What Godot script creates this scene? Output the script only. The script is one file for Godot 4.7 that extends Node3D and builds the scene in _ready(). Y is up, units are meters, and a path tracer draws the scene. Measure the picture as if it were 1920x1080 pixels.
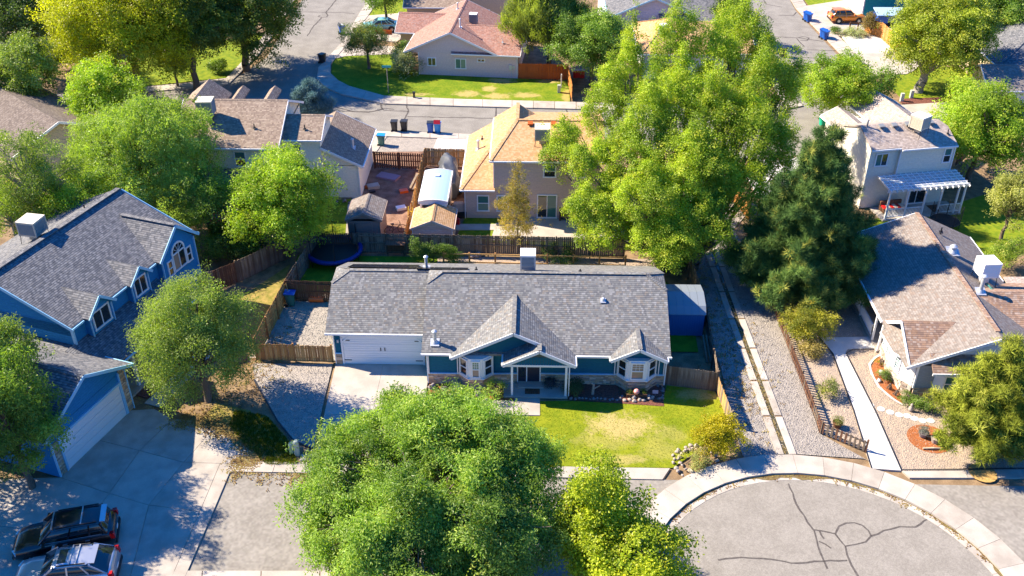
extends Node3D
# A suburban cul-de-sac seen from about 37 m up. Metres, y up, the main house faces +z.

var rng := RandomNumberGenerator.new()
var M := {}
var used := {}
var shifted := {}
var clusters := {}


func _ready() -> void:
	rng.seed = 7
	var cam := Camera3D.new()
	cam.name = "camera"
	cam.position = Vector3(0, 37.35, 0)
	cam.rotation_degrees = Vector3(-33.0, 1.37, 0)
	cam.fov = 33.19
	cam.near = 0.5
	cam.far = 900.0
	add_child(cam)
	var env := Environment.new()
	var sky_mat := ProceduralSkyMaterial.new()
	sky_mat.sky_top_color = Color(0.06, 0.34, 0.66)
	sky_mat.sky_horizon_color = Color(0.34, 0.62, 0.84)
	sky_mat.sky_curve = 0.12
	sky_mat.ground_bottom_color = Color(0.16, 0.17, 0.12)
	sky_mat.ground_horizon_color = Color(0.34, 0.62, 0.84)
	var sky := Sky.new()
	sky.sky_material = sky_mat
	env.background_mode = Environment.BG_SKY
	env.sky = sky
	env.background_energy_multiplier = 0.9
	env.tonemap_mode = Environment.TONE_MAPPER_LINEAR
	env.tonemap_exposure = 2.85
	env.sdfgi_enabled = true
	env.ssao_enabled = true
	env.ssil_enabled = true
	var we := WorldEnvironment.new()
	we.name = "world_environment"
	we.environment = env
	add_child(we)
	var sun := DirectionalLight3D.new()
	sun.name = "sun"
	sun.light_energy = 1.6
	sun.light_color = Color(1.0, 0.94, 0.85)
	sun.light_angular_distance = 0.5
	sun.shadow_enabled = true
	sun.directional_shadow_max_distance = 300.0
	add_child(sun)
	sun.look_at_from_position(Vector3.ZERO, Vector3(1.18, -1.0, 0.4), Vector3.UP)

	materials()
	ground()
	main_house()
	blue_house()
	brown_roof_house()
	back_houses()
	far_houses()
	fences()
	yard_things()
	vehicles()
	trees()
	shrubs()


# ---------------------------------------------------------------- helpers

func numbered(n: String) -> String:
	if not used.has(n):
		used[n] = 0
		return n
	used[n] += 1
	return "%s_%03d" % [n, used[n]]


func tag(o: Node, label: String, category: String, group := "") -> Node:
	o.set_meta("label", label)
	if category:
		o.set_meta("category", category)
	if group:
		o.set_meta("group", group)
	return o


func thing(n: String, label: String, category: String, at := Vector3.ZERO, turn := 0.0, group := "") -> Node3D:
	var o := Node3D.new()
	o.name = numbered(n)
	add_child(o)
	o.position = at
	o.rotation_degrees.y = turn
	tag(o, label, category, group)
	return o


func S() -> SurfaceTool:
	var st := SurfaceTool.new()
	st.begin(Mesh.PRIMITIVE_TRIANGLES)
	return st


func inst(n: String, mesh: Mesh, mat: Material, parent: Node3D = null) -> MeshInstance3D:
	var o := MeshInstance3D.new()
	o.mesh = mesh
	if mat:
		o.material_override = mat
	if parent:
		o.name = n
		parent.add_child(o, true)
		if shifted.has(parent):
			o.position = shifted[parent]
	else:
		o.name = numbered(n)
		add_child(o)
	return o


func put(n: String, st: SurfaceTool, mat: Material, parent: Node3D = null, kind := "") -> MeshInstance3D:
	var mesh := st.commit()
	if mat:
		mesh.surface_set_material(0, mat)
	var o := inst(n, mesh, null, parent)
	if kind:
		o.set_meta("kind", kind)
	return o


# a thing whose parts are given in world coordinates
func wthing(n: String, label: String, category: String, at: Vector3, group := "") -> Node3D:
	var o := thing(n, label, category, at, 0.0, group)
	shifted[o] = -at
	return o


func uv_axes(n: Vector3) -> Array:
	var h := Vector3.UP.cross(n)
	h = Vector3.RIGHT if h.length() < 0.01 else h.normalized()
	return [h, n.cross(h)]


func tri(st: SurfaceTool, a: Vector3, b: Vector3, c: Vector3, n: Vector3, ax: Array) -> void:
	if (b - a).cross(c - a).dot(n) > 0.0:
		var t := b
		b = c
		c = t
	for p: Vector3 in [a, b, c]:
		st.set_normal(n)
		st.set_uv(Vector2(p.dot(ax[0]), -p.dot(ax[1])))
		st.add_vertex(p)


func newell(pts: Array) -> Vector3:
	var n := Vector3.ZERO
	for i in pts.size():
		var a: Vector3 = pts[i]
		var b: Vector3 = pts[(i + 1) % pts.size()]
		n += Vector3((a.y - b.y) * (a.z + b.z), (a.z - b.z) * (a.x + b.x), (a.x - b.x) * (a.y + b.y))
	return n.normalized()


func face(st: SurfaceTool, pts: Array, want := Vector3.ZERO) -> void:
	var n := newell(pts)
	if want != Vector3.ZERO and n.dot(want) < 0.0:
		n = -n
	var ax := uv_axes(n)
	if pts.size() <= 4:
		for i in range(1, pts.size() - 1):
			tri(st, pts[0], pts[i], pts[i + 1], n, ax)
		return
	var flat := PackedVector2Array()
	for p: Vector3 in pts:
		flat.append(Vector2(p.dot(ax[0]), p.dot(ax[1])))
	var idx := Geometry2D.triangulate_polygon(flat)
	for i in range(0, idx.size(), 3):
		tri(st, pts[idx[i]], pts[idx[i + 1]], pts[idx[i + 2]], n, ax)


# a plate: the polygon is its outer face, by is the way its thickness goes
func slab(st: SurfaceTool, pts: Array, by: Vector3) -> void:
	face(st, pts, -by)
	var low := []
	var mid := Vector3.ZERO
	for p: Vector3 in pts:
		low.append(p + by)
		mid += p / pts.size()
	face(st, low, by)
	var n := newell(pts)
	if n.dot(by) > 0.0:
		n = -n
	for i in pts.size():
		var a: Vector3 = pts[i]
		var b: Vector3 = pts[(i + 1) % pts.size()]
		var side := (b - a).cross(by)
		if newell(pts).dot(by) > 0.0:
			side = -side
		face(st, [a, b, b + by, a + by], side)


func sheet(pts: Array, y: float, thick := 0.0) -> SurfaceTool:
	var st := S()
	var p3 := []
	for p: Vector2 in pts:
		p3.append(Vector3(p.x, y, p.y))
	if thick > 0.0:
		slab(st, p3, Vector3(0, -thick, 0))
	else:
		face(st, p3, Vector3.UP)
	return st


func bx(st: SurfaceTool, c: Vector3, s: Vector3, b := Basis.IDENTITY) -> void:
	var x := b.x * s.x * 0.5
	var y := b.y * s.y * 0.5
	var z := b.z * s.z * 0.5
	for k in [[x, y, z], [y, z, x], [z, x, y]]:
		for sg in [-1.0, 1.0]:
			var f: Vector3 = k[0] * sg
			face(st, [c + f - k[1] - k[2], c + f + k[1] - k[2], c + f + k[1] + k[2], c + f - k[1] + k[2]], f)


func box2(st: SurfaceTool, a: Vector3, b: Vector3) -> void:
	bx(st, (a + b) * 0.5, (b - a).abs())


func beam(st: SurfaceTool, a: Vector3, b: Vector3, w: float, t: float, up := Vector3.UP) -> void:
	var d := (b - a).normalized()
	var s := d.cross(up)
	s = d.cross(Vector3.RIGHT).normalized() if s.length() < 0.01 else s.normalized()
	bx(st, (a + b) * 0.5, Vector3(w, t, a.distance_to(b)), Basis(s, s.cross(d).normalized() * -1.0, d))


func cyl(st: SurfaceTool, a: Vector3, b: Vector3, r0: float, r1: float, n := 8, caps := true) -> void:
	var d := (b - a).normalized()
	var s := d.cross(Vector3.UP)
	s = Vector3.RIGHT if s.length() < 0.05 else s.normalized()
	var t := s.cross(d)
	var ring := []
	for i in n + 1:
		var an := TAU * i / n
		ring.append(s * cos(an) + t * sin(an))
	for i in n:
		var u: Vector3 = ring[i]
		var v: Vector3 = ring[i + 1]
		var q := [a + u * r0, a + v * r0, b + v * r1, b + u * r1]
		var slope := d * ((r0 - r1) / maxf(a.distance_to(b), 0.0001))
		var nn := [(u + slope).normalized(), (v + slope).normalized(), (v + slope).normalized(), (u + slope).normalized()]
		var order := [0, 1, 2, 0, 2, 3]
		if (q[1] - q[0]).cross(q[2] - q[0]).dot(u + v) > 0.0:
			order = [0, 2, 1, 0, 3, 2]
		for k in order:
			st.set_normal(nn[k])
			st.set_uv(Vector2((i + (1.0 if k == 1 or k == 2 else 0.0)) / n * TAU * r0, 0.0 if k < 2 else a.distance_to(b)))
			st.add_vertex(q[k])
	if caps:
		var top := []
		var bot := []
		for i in n:
			top.append(b + ring[i] * r1)
			bot.append(a + ring[i] * r0)
		if r1 > 0.001:
			fan(st, top, d)
		if r0 > 0.001:
			fan(st, bot, -d)


func fan(st: SurfaceTool, pts: Array, n: Vector3) -> void:
	var ax := uv_axes(n)
	for i in range(1, pts.size() - 1):
		tri(st, pts[0], pts[i], pts[i + 1], n, ax)


func lathe(st: SurfaceTool, c: Vector3, prof: Array, n := 12) -> void:
	for i in prof.size() - 1:
		var p: Vector2 = prof[i]
		var q: Vector2 = prof[i + 1]
		if absf(p.y - q.y) < 0.0005:
			for k in n:
				var a0 := TAU * k / n
				var a1 := TAU * (k + 1) / n
				face(st, [c + Vector3(cos(a0) * p.x, p.y, sin(a0) * p.x), c + Vector3(cos(a1) * p.x, p.y, sin(a1) * p.x), c + Vector3(cos(a1) * q.x, q.y, sin(a1) * q.x), c + Vector3(cos(a0) * q.x, q.y, sin(a0) * q.x)], Vector3(0, p.x - q.x, 0))
		else:
			cyl(st, c + Vector3(0, p.y, 0), c + Vector3(0, q.y, 0), p.x, q.x, n, false)


# closed rings joined into a smooth skin
func loft(st: SurfaceTool, rings: Array, cap0 := true, cap1 := true) -> void:
	st.set_smooth_group(0)
	var mid := []
	for r: Array in rings:
		var m := Vector3.ZERO
		for p: Vector3 in r:
			m += p / r.size()
		mid.append(m)
	for i in rings.size() - 1:
		var a: Array = rings[i]
		var b: Array = rings[i + 1]
		var c: Vector3 = (mid[i] + mid[i + 1]) * 0.5
		for k in a.size():
			var j := (k + 1) % a.size()
			for t in [[a[k], a[j], b[j]], [a[k], b[j], b[k]]]:
				raw(st, t[0], t[1], t[2], (t[0] + t[1] + t[2]) / 3.0 - c)
	st.set_smooth_group(1)
	for e in [0, rings.size() - 1]:
		if (e == 0 and cap0) or (e > 0 and cap1):
			var r: Array = rings[e]
			var out: Vector3 = mid[e] - mid[1 if e == 0 else e - 1]
			for k in r.size():
				raw(st, mid[e], r[k], r[(k + 1) % r.size()], out)
	st.generate_normals()


func raw(st: SurfaceTool, a: Vector3, b: Vector3, c: Vector3, out: Vector3) -> void:
	if (b - a).cross(c - a).dot(out) > 0.0:
		var t := b
		b = c
		c = t
	for p: Vector3 in [a, b, c]:
		st.set_uv(Vector2(p.x + p.z, p.y))
		st.add_vertex(p)


func rock(size: Vector3, sd: int) -> ArrayMesh:
	var st := S()
	var no := FastNoiseLite.new()
	no.seed = sd
	no.frequency = 0.9
	var rings := []
	var n := 8
	for i in 5:
		var la := -PI / 2 + PI * (i + 0.5) / 5.0
		var ring := []
		for k in n:
			var an := TAU * (k + 0.5 * (i % 2)) / n
			var d := Vector3(cos(an) * cos(la), sin(la), sin(an) * cos(la))
			d *= 0.78 + 0.5 * no.get_noise_3dv(d * 1.4) + 0.1 * rng.randf()
			ring.append(d * size * 0.5 + Vector3(0, size.y * 0.3, 0))
		rings.append(ring)
	loft(st, rings)
	return st.commit()


# ---------------------------------------------------------------- materials

func lin(r: float, g: float, b: float) -> Color:
	return Color(r, g, b).linear_to_srgb()


func mat(c: Color, rough := 0.8, metal := 0.0) -> StandardMaterial3D:
	var m := StandardMaterial3D.new()
	m.albedo_color = c
	m.roughness = rough
	m.metallic = metal
	return m


func noise(sd: int, freq: float, oct := 4) -> FastNoiseLite:
	var no := FastNoiseLite.new()
	no.seed = sd
	no.frequency = freq
	no.noise_type = FastNoiseLite.TYPE_SIMPLEX_SMOOTH
	no.fractal_octaves = oct
	return no


# a tiling texture that mixes base colours with coarse blotches and fine grain; colours are linear
func grain(c0: Color, c1: Color, c2: Color, sd: int, coarse: float, amp: float, size := 512, speck := 0.0, bias := 0.0) -> ImageTexture:
	var co := noise(sd, coarse / size * 1.0, 4).get_seamless_image(size, size)
	var fi := noise(sd + 5, 0.11, 2).get_seamless_image(size, size)
	var a := co.get_data()
	var b := fi.get_data()
	var out := PackedByteArray()
	out.resize(size * size * 3)
	var r := RandomNumberGenerator.new()
	r.seed = sd
	for i in size * size:
		var t := clampf((a[i] / 255.0 - 0.5) * 1.6 + 0.5 + bias, 0.0, 1.0)
		var g := 1.0 + (b[i] / 255.0 - 0.5) * amp + (r.randf() - 0.5) * amp
		var c := c0.lerp(c1, t)
		if speck > 0.0 and r.randf() < speck:
			c = c2
		c = (c * g).linear_to_srgb()
		out[i * 3] = clampi(int(c.r * 255.0), 0, 255)
		out[i * 3 + 1] = clampi(int(c.g * 255.0), 0, 255)
		out[i * 3 + 2] = clampi(int(c.b * 255.0), 0, 255)
	return ImageTexture.create_from_image(Image.create_from_data(size, size, false, Image.FORMAT_RGB8, out))


func tex_mat(t: Texture2D, tile: float, rough := 0.9) -> StandardMaterial3D:
	var m := StandardMaterial3D.new()
	m.albedo_texture = t
	m.uv1_scale = Vector3(1.0 / tile, 1.0 / tile, 1)
	m.roughness = rough
	m.metallic_specular = 0.25
	return m


func gravel_bump(m: StandardMaterial3D, sd: int, depth: float) -> StandardMaterial3D:
	var no := FastNoiseLite.new()
	no.seed = sd
	no.noise_type = FastNoiseLite.TYPE_CELLULAR
	no.frequency = 0.07
	var im := no.get_seamless_image(512, 512)
	im.convert(Image.FORMAT_L8)
	m.heightmap_enabled = true
	m.heightmap_texture = ImageTexture.create_from_image(im)
	m.heightmap_scale = depth
	return m


# asphalt shingles: 0.143 m courses of tabs that differ in shade; palette colours are linear
func shingles(pal: Array, sd: int, spread := 0.16, row_shade := 0.72) -> StandardMaterial3D:
	var w := 512
	var r := RandomNumberGenerator.new()
	r.seed = sd
	var tabs := []
	for row in 32:
		var line := []
		var x := 0
		var shade := []
		shade.resize(w)
		while x < w:
			var n := r.randi_range(9, 24)
			var c: Color = pal[r.randi() % pal.size()]
			c = c * (1.0 + r.randf_range(-spread, spread))
			for k in mini(n, w - x):
				shade[x + k] = c * (0.86 if k == 0 else 1.0)
			x += n
		tabs.append(shade)
	var out := PackedByteArray()
	out.resize(w * w * 3)
	var hi := PackedByteArray()
	hi.resize(w * w)
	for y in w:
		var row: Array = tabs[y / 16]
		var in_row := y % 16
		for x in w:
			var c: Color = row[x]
			c = (c * (1.0 + r.randf_range(-0.13, 0.13)) * (row_shade if in_row >= 13 else 1.0)).linear_to_srgb()  # shade line under each course painted in as a darker strip
			var i := y * w + x
			out[i * 3] = clampi(int(c.r * 255.0), 0, 255)
			out[i * 3 + 1] = clampi(int(c.g * 255.0), 0, 255)
			out[i * 3 + 2] = clampi(int(c.b * 255.0), 0, 255)
			hi[i] = 60 + in_row * 11 + r.randi_range(0, 12)
	var m := StandardMaterial3D.new()
	m.albedo_texture = ImageTexture.create_from_image(Image.create_from_data(w, w, false, Image.FORMAT_RGB8, out))
	m.heightmap_enabled = true
	m.heightmap_texture = ImageTexture.create_from_image(Image.create_from_data(w, w, false, Image.FORMAT_L8, hi))
	m.heightmap_scale = 1.4
	m.uv1_scale = Vector3(1.0 / 4.57, 1.0 / 4.57, 1)
	m.roughness = 0.92
	m.metallic_specular = 0.3
	return m


# horizontal lap siding with 0.16 m boards
var lap_height: ImageTexture

func siding(c: Color, rough := 0.7) -> StandardMaterial3D:
	if lap_height == null:
		var w := 256
		var hi := PackedByteArray()
		hi.resize(w * w)
		for y in w:
			for x in w:
				hi[y * w + x] = 20 + (y % 32) * 7
		lap_height = ImageTexture.create_from_image(Image.create_from_data(w, w, false, Image.FORMAT_L8, hi))
	var m := StandardMaterial3D.new()
	m.albedo_texture = grain(c * 0.94, c * 1.05, c * 0.8, 40 + int(c.r * 900), 6.0, 0.05, 256)
	m.uv1_scale = Vector3(1.0 / 1.28, 1.0 / 1.28, 1)
	m.heightmap_enabled = true
	m.heightmap_texture = lap_height
	m.heightmap_scale = 1.8
	m.roughness = rough
	m.metallic_specular = 0.15
	return m


func wood(c0: Color, c1: Color, sd: int) -> StandardMaterial3D:
	var size := 256
	var no := noise(sd, 0.02, 4)
	var out := PackedByteArray()
	out.resize(size * size * 3)
	var r := RandomNumberGenerator.new()
	r.seed = sd
	for y in size:
		for x in size:
			var t := clampf(no.get_noise_2d(x * 3.0, y * 0.22) * 1.3 + 0.5, 0.0, 1.0)
			var c := (c0.lerp(c1, t) * r.randf_range(0.93, 1.07)).linear_to_srgb()
			var i := (y * size + x) * 3
			out[i] = clampi(int(c.r * 255.0), 0, 255)
			out[i + 1] = clampi(int(c.g * 255.0), 0, 255)
			out[i + 2] = clampi(int(c.b * 255.0), 0, 255)
	return tex_mat(ImageTexture.create_from_image(Image.create_from_data(size, size, false, Image.FORMAT_RGB8, out)), 1.6, 0.85)


func leaf_mat(rough := 0.42) -> StandardMaterial3D:
	var m := StandardMaterial3D.new()
	m.vertex_color_use_as_albedo = true
	m.roughness = rough
	m.metallic_specular = 0.4
	m.backlight_enabled = true
	m.backlight = Color(0.95, 1.0, 0.5)
	m.cull_mode = BaseMaterial3D.CULL_DISABLED
	return m


func materials() -> void:
	var C := func(r: float, g: float, b: float) -> Color: return Color(r, g, b)
	M.asphalt = tex_mat(grain(C.call(0.215, 0.2, 0.174), C.call(0.262, 0.245, 0.214), C.call(0.1, 0.092, 0.084), 3, 3.0, 0.3, 512, 0.07), 7.0)
	M.concrete = tex_mat(grain(C.call(0.36, 0.32, 0.272), C.call(0.44, 0.395, 0.337), C.call(0.27, 0.24, 0.2), 4, 4.0, 0.09, 512, 0.01), 6.0)
	M.concrete_b = tex_mat(grain(C.call(0.32, 0.285, 0.24), C.call(0.405, 0.365, 0.31), C.call(0.27, 0.24, 0.2), 16, 5.0, 0.08, 512, 0.015), 6.0)
	M.concrete_c = tex_mat(grain(C.call(0.39, 0.35, 0.3), C.call(0.47, 0.425, 0.365), C.call(0.33, 0.3, 0.25), 17, 4.0, 0.07, 512, 0.01), 6.0)
	M.pale_concrete = tex_mat(grain(C.call(0.49, 0.475, 0.44), C.call(0.55, 0.53, 0.5), C.call(0.4, 0.4, 0.38), 14, 6.0, 0.06, 256, 0.01), 5.0)
	M.seal = tex_mat(grain(C.call(0.075, 0.066, 0.06), C.call(0.115, 0.103, 0.094), C.call(0.12, 0.115, 0.11), 33, 8.0, 0.2, 256, 0.03), 2.0)
	M.lawn = tex_mat(grain(C.call(0.10, 0.165, 0.008), C.call(0.20, 0.24, 0.012), C.call(0.3, 0.26, 0.07), 5, 9.0, 0.34, 512, 0.03), 6.0)
	M.lawn_deep = tex_mat(grain(C.call(0.085, 0.165, 0.012), C.call(0.16, 0.235, 0.015), C.call(0.26, 0.25, 0.06), 6, 7.0, 0.34, 512, 0.02), 6.0)
	M.dry_lawn = tex_mat(grain(C.call(0.32, 0.235, 0.07), C.call(0.17, 0.16, 0.03), C.call(0.4, 0.3, 0.12), 7, 9.0, 0.35, 512, 0.05), 5.0)
	M.dirt = tex_mat(grain(C.call(0.17, 0.115, 0.065), C.call(0.27, 0.185, 0.105), C.call(0.34, 0.27, 0.18), 8, 6.0, 0.35, 512, 0.03), 6.0)
	M.red_dirt = tex_mat(grain(C.call(0.17, 0.092, 0.06), C.call(0.28, 0.17, 0.115), C.call(0.4, 0.32, 0.25), 9, 6.0, 0.35, 512, 0.03), 6.0)
	M.gravel = gravel_bump(tex_mat(grain(C.call(0.27, 0.245, 0.215), C.call(0.35, 0.315, 0.275), C.call(0.14, 0.13, 0.125), 10, 5.0, 0.75, 512, 0.12), 3.2), 1, 5.0)
	M.pale_gravel = gravel_bump(tex_mat(grain(C.call(0.3, 0.27, 0.235), C.call(0.38, 0.335, 0.285), C.call(0.16, 0.145, 0.135), 11, 5.0, 0.6, 512, 0.1), 3.2), 2, 4.0)
	M.tan_gravel = gravel_bump(tex_mat(grain(C.call(0.42, 0.33, 0.24), C.call(0.34, 0.27, 0.21), C.call(0.2, 0.17, 0.15), 12, 5.0, 0.6, 512, 0.1), 3.2), 3, 4.0)
	M.mulch = gravel_bump(tex_mat(grain(C.call(0.33, 0.105, 0.035), C.call(0.46, 0.18, 0.07), C.call(0.16, 0.06, 0.03), 13, 9.0, 0.7, 256, 0.14), 1.6), 4, 4.0)
	M.dark_mulch = gravel_bump(tex_mat(grain(C.call(0.15, 0.06, 0.045), C.call(0.24, 0.10, 0.075), C.call(0.08, 0.04, 0.03), 15, 9.0, 0.7, 256, 0.14), 1.6), 5, 4.0)
	M.straw = tex_mat(grain(C.call(0.5, 0.33, 0.12), C.call(0.4, 0.25, 0.08), C.call(0.3, 0.18, 0.06), 18, 9.0, 0.4, 256, 0.1), 1.5)
	M.wet = mat(lin(0.06, 0.055, 0.03), 0.25)
	M.silt = tex_mat(grain(C.call(0.2, 0.15, 0.06), C.call(0.13, 0.1, 0.05), C.call(0.07, 0.06, 0.03), 61, 8.0, 0.4, 256, 0.05), 1.5)
	# roofs
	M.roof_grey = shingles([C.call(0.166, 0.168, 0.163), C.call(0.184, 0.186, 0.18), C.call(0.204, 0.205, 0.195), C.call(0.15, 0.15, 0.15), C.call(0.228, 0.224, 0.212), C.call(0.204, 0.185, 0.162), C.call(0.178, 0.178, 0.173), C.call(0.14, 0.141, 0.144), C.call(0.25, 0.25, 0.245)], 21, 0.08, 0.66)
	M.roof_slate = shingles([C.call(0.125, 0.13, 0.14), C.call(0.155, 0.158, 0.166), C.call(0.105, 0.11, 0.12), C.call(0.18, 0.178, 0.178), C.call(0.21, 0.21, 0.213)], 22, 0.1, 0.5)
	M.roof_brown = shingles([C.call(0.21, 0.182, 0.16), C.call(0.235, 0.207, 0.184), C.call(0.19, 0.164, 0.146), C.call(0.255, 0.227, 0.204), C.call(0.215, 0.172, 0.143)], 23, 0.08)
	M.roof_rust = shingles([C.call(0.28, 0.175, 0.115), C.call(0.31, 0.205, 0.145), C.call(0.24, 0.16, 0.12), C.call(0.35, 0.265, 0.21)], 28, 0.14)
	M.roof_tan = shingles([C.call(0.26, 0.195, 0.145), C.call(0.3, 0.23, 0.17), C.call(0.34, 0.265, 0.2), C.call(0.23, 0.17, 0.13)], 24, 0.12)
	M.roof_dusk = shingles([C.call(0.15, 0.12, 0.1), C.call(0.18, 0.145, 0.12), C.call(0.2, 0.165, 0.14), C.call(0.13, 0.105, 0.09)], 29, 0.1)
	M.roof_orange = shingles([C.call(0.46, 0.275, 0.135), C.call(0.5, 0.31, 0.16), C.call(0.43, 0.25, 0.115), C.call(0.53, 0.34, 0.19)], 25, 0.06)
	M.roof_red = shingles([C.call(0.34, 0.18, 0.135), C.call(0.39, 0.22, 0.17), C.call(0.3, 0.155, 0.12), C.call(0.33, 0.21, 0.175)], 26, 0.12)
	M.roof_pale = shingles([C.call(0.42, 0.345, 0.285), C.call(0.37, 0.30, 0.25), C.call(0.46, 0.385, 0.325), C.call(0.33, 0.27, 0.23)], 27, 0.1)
	# walls
	M.wall_teal = siding(C.call(0.02, 0.13, 0.19))
	M.wall_blue = siding(C.call(0.03, 0.215, 0.44))
	M.wall_white = siding(C.call(0.72, 0.71, 0.68))
	M.wall_grey = siding(C.call(0.28, 0.31, 0.33))
	M.wall_cream = siding(C.call(0.84, 0.79, 0.64))
	M.wall_pink = siding(C.call(0.66, 0.52, 0.47))
	M.wall_mauve = siding(C.call(0.58, 0.44, 0.36))
	M.wall_tan = siding(C.call(0.55, 0.44, 0.3))
	M.wall_sage = siding(C.call(0.72, 0.69, 0.56))
	M.wall_sky = siding(C.call(0.42, 0.46, 0.58))
	M.wall_green = siding(C.call(0.03, 0.3, 0.3))
	M.white = mat(lin(0.76, 0.76, 0.75), 0.5)
	M.cream = mat(lin(0.62, 0.56, 0.44), 0.6)
	M.blue_trim = mat(lin(0.3, 0.58, 0.76), 0.5)
	M.dark_teal = mat(lin(0.02, 0.055, 0.075), 0.5)
	M.door_navy = mat(lin(0.012, 0.022, 0.045), 0.4)
	M.black = mat(lin(0.015, 0.015, 0.017), 0.5)
	M.iron = mat(lin(0.03, 0.03, 0.03), 0.6)
	M.steel = mat(lin(0.55, 0.56, 0.57), 0.35, 0.8)
	M.zinc = mat(lin(0.5, 0.52, 0.54), 0.45, 0.4)
	M.beige_metal = mat(lin(0.5, 0.43, 0.33), 0.55)
	M.grey_metal = mat(lin(0.2, 0.21, 0.22), 0.5)
	M.glass = mat(lin(0.018, 0.026, 0.03), 0.06)
	M.glass.metallic_specular = 0.8
	M.glass_teal = mat(lin(0.05, 0.16, 0.15), 0.08)
	M.blind = mat(lin(0.30, 0.22, 0.17), 0.25)
	M.curtain = mat(lin(0.17, 0.27, 0.2), 0.2)
	M.solar = mat(lin(0.012, 0.012, 0.016), 0.25)
	M.stone = StandardMaterial3D.new()
	M.stone.vertex_color_use_as_albedo = true
	M.stone.roughness = 0.9
	M.rock = tex_mat(grain(C.call(0.30, 0.25, 0.21), C.call(0.42, 0.36, 0.31), C.call(0.2, 0.17, 0.15), 31, 6.0, 0.3, 256, 0.04), 1.0)
	M.rock_dark = tex_mat(grain(C.call(0.17, 0.15, 0.15), C.call(0.27, 0.24, 0.23), C.call(0.1, 0.1, 0.1), 32, 6.0, 0.3, 256, 0.04), 1.0)
	M.bark = tex_mat(grain(C.call(0.13, 0.095, 0.07), C.call(0.22, 0.17, 0.13), C.call(0.06, 0.045, 0.035), 34, 12.0, 0.5, 256, 0.08), 0.9)
	M.pale_bark = tex_mat(grain(C.call(0.26, 0.23, 0.19), C.call(0.38, 0.34, 0.29), C.call(0.12, 0.1, 0.08), 35, 12.0, 0.4, 256, 0.08), 0.9)
	# woods
	M.fence_new = [wood(C.call(0.5, 0.28, 0.1), C.call(0.36, 0.18, 0.065), 51), wood(C.call(0.58, 0.36, 0.15), C.call(0.42, 0.23, 0.085), 52), wood(C.call(0.4, 0.21, 0.085), C.call(0.3, 0.15, 0.06), 53)]
	M.fence_old = [wood(C.call(0.23, 0.18, 0.13), C.call(0.15, 0.115, 0.085), 54), wood(C.call(0.28, 0.23, 0.175), C.call(0.18, 0.14, 0.1), 55), wood(C.call(0.18, 0.13, 0.09), C.call(0.12, 0.085, 0.06), 56)]
	M.fence_brown = [wood(C.call(0.17, 0.085, 0.05), C.call(0.115, 0.055, 0.033), 57), wood(C.call(0.2, 0.105, 0.065), C.call(0.13, 0.066, 0.04), 58), wood(C.call(0.15, 0.075, 0.045), C.call(0.1, 0.05, 0.03), 59)]
	M.fence_red = [wood(C.call(0.46, 0.115, 0.03), C.call(0.38, 0.09, 0.022), 60), wood(C.call(0.43, 0.105, 0.028), C.call(0.35, 0.08, 0.02), 62)]
	M.fence_orange = [wood(C.call(0.52, 0.235, 0.07), C.call(0.4, 0.165, 0.045), 63), wood(C.call(0.46, 0.2, 0.055), C.call(0.37, 0.15, 0.04), 64)]
	M.leaf = leaf_mat()
	M.needle = leaf_mat(0.6)
	M.needle.metallic_specular = 0.2
	M.needle.backlight = Color(0.5, 0.55, 0.3)
	# vehicles
	M.tyre = mat(lin(0.012, 0.012, 0.012), 0.85)
	M.rim = mat(lin(0.5, 0.51, 0.52), 0.3, 0.9)
	M.lamp_red = mat(lin(0.45, 0.01, 0.012), 0.15)
	M.lamp_clear = mat(lin(0.7, 0.7, 0.68), 0.1)
	M.lamp_amber = mat(lin(0.7, 0.25, 0.02), 0.15)
	M.plastic_blue = mat(lin(0.012, 0.09, 0.4), 0.4)
	M.plastic_light_blue = mat(lin(0.02, 0.25, 0.62), 0.4)
	M.plastic_black = mat(lin(0.028, 0.028, 0.03), 0.45)
	M.plastic_green = mat(lin(0.0, 0.33, 0.2), 0.4)
	M.plastic_red = mat(lin(0.6, 0.02, 0.02), 0.35)
	M.plastic_orange = mat(lin(0.75, 0.13, 0.015), 0.4)
	M.plastic_pink = mat(lin(0.7, 0.01, 0.16), 0.35)


# ---------------------------------------------------------------- the ground

func area(n: String, pts: Array, y: float, m: Material, parent: Node3D = null, kind := "structure") -> MeshInstance3D:
	var o := put(n, sheet(pts, y), m, parent)
	if parent == null:
		o.set_meta("kind", kind)
	return o


func plate(n: String, pts: Array, y: float, m: Material, parent: Node3D = null, thick := 0.12) -> MeshInstance3D:
	var o := put(n, sheet(pts, y, thick), m, parent)
	if parent == null:
		o.set_meta("kind", "structure")
	return o


func ribbon(pts: Array, w: float, y: float) -> SurfaceTool:
	var st := S()
	var l := []
	var r := []
	for i in pts.size():
		var a: Vector2 = pts[maxi(i - 1, 0)]
		var b: Vector2 = pts[mini(i + 1, pts.size() - 1)]
		var s := (b - a).normalized().orthogonal() * w * 0.5 * rng.randf_range(0.75, 1.2)
		var p: Vector2 = pts[i]
		l.append(Vector3(p.x + s.x, y, p.y + s.y))
		r.append(Vector3(p.x - s.x, y, p.y - s.y))
	for i in pts.size() - 1:
		face(st, [l[i], l[i + 1], r[i + 1], r[i]], Vector3.UP)
	return st


func wiggle(pts: Array, amp := 0.05) -> Array:
	var out := []
	for i in pts.size() - 1:
		var a: Vector2 = pts[i]
		var b: Vector2 = pts[i + 1]
		var n := maxi(1, int(a.distance_to(b) / 0.35))
		for k in n:
			var p := a.lerp(b, float(k) / n)
			out.append(p if k == 0 else p + Vector2(rng.randf_range(-amp, amp), rng.randf_range(-amp, amp)))
	out.append(pts[-1])
	return out


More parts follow.
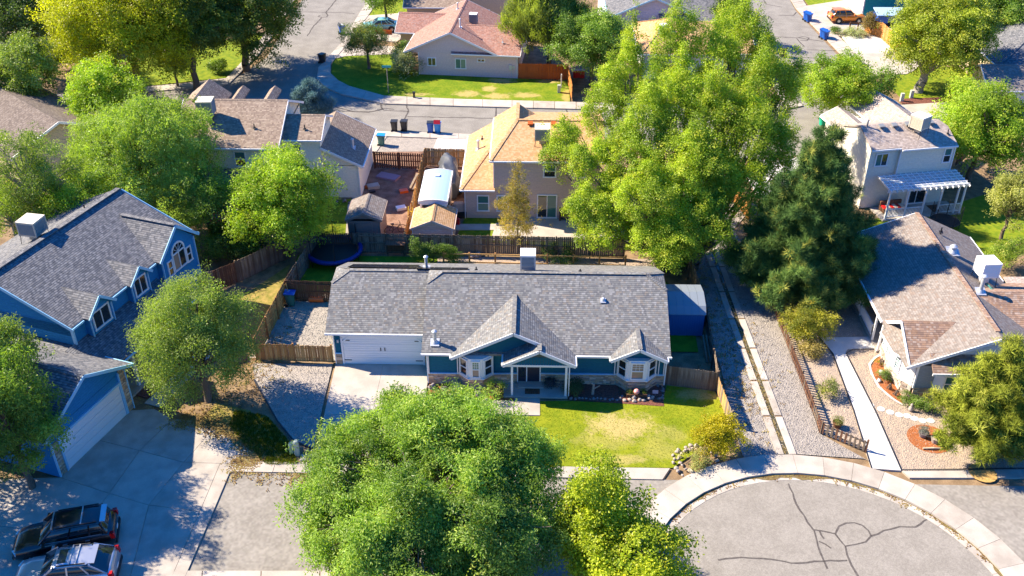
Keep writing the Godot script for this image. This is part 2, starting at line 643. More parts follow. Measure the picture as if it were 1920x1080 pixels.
func cracks(road: Node3D, lists: Array, w := 0.09, y := 0.001) -> void:
	for l: Array in lists:
		put("sealed_crack", ribbon(wiggle(l), w, y), M.seal, road)


# slabs between two edge lines given point by point, with open joints between them
func strip_slabs(n: String, a: Array, b: Array, y: float, m: Material, step := 1.6, thick := 0.14) -> MeshInstance3D:
	var bed := S()
	for i in a.size() - 1:
		face(bed, [v3(a[i], y - 0.03), v3(a[i + 1], y - 0.03), v3(b[i + 1], y - 0.03), v3(b[i], y - 0.03)], Vector3.UP)
	var root := put(n, bed, M.dirt)
	root.set_meta("kind", "structure")
	for i in a.size() - 1:
		var p0: Vector2 = a[i]
		var p1: Vector2 = a[i + 1]
		var q0: Vector2 = b[i]
		var q1: Vector2 = b[i + 1]
		var k := maxi(1, roundi(p0.distance_to(p1) / step))
		for j in k:
			var t0 := float(j) / k
			var t1 := float(j + 1) / k
			var g := 0.008 / maxf(0.3, p0.distance_to(p1) / k)
			t0 += g
			t1 -= g
			put("slab", sheet([p0.lerp(p1, t0), p0.lerp(p1, t1), q0.lerp(q1, t1), q0.lerp(q1, t0)], y + rng.randf_range(-0.004, 0.004), thick), [M.concrete, M.concrete_b, M.concrete_c, M.concrete][rng.randi() % 4] if m == M.concrete else m, root)
	return root


func v3(p: Vector2, y: float) -> Vector3:
	return Vector3(p.x, y, p.y)


func arc(c: Vector2, r: float, a0: float, a1: float, n: int) -> Array:
	var out := []
	for i in n + 1:
		var a := deg_to_rad(lerpf(a0, a1, float(i) / n))
		out.append(c + Vector2(cos(a), sin(a)) * r)
	return out


# loose stones lying on a polygon: too many to count
func pebbles(n: String, label: String, poly: Array, y: float, per_m2: float, c0: Color, c1: Color, s0 := 0.035, s1 := 0.085, parent: Node3D = null) -> void:
	var pg := PackedVector2Array(poly)
	var lo := pg[0]
	var hi := pg[0]
	for p in pg:
		lo = lo.min(p)
		hi = hi.max(p)
	var want := int((hi.x - lo.x) * (hi.y - lo.y) * per_m2)
	var at := []
	for i in want:
		var p := Vector2(rng.randf_range(lo.x, hi.x), rng.randf_range(lo.y, hi.y))
		if Geometry2D.is_point_in_polygon(p, pg):
			at.append(p)
	if not clusters.has("pebble"):
		var st := S()
		for f in [[0, 1, 2], [0, 2, 3], [0, 3, 4], [0, 4, 1], [5, 2, 1], [5, 3, 2], [5, 4, 3], [5, 1, 4]]:
			var v := [Vector3(0, 0.42, 0.05), Vector3(0.5, 0.02, 0.1), Vector3(0.05, 0, 0.5), Vector3(-0.5, 0.05, -0.05), Vector3(-0.05, -0.02, -0.5), Vector3(0, -0.4, 0)]
			face(st, [v[f[0]], v[f[1]], v[f[2]]], v[f[0]] + v[f[1]] + v[f[2]])
		var mm := StandardMaterial3D.new()
		mm.vertex_color_use_as_albedo = true
		mm.roughness = 0.9
		st.set_material(mm)
		clusters.pebble = st.commit()
	var mm := MultiMesh.new()
	mm.transform_format = MultiMesh.TRANSFORM_3D
	mm.use_colors = true
	mm.mesh = clusters.pebble
	mm.instance_count = at.size()
	for i in at.size():
		var s := rng.randf_range(s0, s1)
		mm.set_instance_transform(i, Transform3D(Basis.from_euler(Vector3(0, rng.randf() * TAU, rng.randf_range(-0.4, 0.4))).scaled(Vector3(s, s * 0.8, s)), v3(at[i], y)))
		mm.set_instance_color(i, c0.lerp(c1, rng.randf()))
	var o := MultiMeshInstance3D.new()
	o.name = numbered(n)
	o.multimesh = mm
	add_child(o)
	tag(o, label, "gravel")
	o.set_meta("kind", "stuff")


# grass tufts standing on a polygon
func tufts(n: String, label: String, poly: Array, y: float, count: int, h: float, cols: Array) -> void:
	if not clusters.has("tuft"):
		var st := S()
		for i in 9:
			var a := rng.randf() * TAU
			var d := Vector3(cos(a), 0, sin(a))
			var base := d * rng.randf() * 0.25
			var side := Vector3(-d.z, 0, d.x) * 0.06
			face(st, [base - side, base + side, base + d * rng.randf_range(0.1, 0.5) + Vector3(0, rng.randf_range(0.6, 1.0), 0)])
		st.set_material(M.leaf)
		clusters.tuft = st.commit()
	var pg := PackedVector2Array(poly)
	var lo := pg[0]
	var hi := pg[0]
	for p in pg:
		lo = lo.min(p)
		hi = hi.max(p)
	var mm := MultiMesh.new()
	mm.transform_format = MultiMesh.TRANSFORM_3D
	mm.use_colors = true
	mm.mesh = clusters.tuft
	mm.instance_count = count
	for i in count:
		var p := lo
		for k in 30:
			p = Vector2(rng.randf_range(lo.x, hi.x), rng.randf_range(lo.y, hi.y))
			if Geometry2D.is_point_in_polygon(p, pg):
				break
		var s := h * rng.randf_range(0.6, 1.3)
		mm.set_instance_transform(i, Transform3D(Basis(Vector3.UP, rng.randf() * TAU).scaled(Vector3(s, s, s)), v3(p, y)))
		mm.set_instance_color(i, cols[rng.randi() % cols.size()])
	var o := MultiMeshInstance3D.new()
	o.name = numbered(n)
	o.multimesh = mm
	add_child(o)
	tag(o, label, "grass")
	o.set_meta("kind", "stuff")


# a lawn with worn patches: blobs are [centre, radius x, radius z, strength]
func lawn_tex(lo: Vector2, hi: Vector2, blobs: Array, g0: Color, g1: Color, dead: Color, sd: int) -> StandardMaterial3D:
	var w := 512
	var hh := int(clampf(512.0 * (hi.y - lo.y) / (hi.x - lo.x), 64, 512))
	var no := noise(sd, 0.55, 4)
	var fine := noise(sd + 3, 3.2, 3)
	var r := RandomNumberGenerator.new()
	r.seed = sd
	var out := PackedByteArray()
	out.resize(w * hh * 3)
	for y in hh:
		for x in w:
			var p := Vector2(lo.x + (hi.x - lo.x) * (x + 0.5) / w, lo.y + (hi.y - lo.y) * (y + 0.5) / hh)
			var f := fine.get_noise_2dv(p)
			var t := clampf(no.get_noise_2dv(p) * 0.9 + f * 0.7 + 0.5, 0, 1)
			var c := g0.lerp(g1, t)
			var worn := 0.0
			for b in blobs:
				var q: Vector2 = (p - b[0]) / Vector2(b[1], b[2])
				worn = maxf(worn, b[3] * smoothstep(1.25, 0.45, q.length() + no.get_noise_2dv(p * 1.6) * 0.5 + f * 0.35))
			c = (c.lerp(dead, worn) * r.randf_range(0.84, 1.16)).linear_to_srgb()
			var i := (y * w + x) * 3
			out[i] = clampi(int(c.r * 255.0), 0, 255)
			out[i + 1] = clampi(int(c.g * 255.0), 0, 255)
			out[i + 2] = clampi(int(c.b * 255.0), 0, 255)
	var m := StandardMaterial3D.new()
	m.albedo_texture = ImageTexture.create_from_image(Image.create_from_data(w, hh, false, Image.FORMAT_RGB8, out))
	m.uv1_scale = Vector3(1.0 / (hi.x - lo.x), 1.0 / (hi.y - lo.y), 1)
	m.uv1_offset = Vector3(-lo.x / (hi.x - lo.x), -lo.y / (hi.y - lo.y), 0)
	m.roughness = 0.95
	m.metallic_specular = 0.2
	return m


func asphalt_tex(lo: Vector2, hi: Vector2, sd: int) -> StandardMaterial3D:
	var no := noise(sd + 9, 0.18, 4)
	var blobs := []
	for i in 26:
		var p := Vector2(rng.randf_range(lo.x, hi.x), rng.randf_range(lo.y, hi.y))
		blobs.append([p, rng.randf_range(0.12, 0.9), rng.randf_range(0.1, 0.7), rng.randf_range(0.06, 0.24)])
	return lawn_tex(lo, hi, blobs, Color(0.222, 0.204, 0.175), Color(0.262, 0.242, 0.209), Color(0.14, 0.122, 0.1), sd)


# fallen leaves and twigs blown along an edge
func litter(label: String, line: Array, spread: float, count: int, y: float) -> void:
	if not clusters.has("dead_leaf"):
		var st := S()
		for i in 5:
			var a := rng.randf() * TAU
			var p := Vector3(cos(a), 0, sin(a)) * 0.09 * i / 2.0
			var d := Vector3(cos(a * 3.0), 0.1, sin(a * 3.0)) * 0.05
			var e := Vector3(-d.z, 0.01, d.x) * 0.6
			face(st, [p - d, p + e, p + d, p - e], Vector3.UP)
		st.set_material(M.leaf)
		clusters.dead_leaf = st.commit()
	var mm := MultiMesh.new()
	mm.transform_format = MultiMesh.TRANSFORM_3D
	mm.use_colors = true
	mm.mesh = clusters.dead_leaf
	mm.instance_count = count
	for i in count:
		var k := rng.randi() % (line.size() - 1)
		var p: Vector2 = line[k].lerp(line[k + 1], rng.randf())
		p += Vector2(rng.randfn(), rng.randfn()) * spread
		var s := rng.randf_range(0.6, 1.5)
		mm.set_instance_transform(i, Transform3D(Basis(Vector3.UP, rng.randf() * TAU).scaled(Vector3(s, s, s)), v3(p, y)))
		mm.set_instance_color(i, [Color(0.3, 0.18, 0.06), Color(0.4, 0.28, 0.1), Color(0.2, 0.12, 0.05), Color(0.45, 0.36, 0.12)][rng.randi() % 4])
	var o := MultiMeshInstance3D.new()
	o.name = numbered("leaf_litter")
	o.multimesh = mm
	add_child(o)
	tag(o, label, "leaf litter")
	o.set_meta("kind", "stuff")


func ground() -> void:
	var base := area("ground", [Vector2(-400, 60), Vector2(400, 60), Vector2(400, -560), Vector2(-400, -560)], -0.06, M.dirt)
	var K := Vector2(14.45, -30.2)

	# the cul-de-sac and the asphalt in front of the lots
	var road := area("road", [Vector2(-20, -38.62), Vector2(-14, -38.62), Vector2(60, -38.5), Vector2(60, -10), Vector2(-24, -10), Vector2(-24, -30), Vector2(-19.3, -37)], -0.02, asphalt_tex(Vector2(-24, -39), Vector2(30, -25), 82))
	var bulb := area("road", arc(K, 8.52, 0, 360, 72).slice(0, 72), 0.0, asphalt_tex(Vector2(5, -40), Vector2(24, -21), 81))
	cracks(bulb, [
		[Vector2(14.04, -38.43), Vector2(14.1, -37.38), Vector2(14.22, -36.48), Vector2(14.41, -35.68), Vector2(14.63, -35.07), Vector2(14.61, -34.42), Vector2(14.59, -33.6), Vector2(14.63, -33.21), Vector2(14.69, -32.59)],
		[Vector2(14.65, -35.13), Vector2(15.16, -35.03), Vector2(15.65, -34.88), Vector2(15.98, -35.41), Vector2(16.4, -35.63), Vector2(16.83, -35.67), Vector2(17.19, -35.5), Vector2(17.41, -35.14), Vector2(17.44, -34.78), Vector2(17.06, -34.38), Vector2(16.61, -34.23), Vector2(15.95, -34.07), Vector2(15.81, -34.39), Vector2(15.65, -34.88)],
		[Vector2(17.44, -34.78), Vector2(18.18, -35.16), Vector2(19.08, -35.45), Vector2(19.89, -35.44), Vector2(20.83, -36.08)],
		[Vector2(9.42, -33.02), Vector2(10.6, -33.22), Vector2(11.64, -33.17), Vector2(12.66, -33.01), Vector2(12.99, -32.91), Vector2(14.5, -33.06), Vector2(15.8, -33.15)],
		[Vector2(15.95, -34.07), Vector2(15.89, -33.52), Vector2(15.93, -32.84), Vector2(16.06, -32.21), Vector2(16.08, -31.65)],
		[Vector2(14.9, -35.08), Vector2(14.92, -34.78), Vector2(15, -34.54)], [Vector2(14.69, -34.36), Vector2(14.96, -34.19), Vector2(15.2, -33.91)]], 0.1, 0.004)
	var gut := strip_slabs("gutter", arc(K, 8.5, -215, 20, 40), arc(K, 8.92, -215, 20, 40), 0.012, M.concrete, 3.0, 0.06)
	var silt := S()
	var sn := noise(77, 0.35, 3)
	for i in 240:
		var a := deg_to_rad(-165 + i * 0.65)
		var b := deg_to_rad(-165 + (i + 1) * 0.65)
		var w0 := 0.06 + clampf(sn.get_noise_1d(i * 0.12) * 0.45 + 0.3 * exp(-pow((i - 110) / 26.0, 2)), 0.0, 0.5)
		var w1 := 0.06 + clampf(sn.get_noise_1d((i + 1) * 0.12) * 0.45 + 0.3 * exp(-pow((i - 109) / 26.0, 2)), 0.0, 0.5)
		face(silt, [v3(K + Vector2.from_angle(a) * 8.945, 0.022), v3(K + Vector2.from_angle(b) * 8.945, 0.022), v3(K + Vector2.from_angle(b) * (8.945 - w1), 0.022), v3(K + Vector2.from_angle(a) * (8.945 - w0), 0.022)], Vector3.UP)
	put("silt", silt, M.silt, gut)
	strip_slabs("pavement", arc(K, 8.95, -215, 20, 26), arc(K, 10.4, -215, 20, 26), 0.13, M.concrete, 2.1, 0.2)

	# strips of concrete along the lot fronts
	strip_slabs("kerb", [Vector2(-16.6, -39.4), Vector2(-11.5, -39.4), Vector2(7.8, -39.42)], [Vector2(-16.6, -38.6), Vector2(-11.5, -38.6), Vector2(7.3, -38.55)], 0.05, M.concrete, 3.0)
	strip_slabs("kerb", [Vector2(20.44, -39.52), Vector2(27.37, -39.81)], [Vector2(20.71, -38.99), Vector2(27.09, -39.14)], 0.05, M.concrete, 3.0)
	strip_slabs("kerb", [Vector2(-18.76, -31.65), Vector2(-10.15, -31.85), Vector2(0.28, -32.04)], [Vector2(-18.64, -31.16), Vector2(-10.06, -31.37), Vector2(0.28, -31.55)], 0.04, M.concrete, 3.0)

	# the driveways
	var drive := strip_slabs("driveway", [Vector2(-12.3, -48.42), Vector2(-12.12, -43.5), Vector2(-11.85, -39.3)], [Vector2(-9.3, -48.42), Vector2(-9.3, -43.5), Vector2(-9.3, -39.3)], 0.06, M.concrete, 5.0)
	for k in 2:
		var z0 := [-48.42, -43.5][k] as float
		var z1 := [-43.5, -39.3][k] as float
		put("slab", sheet([Vector2(-9.285, z0 + 0.01), Vector2(-6.32, z0 + 0.01), Vector2(-6.32, z1 - 0.01), Vector2(-9.285, z1 - 0.01)], 0.058, 0.12), M.concrete, drive)
	strip_slabs("path", [Vector2(-6.25, -45.0), Vector2(-0.95, -45.0)], [Vector2(-6.25, -43.68), Vector2(-0.95, -43.68)], 0.06, M.concrete, 1.75)
	strip_slabs("path", [Vector2(-0.93, -45.28), Vector2(-0.93, -43.68)], [Vector2(0.6, -45.28), Vector2(0.6, -43.68)], 0.055, M.concrete, 1.6)
	var bd := [[Vector2(-23.95, -43.54), Vector2(-22.29, -43.72), Vector2(-20.96, -42.84), Vector2(-21.93, -40.13), Vector2(-24.75, -40.99)], [Vector2(-20.96, -42.84), Vector2(-19.46, -42.78), Vector2(-18.3, -42.01), Vector2(-19.15, -39.24), Vector2(-21.93, -40.13)], [Vector2(-18.3, -42.01), Vector2(-16.39, -40.88), Vector2(-15.03, -39.68), Vector2(-16.37, -39.1), Vector2(-17.11, -39.21), Vector2(-19.15, -39.24)], [Vector2(-24.75, -40.99), Vector2(-21.93, -40.13), Vector2(-22.4, -36.79), Vector2(-25.55, -37.92)], [Vector2(-21.93, -40.13), Vector2(-19.15, -39.24), Vector2(-20, -35.99), Vector2(-22.4, -36.79)], [Vector2(-19.15, -39.24), Vector2(-17.11, -39.21), Vector2(-17.17, -35.61), Vector2(-20, -35.99)], [Vector2(-17.11, -39.21), Vector2(-16.37, -39.1), Vector2(-16.48, -35.25), Vector2(-16.64, -30.76), Vector2(-17.28, -30.74), Vector2(-17.17, -35.61)], [Vector2(-25.55, -37.92), Vector2(-22.4, -36.79), Vector2(-22.86, -34), Vector2(-28.29, -34.41), Vector2(-29.89, -37.65)], [Vector2(-22.4, -36.79), Vector2(-20, -35.99), Vector2(-19.2, -30.7), Vector2(-22.02, -30.63), Vector2(-22.86, -34)], [Vector2(-20, -35.99), Vector2(-17.17, -35.61), Vector2(-17.28, -30.74), Vector2(-19.2, -30.7)], [Vector2(-28.29, -34.41), Vector2(-22.86, -34), Vector2(-22.02, -30.63), Vector2(-21.76, -28.2), Vector2(-25.68, -28.1)]]
	var apron := area("driveway", [Vector2(-30.88, -38.46), Vector2(-25.57, -37.96), Vector2(-23.95, -43.54), Vector2(-23.49, -44.58), Vector2(-22.21, -43.77), Vector2(-19.46, -42.78), Vector2(-18.03, -42.16), Vector2(-16.29, -40.88), Vector2(-15.03, -39.68), Vector2(-16.39, -39.06), Vector2(-16.64, -30.76), Vector2(-16.37, -28.32), Vector2(-25.68, -28.1)], 0.0, M.dirt)
	for q: Array in bd:
		put("slab", sheet(Array(Geometry2D.offset_polygon(PackedVector2Array(q), -0.012)[0]), 0.045 + rng.randf_range(-0.004, 0.004), 0.1), [M.concrete, M.concrete_b][rng.randi() % 2], apron)

	litter("brown fallen leaves along the curved edge of the blue house's driveway", [Vector2(-20.66, -42.61), Vector2(-19.44, -42.73), Vector2(-18.12, -42.16), Vector2(-16.39, -40.88), Vector2(-15.14, -39.77), Vector2(-16.25, -38.97)], 0.35, 900, 0.06)
	litter("fallen leaves along the gutter of the cul-de-sac", arc(K, 8.9, -150, -20, 20), 0.12, 240, 0.03)
	litter("fallen leaves on the asphalt and kerb left of the big ash tree", [Vector2(-16.33, -38.64), Vector2(-12.61, -38.56), Vector2(-11.16, -38.68), Vector2(-12.68, -38.89)], 0.5, 350, 0.02)
	litter("fallen leaves on the shaded alley gravel", [Vector2(12.58, -63), Vector2(12.58, -53.86), Vector2(13.18, -48.06), Vector2(13.23, -43.05)], 1.0, 500, 0.06)
	litter("fallen leaves on the dry ground beside the dirt path of the blue house", [Vector2(-21.94, -43.63), Vector2(-19.2, -45.19), Vector2(-17.46, -47.32), Vector2(-17.26, -50.71)], 1.2, 450, 0.03)
	# the lawn, the gravel and the planting beds round the main house
	var lawn_pts := [Vector2(0.59, -45.01), Vector2(2.13, -45.1), Vector2(5.32, -44.92), Vector2(8.1, -45.59), Vector2(8.38, -46.72), Vector2(11.24, -46.22), Vector2(11.67, -44.44), Vector2(9.54, -40.92), Vector2(8.2, -39.73), Vector2(7.94, -39.47), Vector2(2, -39.41), Vector2(-2.72, -39.47), Vector2(-6.33, -40.11), Vector2(-6.06, -43.43), Vector2(0.59, -43.64)]
	area("lawn", lawn_pts, 0.03, lawn_tex(Vector2(-8, -47), Vector2(12, -39), [[Vector2(5.33, -42.86), 2.1, 1.2, 0.85], [Vector2(4.17, -41.46), 2.0, 0.7, 0.3], [Vector2(5.13, -40.08), 1.5, 0.4, 0.6], [Vector2(-0.87, -42.94), 0.9, 0.6, 0.7], [Vector2(7.16, -41.09), 1.2, 1.3, 0.3], [Vector2(10.07, -45.89), 1.6, 0.6, 0.55], [Vector2(8.26, -42.23), 0.8, 0.8, 0.3]], Color(0.145, 0.188, 0.01), Color(0.22, 0.243, 0.014), Color(0.42, 0.33, 0.13), 71))
	tufts("grass", "short green grass of the front lawn before the dark blue house", lawn_pts, 0.03, 9000, 0.045, [Color(0.22, 0.28, 0.012), Color(0.3, 0.32, 0.02), Color(0.18, 0.25, 0.01)])
	var side_gravel := [Vector2(-17.61, -48.3), Vector2(-12.5, -48.37), Vector2(-12.41, -45.35), Vector2(-12.18, -40.53), Vector2(-13.51, -41.12), Vector2(-14.76, -42.85), Vector2(-17.04, -46.69)]
	area("gravel", side_gravel, 0.01, M.pale_gravel)
	pebbles("gravel_stones", "pale gravel between the driveway and the dry strip of grass", side_gravel, 0.02, 60, Color(0.4, 0.36, 0.31), Color(0.12, 0.11, 0.105))
	put("edging", ribbon([Vector2(-17.1, -46.69), Vector2(-15.79, -44.52), Vector2(-14.76, -42.85), Vector2(-13.46, -41.17), Vector2(-12.11, -40.49)], 0.1, 0.05), M.black, null).set_meta("kind", "structure")
	var pen := [Vector2(-18.0, -48.9), Vector2(-12.2, -48.7), Vector2(-12.2, -56.4), Vector2(-17.2, -56.4)]
	area("gravel", pen, 0.01, M.pale_gravel)
	pebbles("gravel_stones", "pale gravel inside the fenced pen beside the garage", pen, 0.02, 55, Color(0.42, 0.38, 0.32), Color(0.13, 0.12, 0.11))
	area("dirt", [Vector2(-22.26, -43.82), Vector2(-22.12, -47.21), Vector2(-22.18, -55.63), Vector2(-19.91, -57.05), Vector2(-19.02, -61.47), Vector2(-17.57, -58.52), Vector2(-17.67, -49.54), Vector2(-17.04, -46.69), Vector2(-14.76, -42.85), Vector2(-13.51, -41.12), Vector2(-12.09, -40.4), Vector2(-11.18, -38.76), Vector2(-12.63, -38.64), Vector2(-15.06, -39.68), Vector2(-16.41, -40.97), Vector2(-18.21, -42.25)], -0.01, M.dirt)
	area("dry_grass", [Vector2(-21.8, -55.64), Vector2(-19.83, -56.71), Vector2(-17.78, -60.36), Vector2(-17.71, -55.74), Vector2(-17.82, -50.11), Vector2(-19.7, -50.65)], 0.005, M.dry_lawn)
	area("dry_grass", [Vector2(-19.3, -42.78), Vector2(-18.83, -44.44), Vector2(-16.56, -43.76), Vector2(-15.86, -40.98), Vector2(-16.29, -40.88), Vector2(-18.03, -42.16)], 0.005, M.dry_lawn)
	var weeds := [Vector2(-17.51, -43.74), Vector2(-15.5, -43.3), Vector2(-13.45, -40.81), Vector2(-12.75, -39.23), Vector2(-14.52, -39.18), Vector2(-16.29, -40.88), Vector2(-17.45, -42.31)]
	area("grass_strip", weeds, 0.012, M.dry_lawn)
	tufts("grass", "tall green weeds on the strip beside the gravel and the utility pedestals", weeds, 0.012, 2600, 0.16, [Color(0.14, 0.17, 0.015), Color(0.22, 0.21, 0.02), Color(0.09, 0.13, 0.015)])
	area("mulch", [Vector2(-6.2, -46.6), Vector2(-1.6, -46.6), Vector2(-1.6, -45.3), Vector2(-0.95, -45.28), Vector2(-0.95, -45.04), Vector2(-6.2, -45.04)], 0.045, M.mulch)
	area("mulch", [Vector2(2.3, -46.7), Vector2(5.4, -46.7), Vector2(5.5, -44.9), Vector2(2.3, -45.2)], 0.045, M.dark_mulch)
	area("mulch", [Vector2(5.5, -46.7), Vector2(8.1, -46.7), Vector2(8.0, -44.7), Vector2(5.5, -44.9)], 0.047, M.dark_mulch)
	area("lawn", [Vector2(-17.5, -61.6), Vector2(8, -61.6), Vector2(11, -56), Vector2(10.8, -50.2), Vector2(8, -50.2), Vector2(8, -56), Vector2(-12, -56.6), Vector2(-17.3, -56.6)], 0.02, M.lawn_deep)
	area("dirt", [Vector2(-7.0, -61.65), Vector2(9, -61.65), Vector2(9.5, -58.6), Vector2(6.5, -58.9), Vector2(-7.0, -59.3)], 0.03, M.tan_gravel)
	area("dirt", [Vector2(8.0, -50.0), Vector2(11.2, -50.0), Vector2(11.3, -46.6), Vector2(8.0, -46.6)], -0.005, M.dirt)

	# the alley with its concrete drain
	var alley := [Vector2(12.92, -65.44), Vector2(11.58, -61.44), Vector2(11.66, -53.22), Vector2(12, -48.57), Vector2(11.82, -43.48), Vector2(11.97, -40.24), Vector2(14.45, -40.82), Vector2(18.68, -40.49), Vector2(19.15, -40.07), Vector2(16.69, -42.57), Vector2(16.92, -47.45), Vector2(16.93, -53.78), Vector2(16.57, -57.58), Vector2(16.2, -63.09), Vector2(15.74, -66.34), Vector2(18.46, -70.84), Vector2(14.96, -70.76)]
	area("gravel", alley, 0.0, M.gravel)
	pebbles("gravel_stones", "grey and tan river gravel on both sides of the alley drain", alley, 0.01, 42, Color(0.42, 0.375, 0.32), Color(0.12, 0.11, 0.11), 0.04, 0.1)
	var da := Vector2(13.1, -74.0)
	var db := Vector2(14.42, -40.62)
	var ac := (db - da).normalized().orthogonal()
	strip_slabs("drain", [da + ac * 0.55, db + ac * 0.55], [da + ac * 0.15, db + ac * 0.15], 0.06, M.concrete, 3.2)
	strip_slabs("drain", [da - ac * 0.15, db - ac * 0.15], [da - ac * 0.55, db - ac * 0.55], 0.06, M.concrete, 3.2)
	area("water", [da + ac * 0.15, db + ac * 0.15, db - ac * 0.15, da - ac * 0.15], 0.012, M.wet)
	var sl := S()
	for i in 60:
		var p := da.lerp(db, (i + rng.randf()) / 60.0)
		var w := rng.randf_range(0.04, 0.14)
		var o := ac * rng.randf_range(-0.08, 0.08)
		var l := (db - da).normalized() * rng.randf_range(0.3, 0.6)
		face(sl, [v3(p + o + ac * w, 0.02), v3(p + o + l, 0.02), v3(p + o - ac * w, 0.02), v3(p + o - l, 0.02)], Vector3.UP)
	put("silt", sl, M.silt, null).set_meta("kind", "structure")

	# the right-hand yard
	var yard := [Vector2(16.72, -57.58), Vector2(18.61, -59.39), Vector2(22.06, -60.94), Vector2(23.55, -52.89), Vector2(22.76, -45.94), Vector2(25.62, -45.01), Vector2(28.88, -43.42), Vector2(27.39, -39.85), Vector2(20.44, -39.52), Vector2(19.57, -40.51), Vector2(18.97, -41.1), Vector2(16.75, -42.57), Vector2(16.95, -47.45), Vector2(16.93, -53.78)]
	area("gravel", yard, 0.006, M.tan_gravel)
	pebbles("gravel_stones", "mixed pale gravel of the yard before the white house", yard, 0.016, 34, Color(0.52, 0.45, 0.36), Color(0.2, 0.18, 0.17), 0.035, 0.08)
	strip_slabs("path", [Vector2(18.95, -51.93), Vector2(19.42, -50.2), Vector2(19.2, -44.62), Vector2(18.85, -39.65)], [Vector2(20.26, -50.45), Vector2(20.26, -49.54), Vector2(20.46, -44.4), Vector2(20.44, -39.52)], 0.055, M.pale_concrete, 2.6)
	plate("path", [Vector2(18.95, -51.93), Vector2(22.63, -52.14), Vector2(22.44, -50.79), Vector2(20.51, -50.74), Vector2(20.22, -50.39), Vector2(19.38, -50.31)], 0.05, M.pale_concrete)
	put("edging", ribbon([Vector2(18.95, -51.93), Vector2(19.38, -50.2), Vector2(19.2, -44.62), Vector2(18.85, -39.65)], 0.09, 0.075), M.black, null).set_meta("kind", "structure")
	put("edging", ribbon([Vector2(22.41, -50.78), Vector2(20.84, -50.69), Vector2(20.24, -50.22), Vector2(20.26, -49.54), Vector2(20.46, -44.4), Vector2(20.44, -39.52)], 0.07, 0.075), M.black, null).set_meta("kind", "structure")
	put("edging", ribbon([Vector2(20.51, -39.56), Vector2(23.69, -39.68), Vector2(27.39, -39.85)], 0.09, 0.09), M.iron, null).set_meta("kind", "structure")
	area("mulch", [Vector2(22.45, -50.1), Vector2(21.97, -49.64), Vector2(21.46, -48.91), Vector2(21.35, -47.72), Vector2(21.54, -46.67), Vector2(22.04, -45.67), Vector2(22.31, -45.33), Vector2(22.48, -46.08), Vector2(22.27, -48.17), Vector2(22.23, -49.37)], 0.03, M.mulch)
	put("edging", ribbon(wiggle([Vector2(22.4, -50.15), Vector2(21.96, -49.81), Vector2(21.42, -49.12), Vector2(21.28, -48.14), Vector2(21.35, -46.83), Vector2(21.81, -45.77), Vector2(22.27, -45.18)], 0.02), 0.14, 0.06), M.pale_concrete, null).set_meta("kind", "structure")
	area("mulch", arc(Vector2(22.86, -42.22), 1.22, 0, 360, 24).slice(0, 24), 0.02, M.mulch)
	area("mulch", [Vector2(23.89, -46.17), Vector2(25.6, -45.86), Vector2(25.78, -45.46), Vector2(23.93, -45.62)], 0.02, M.mulch)
	area("straw", arc(Vector2(24.83, -39.46), 0.75, 0, 360, 18).slice(0, 18), 0.06, M.straw)

	# the back gardens
	area("dirt", [Vector2(-14.79, -64.77), Vector2(-14.82, -73.42), Vector2(-14.71, -78.13), Vector2(-13.75, -79.83), Vector2(-9.68, -80.27), Vector2(-9.63, -75.07), Vector2(-9.74, -64.89)], 0.0, M.red_dirt)
	area("dirt", [Vector2(-9.74, -64.89), Vector2(-9.83, -79.36), Vector2(-5.78, -80.02), Vector2(-5.53, -67.56), Vector2(-5.77, -64.99)], 0.003, M.red_dirt)
	area("lawn", [Vector2(-18.1, -64.69), Vector2(-17.45, -69.98), Vector2(-14.72, -70.8), Vector2(-14.46, -64.78)], 0.01, M.lawn)
	area("path", [Vector2(-14.46, -64.78), Vector2(-15.09, -69.58), Vector2(-14.88, -70.99), Vector2(-14.06, -70.82), Vector2(-13.47, -64.8)], 0.02, M.concrete)
	area("lawn", [Vector2(-5.77, -64.99), Vector2(-5.37, -67.74), Vector2(4.75, -67.63), Vector2(7.13, -65.3), Vector2(8.16, -62.9), Vector2(-5.63, -64.17)], 0.01, M.lawn)
	plate("path", [Vector2(-5.97, -66.59), Vector2(-2.65, -66.67), Vector2(-2.74, -65.73), Vector2(-6.07, -65.65)], 0.06, M.concrete)
	plate("patio", [Vector2(-2.86, -66.75), Vector2(-0.35, -68.03), Vector2(4.77, -67.98), Vector2(8.02, -66.16), Vector2(9.48, -64.13), Vector2(-3.17, -64.07)], 0.07, M.concrete)
	area("lawn", [Vector2(22.44, -62.46), Vector2(27.31, -68.34), Vector2(32.44, -69.8), Vector2(42.21, -75.29), Vector2(37.32, -63.6), Vector2(33.81, -61.22), Vector2(32.29, -63.48), Vector2(29.58, -67.53)], 0.01, M.lawn)
	area("dirt", [Vector2(-27.45, -65.31), Vector2(-23.97, -68), Vector2(-16.32, -68.64), Vector2(-16.44, -64.73), Vector2(-18.39, -62.26), Vector2(-21.81, -59.89), Vector2(-24.16, -59.83)], 0.004, M.dirt)
	area("lawn", [Vector2(-41.09, -69.42), Vector2(-27.54, -77.83), Vector2(-23.97, -68), Vector2(-27.45, -65.31), Vector2(-36.77, -63.42)], 0.008, M.lawn_deep)

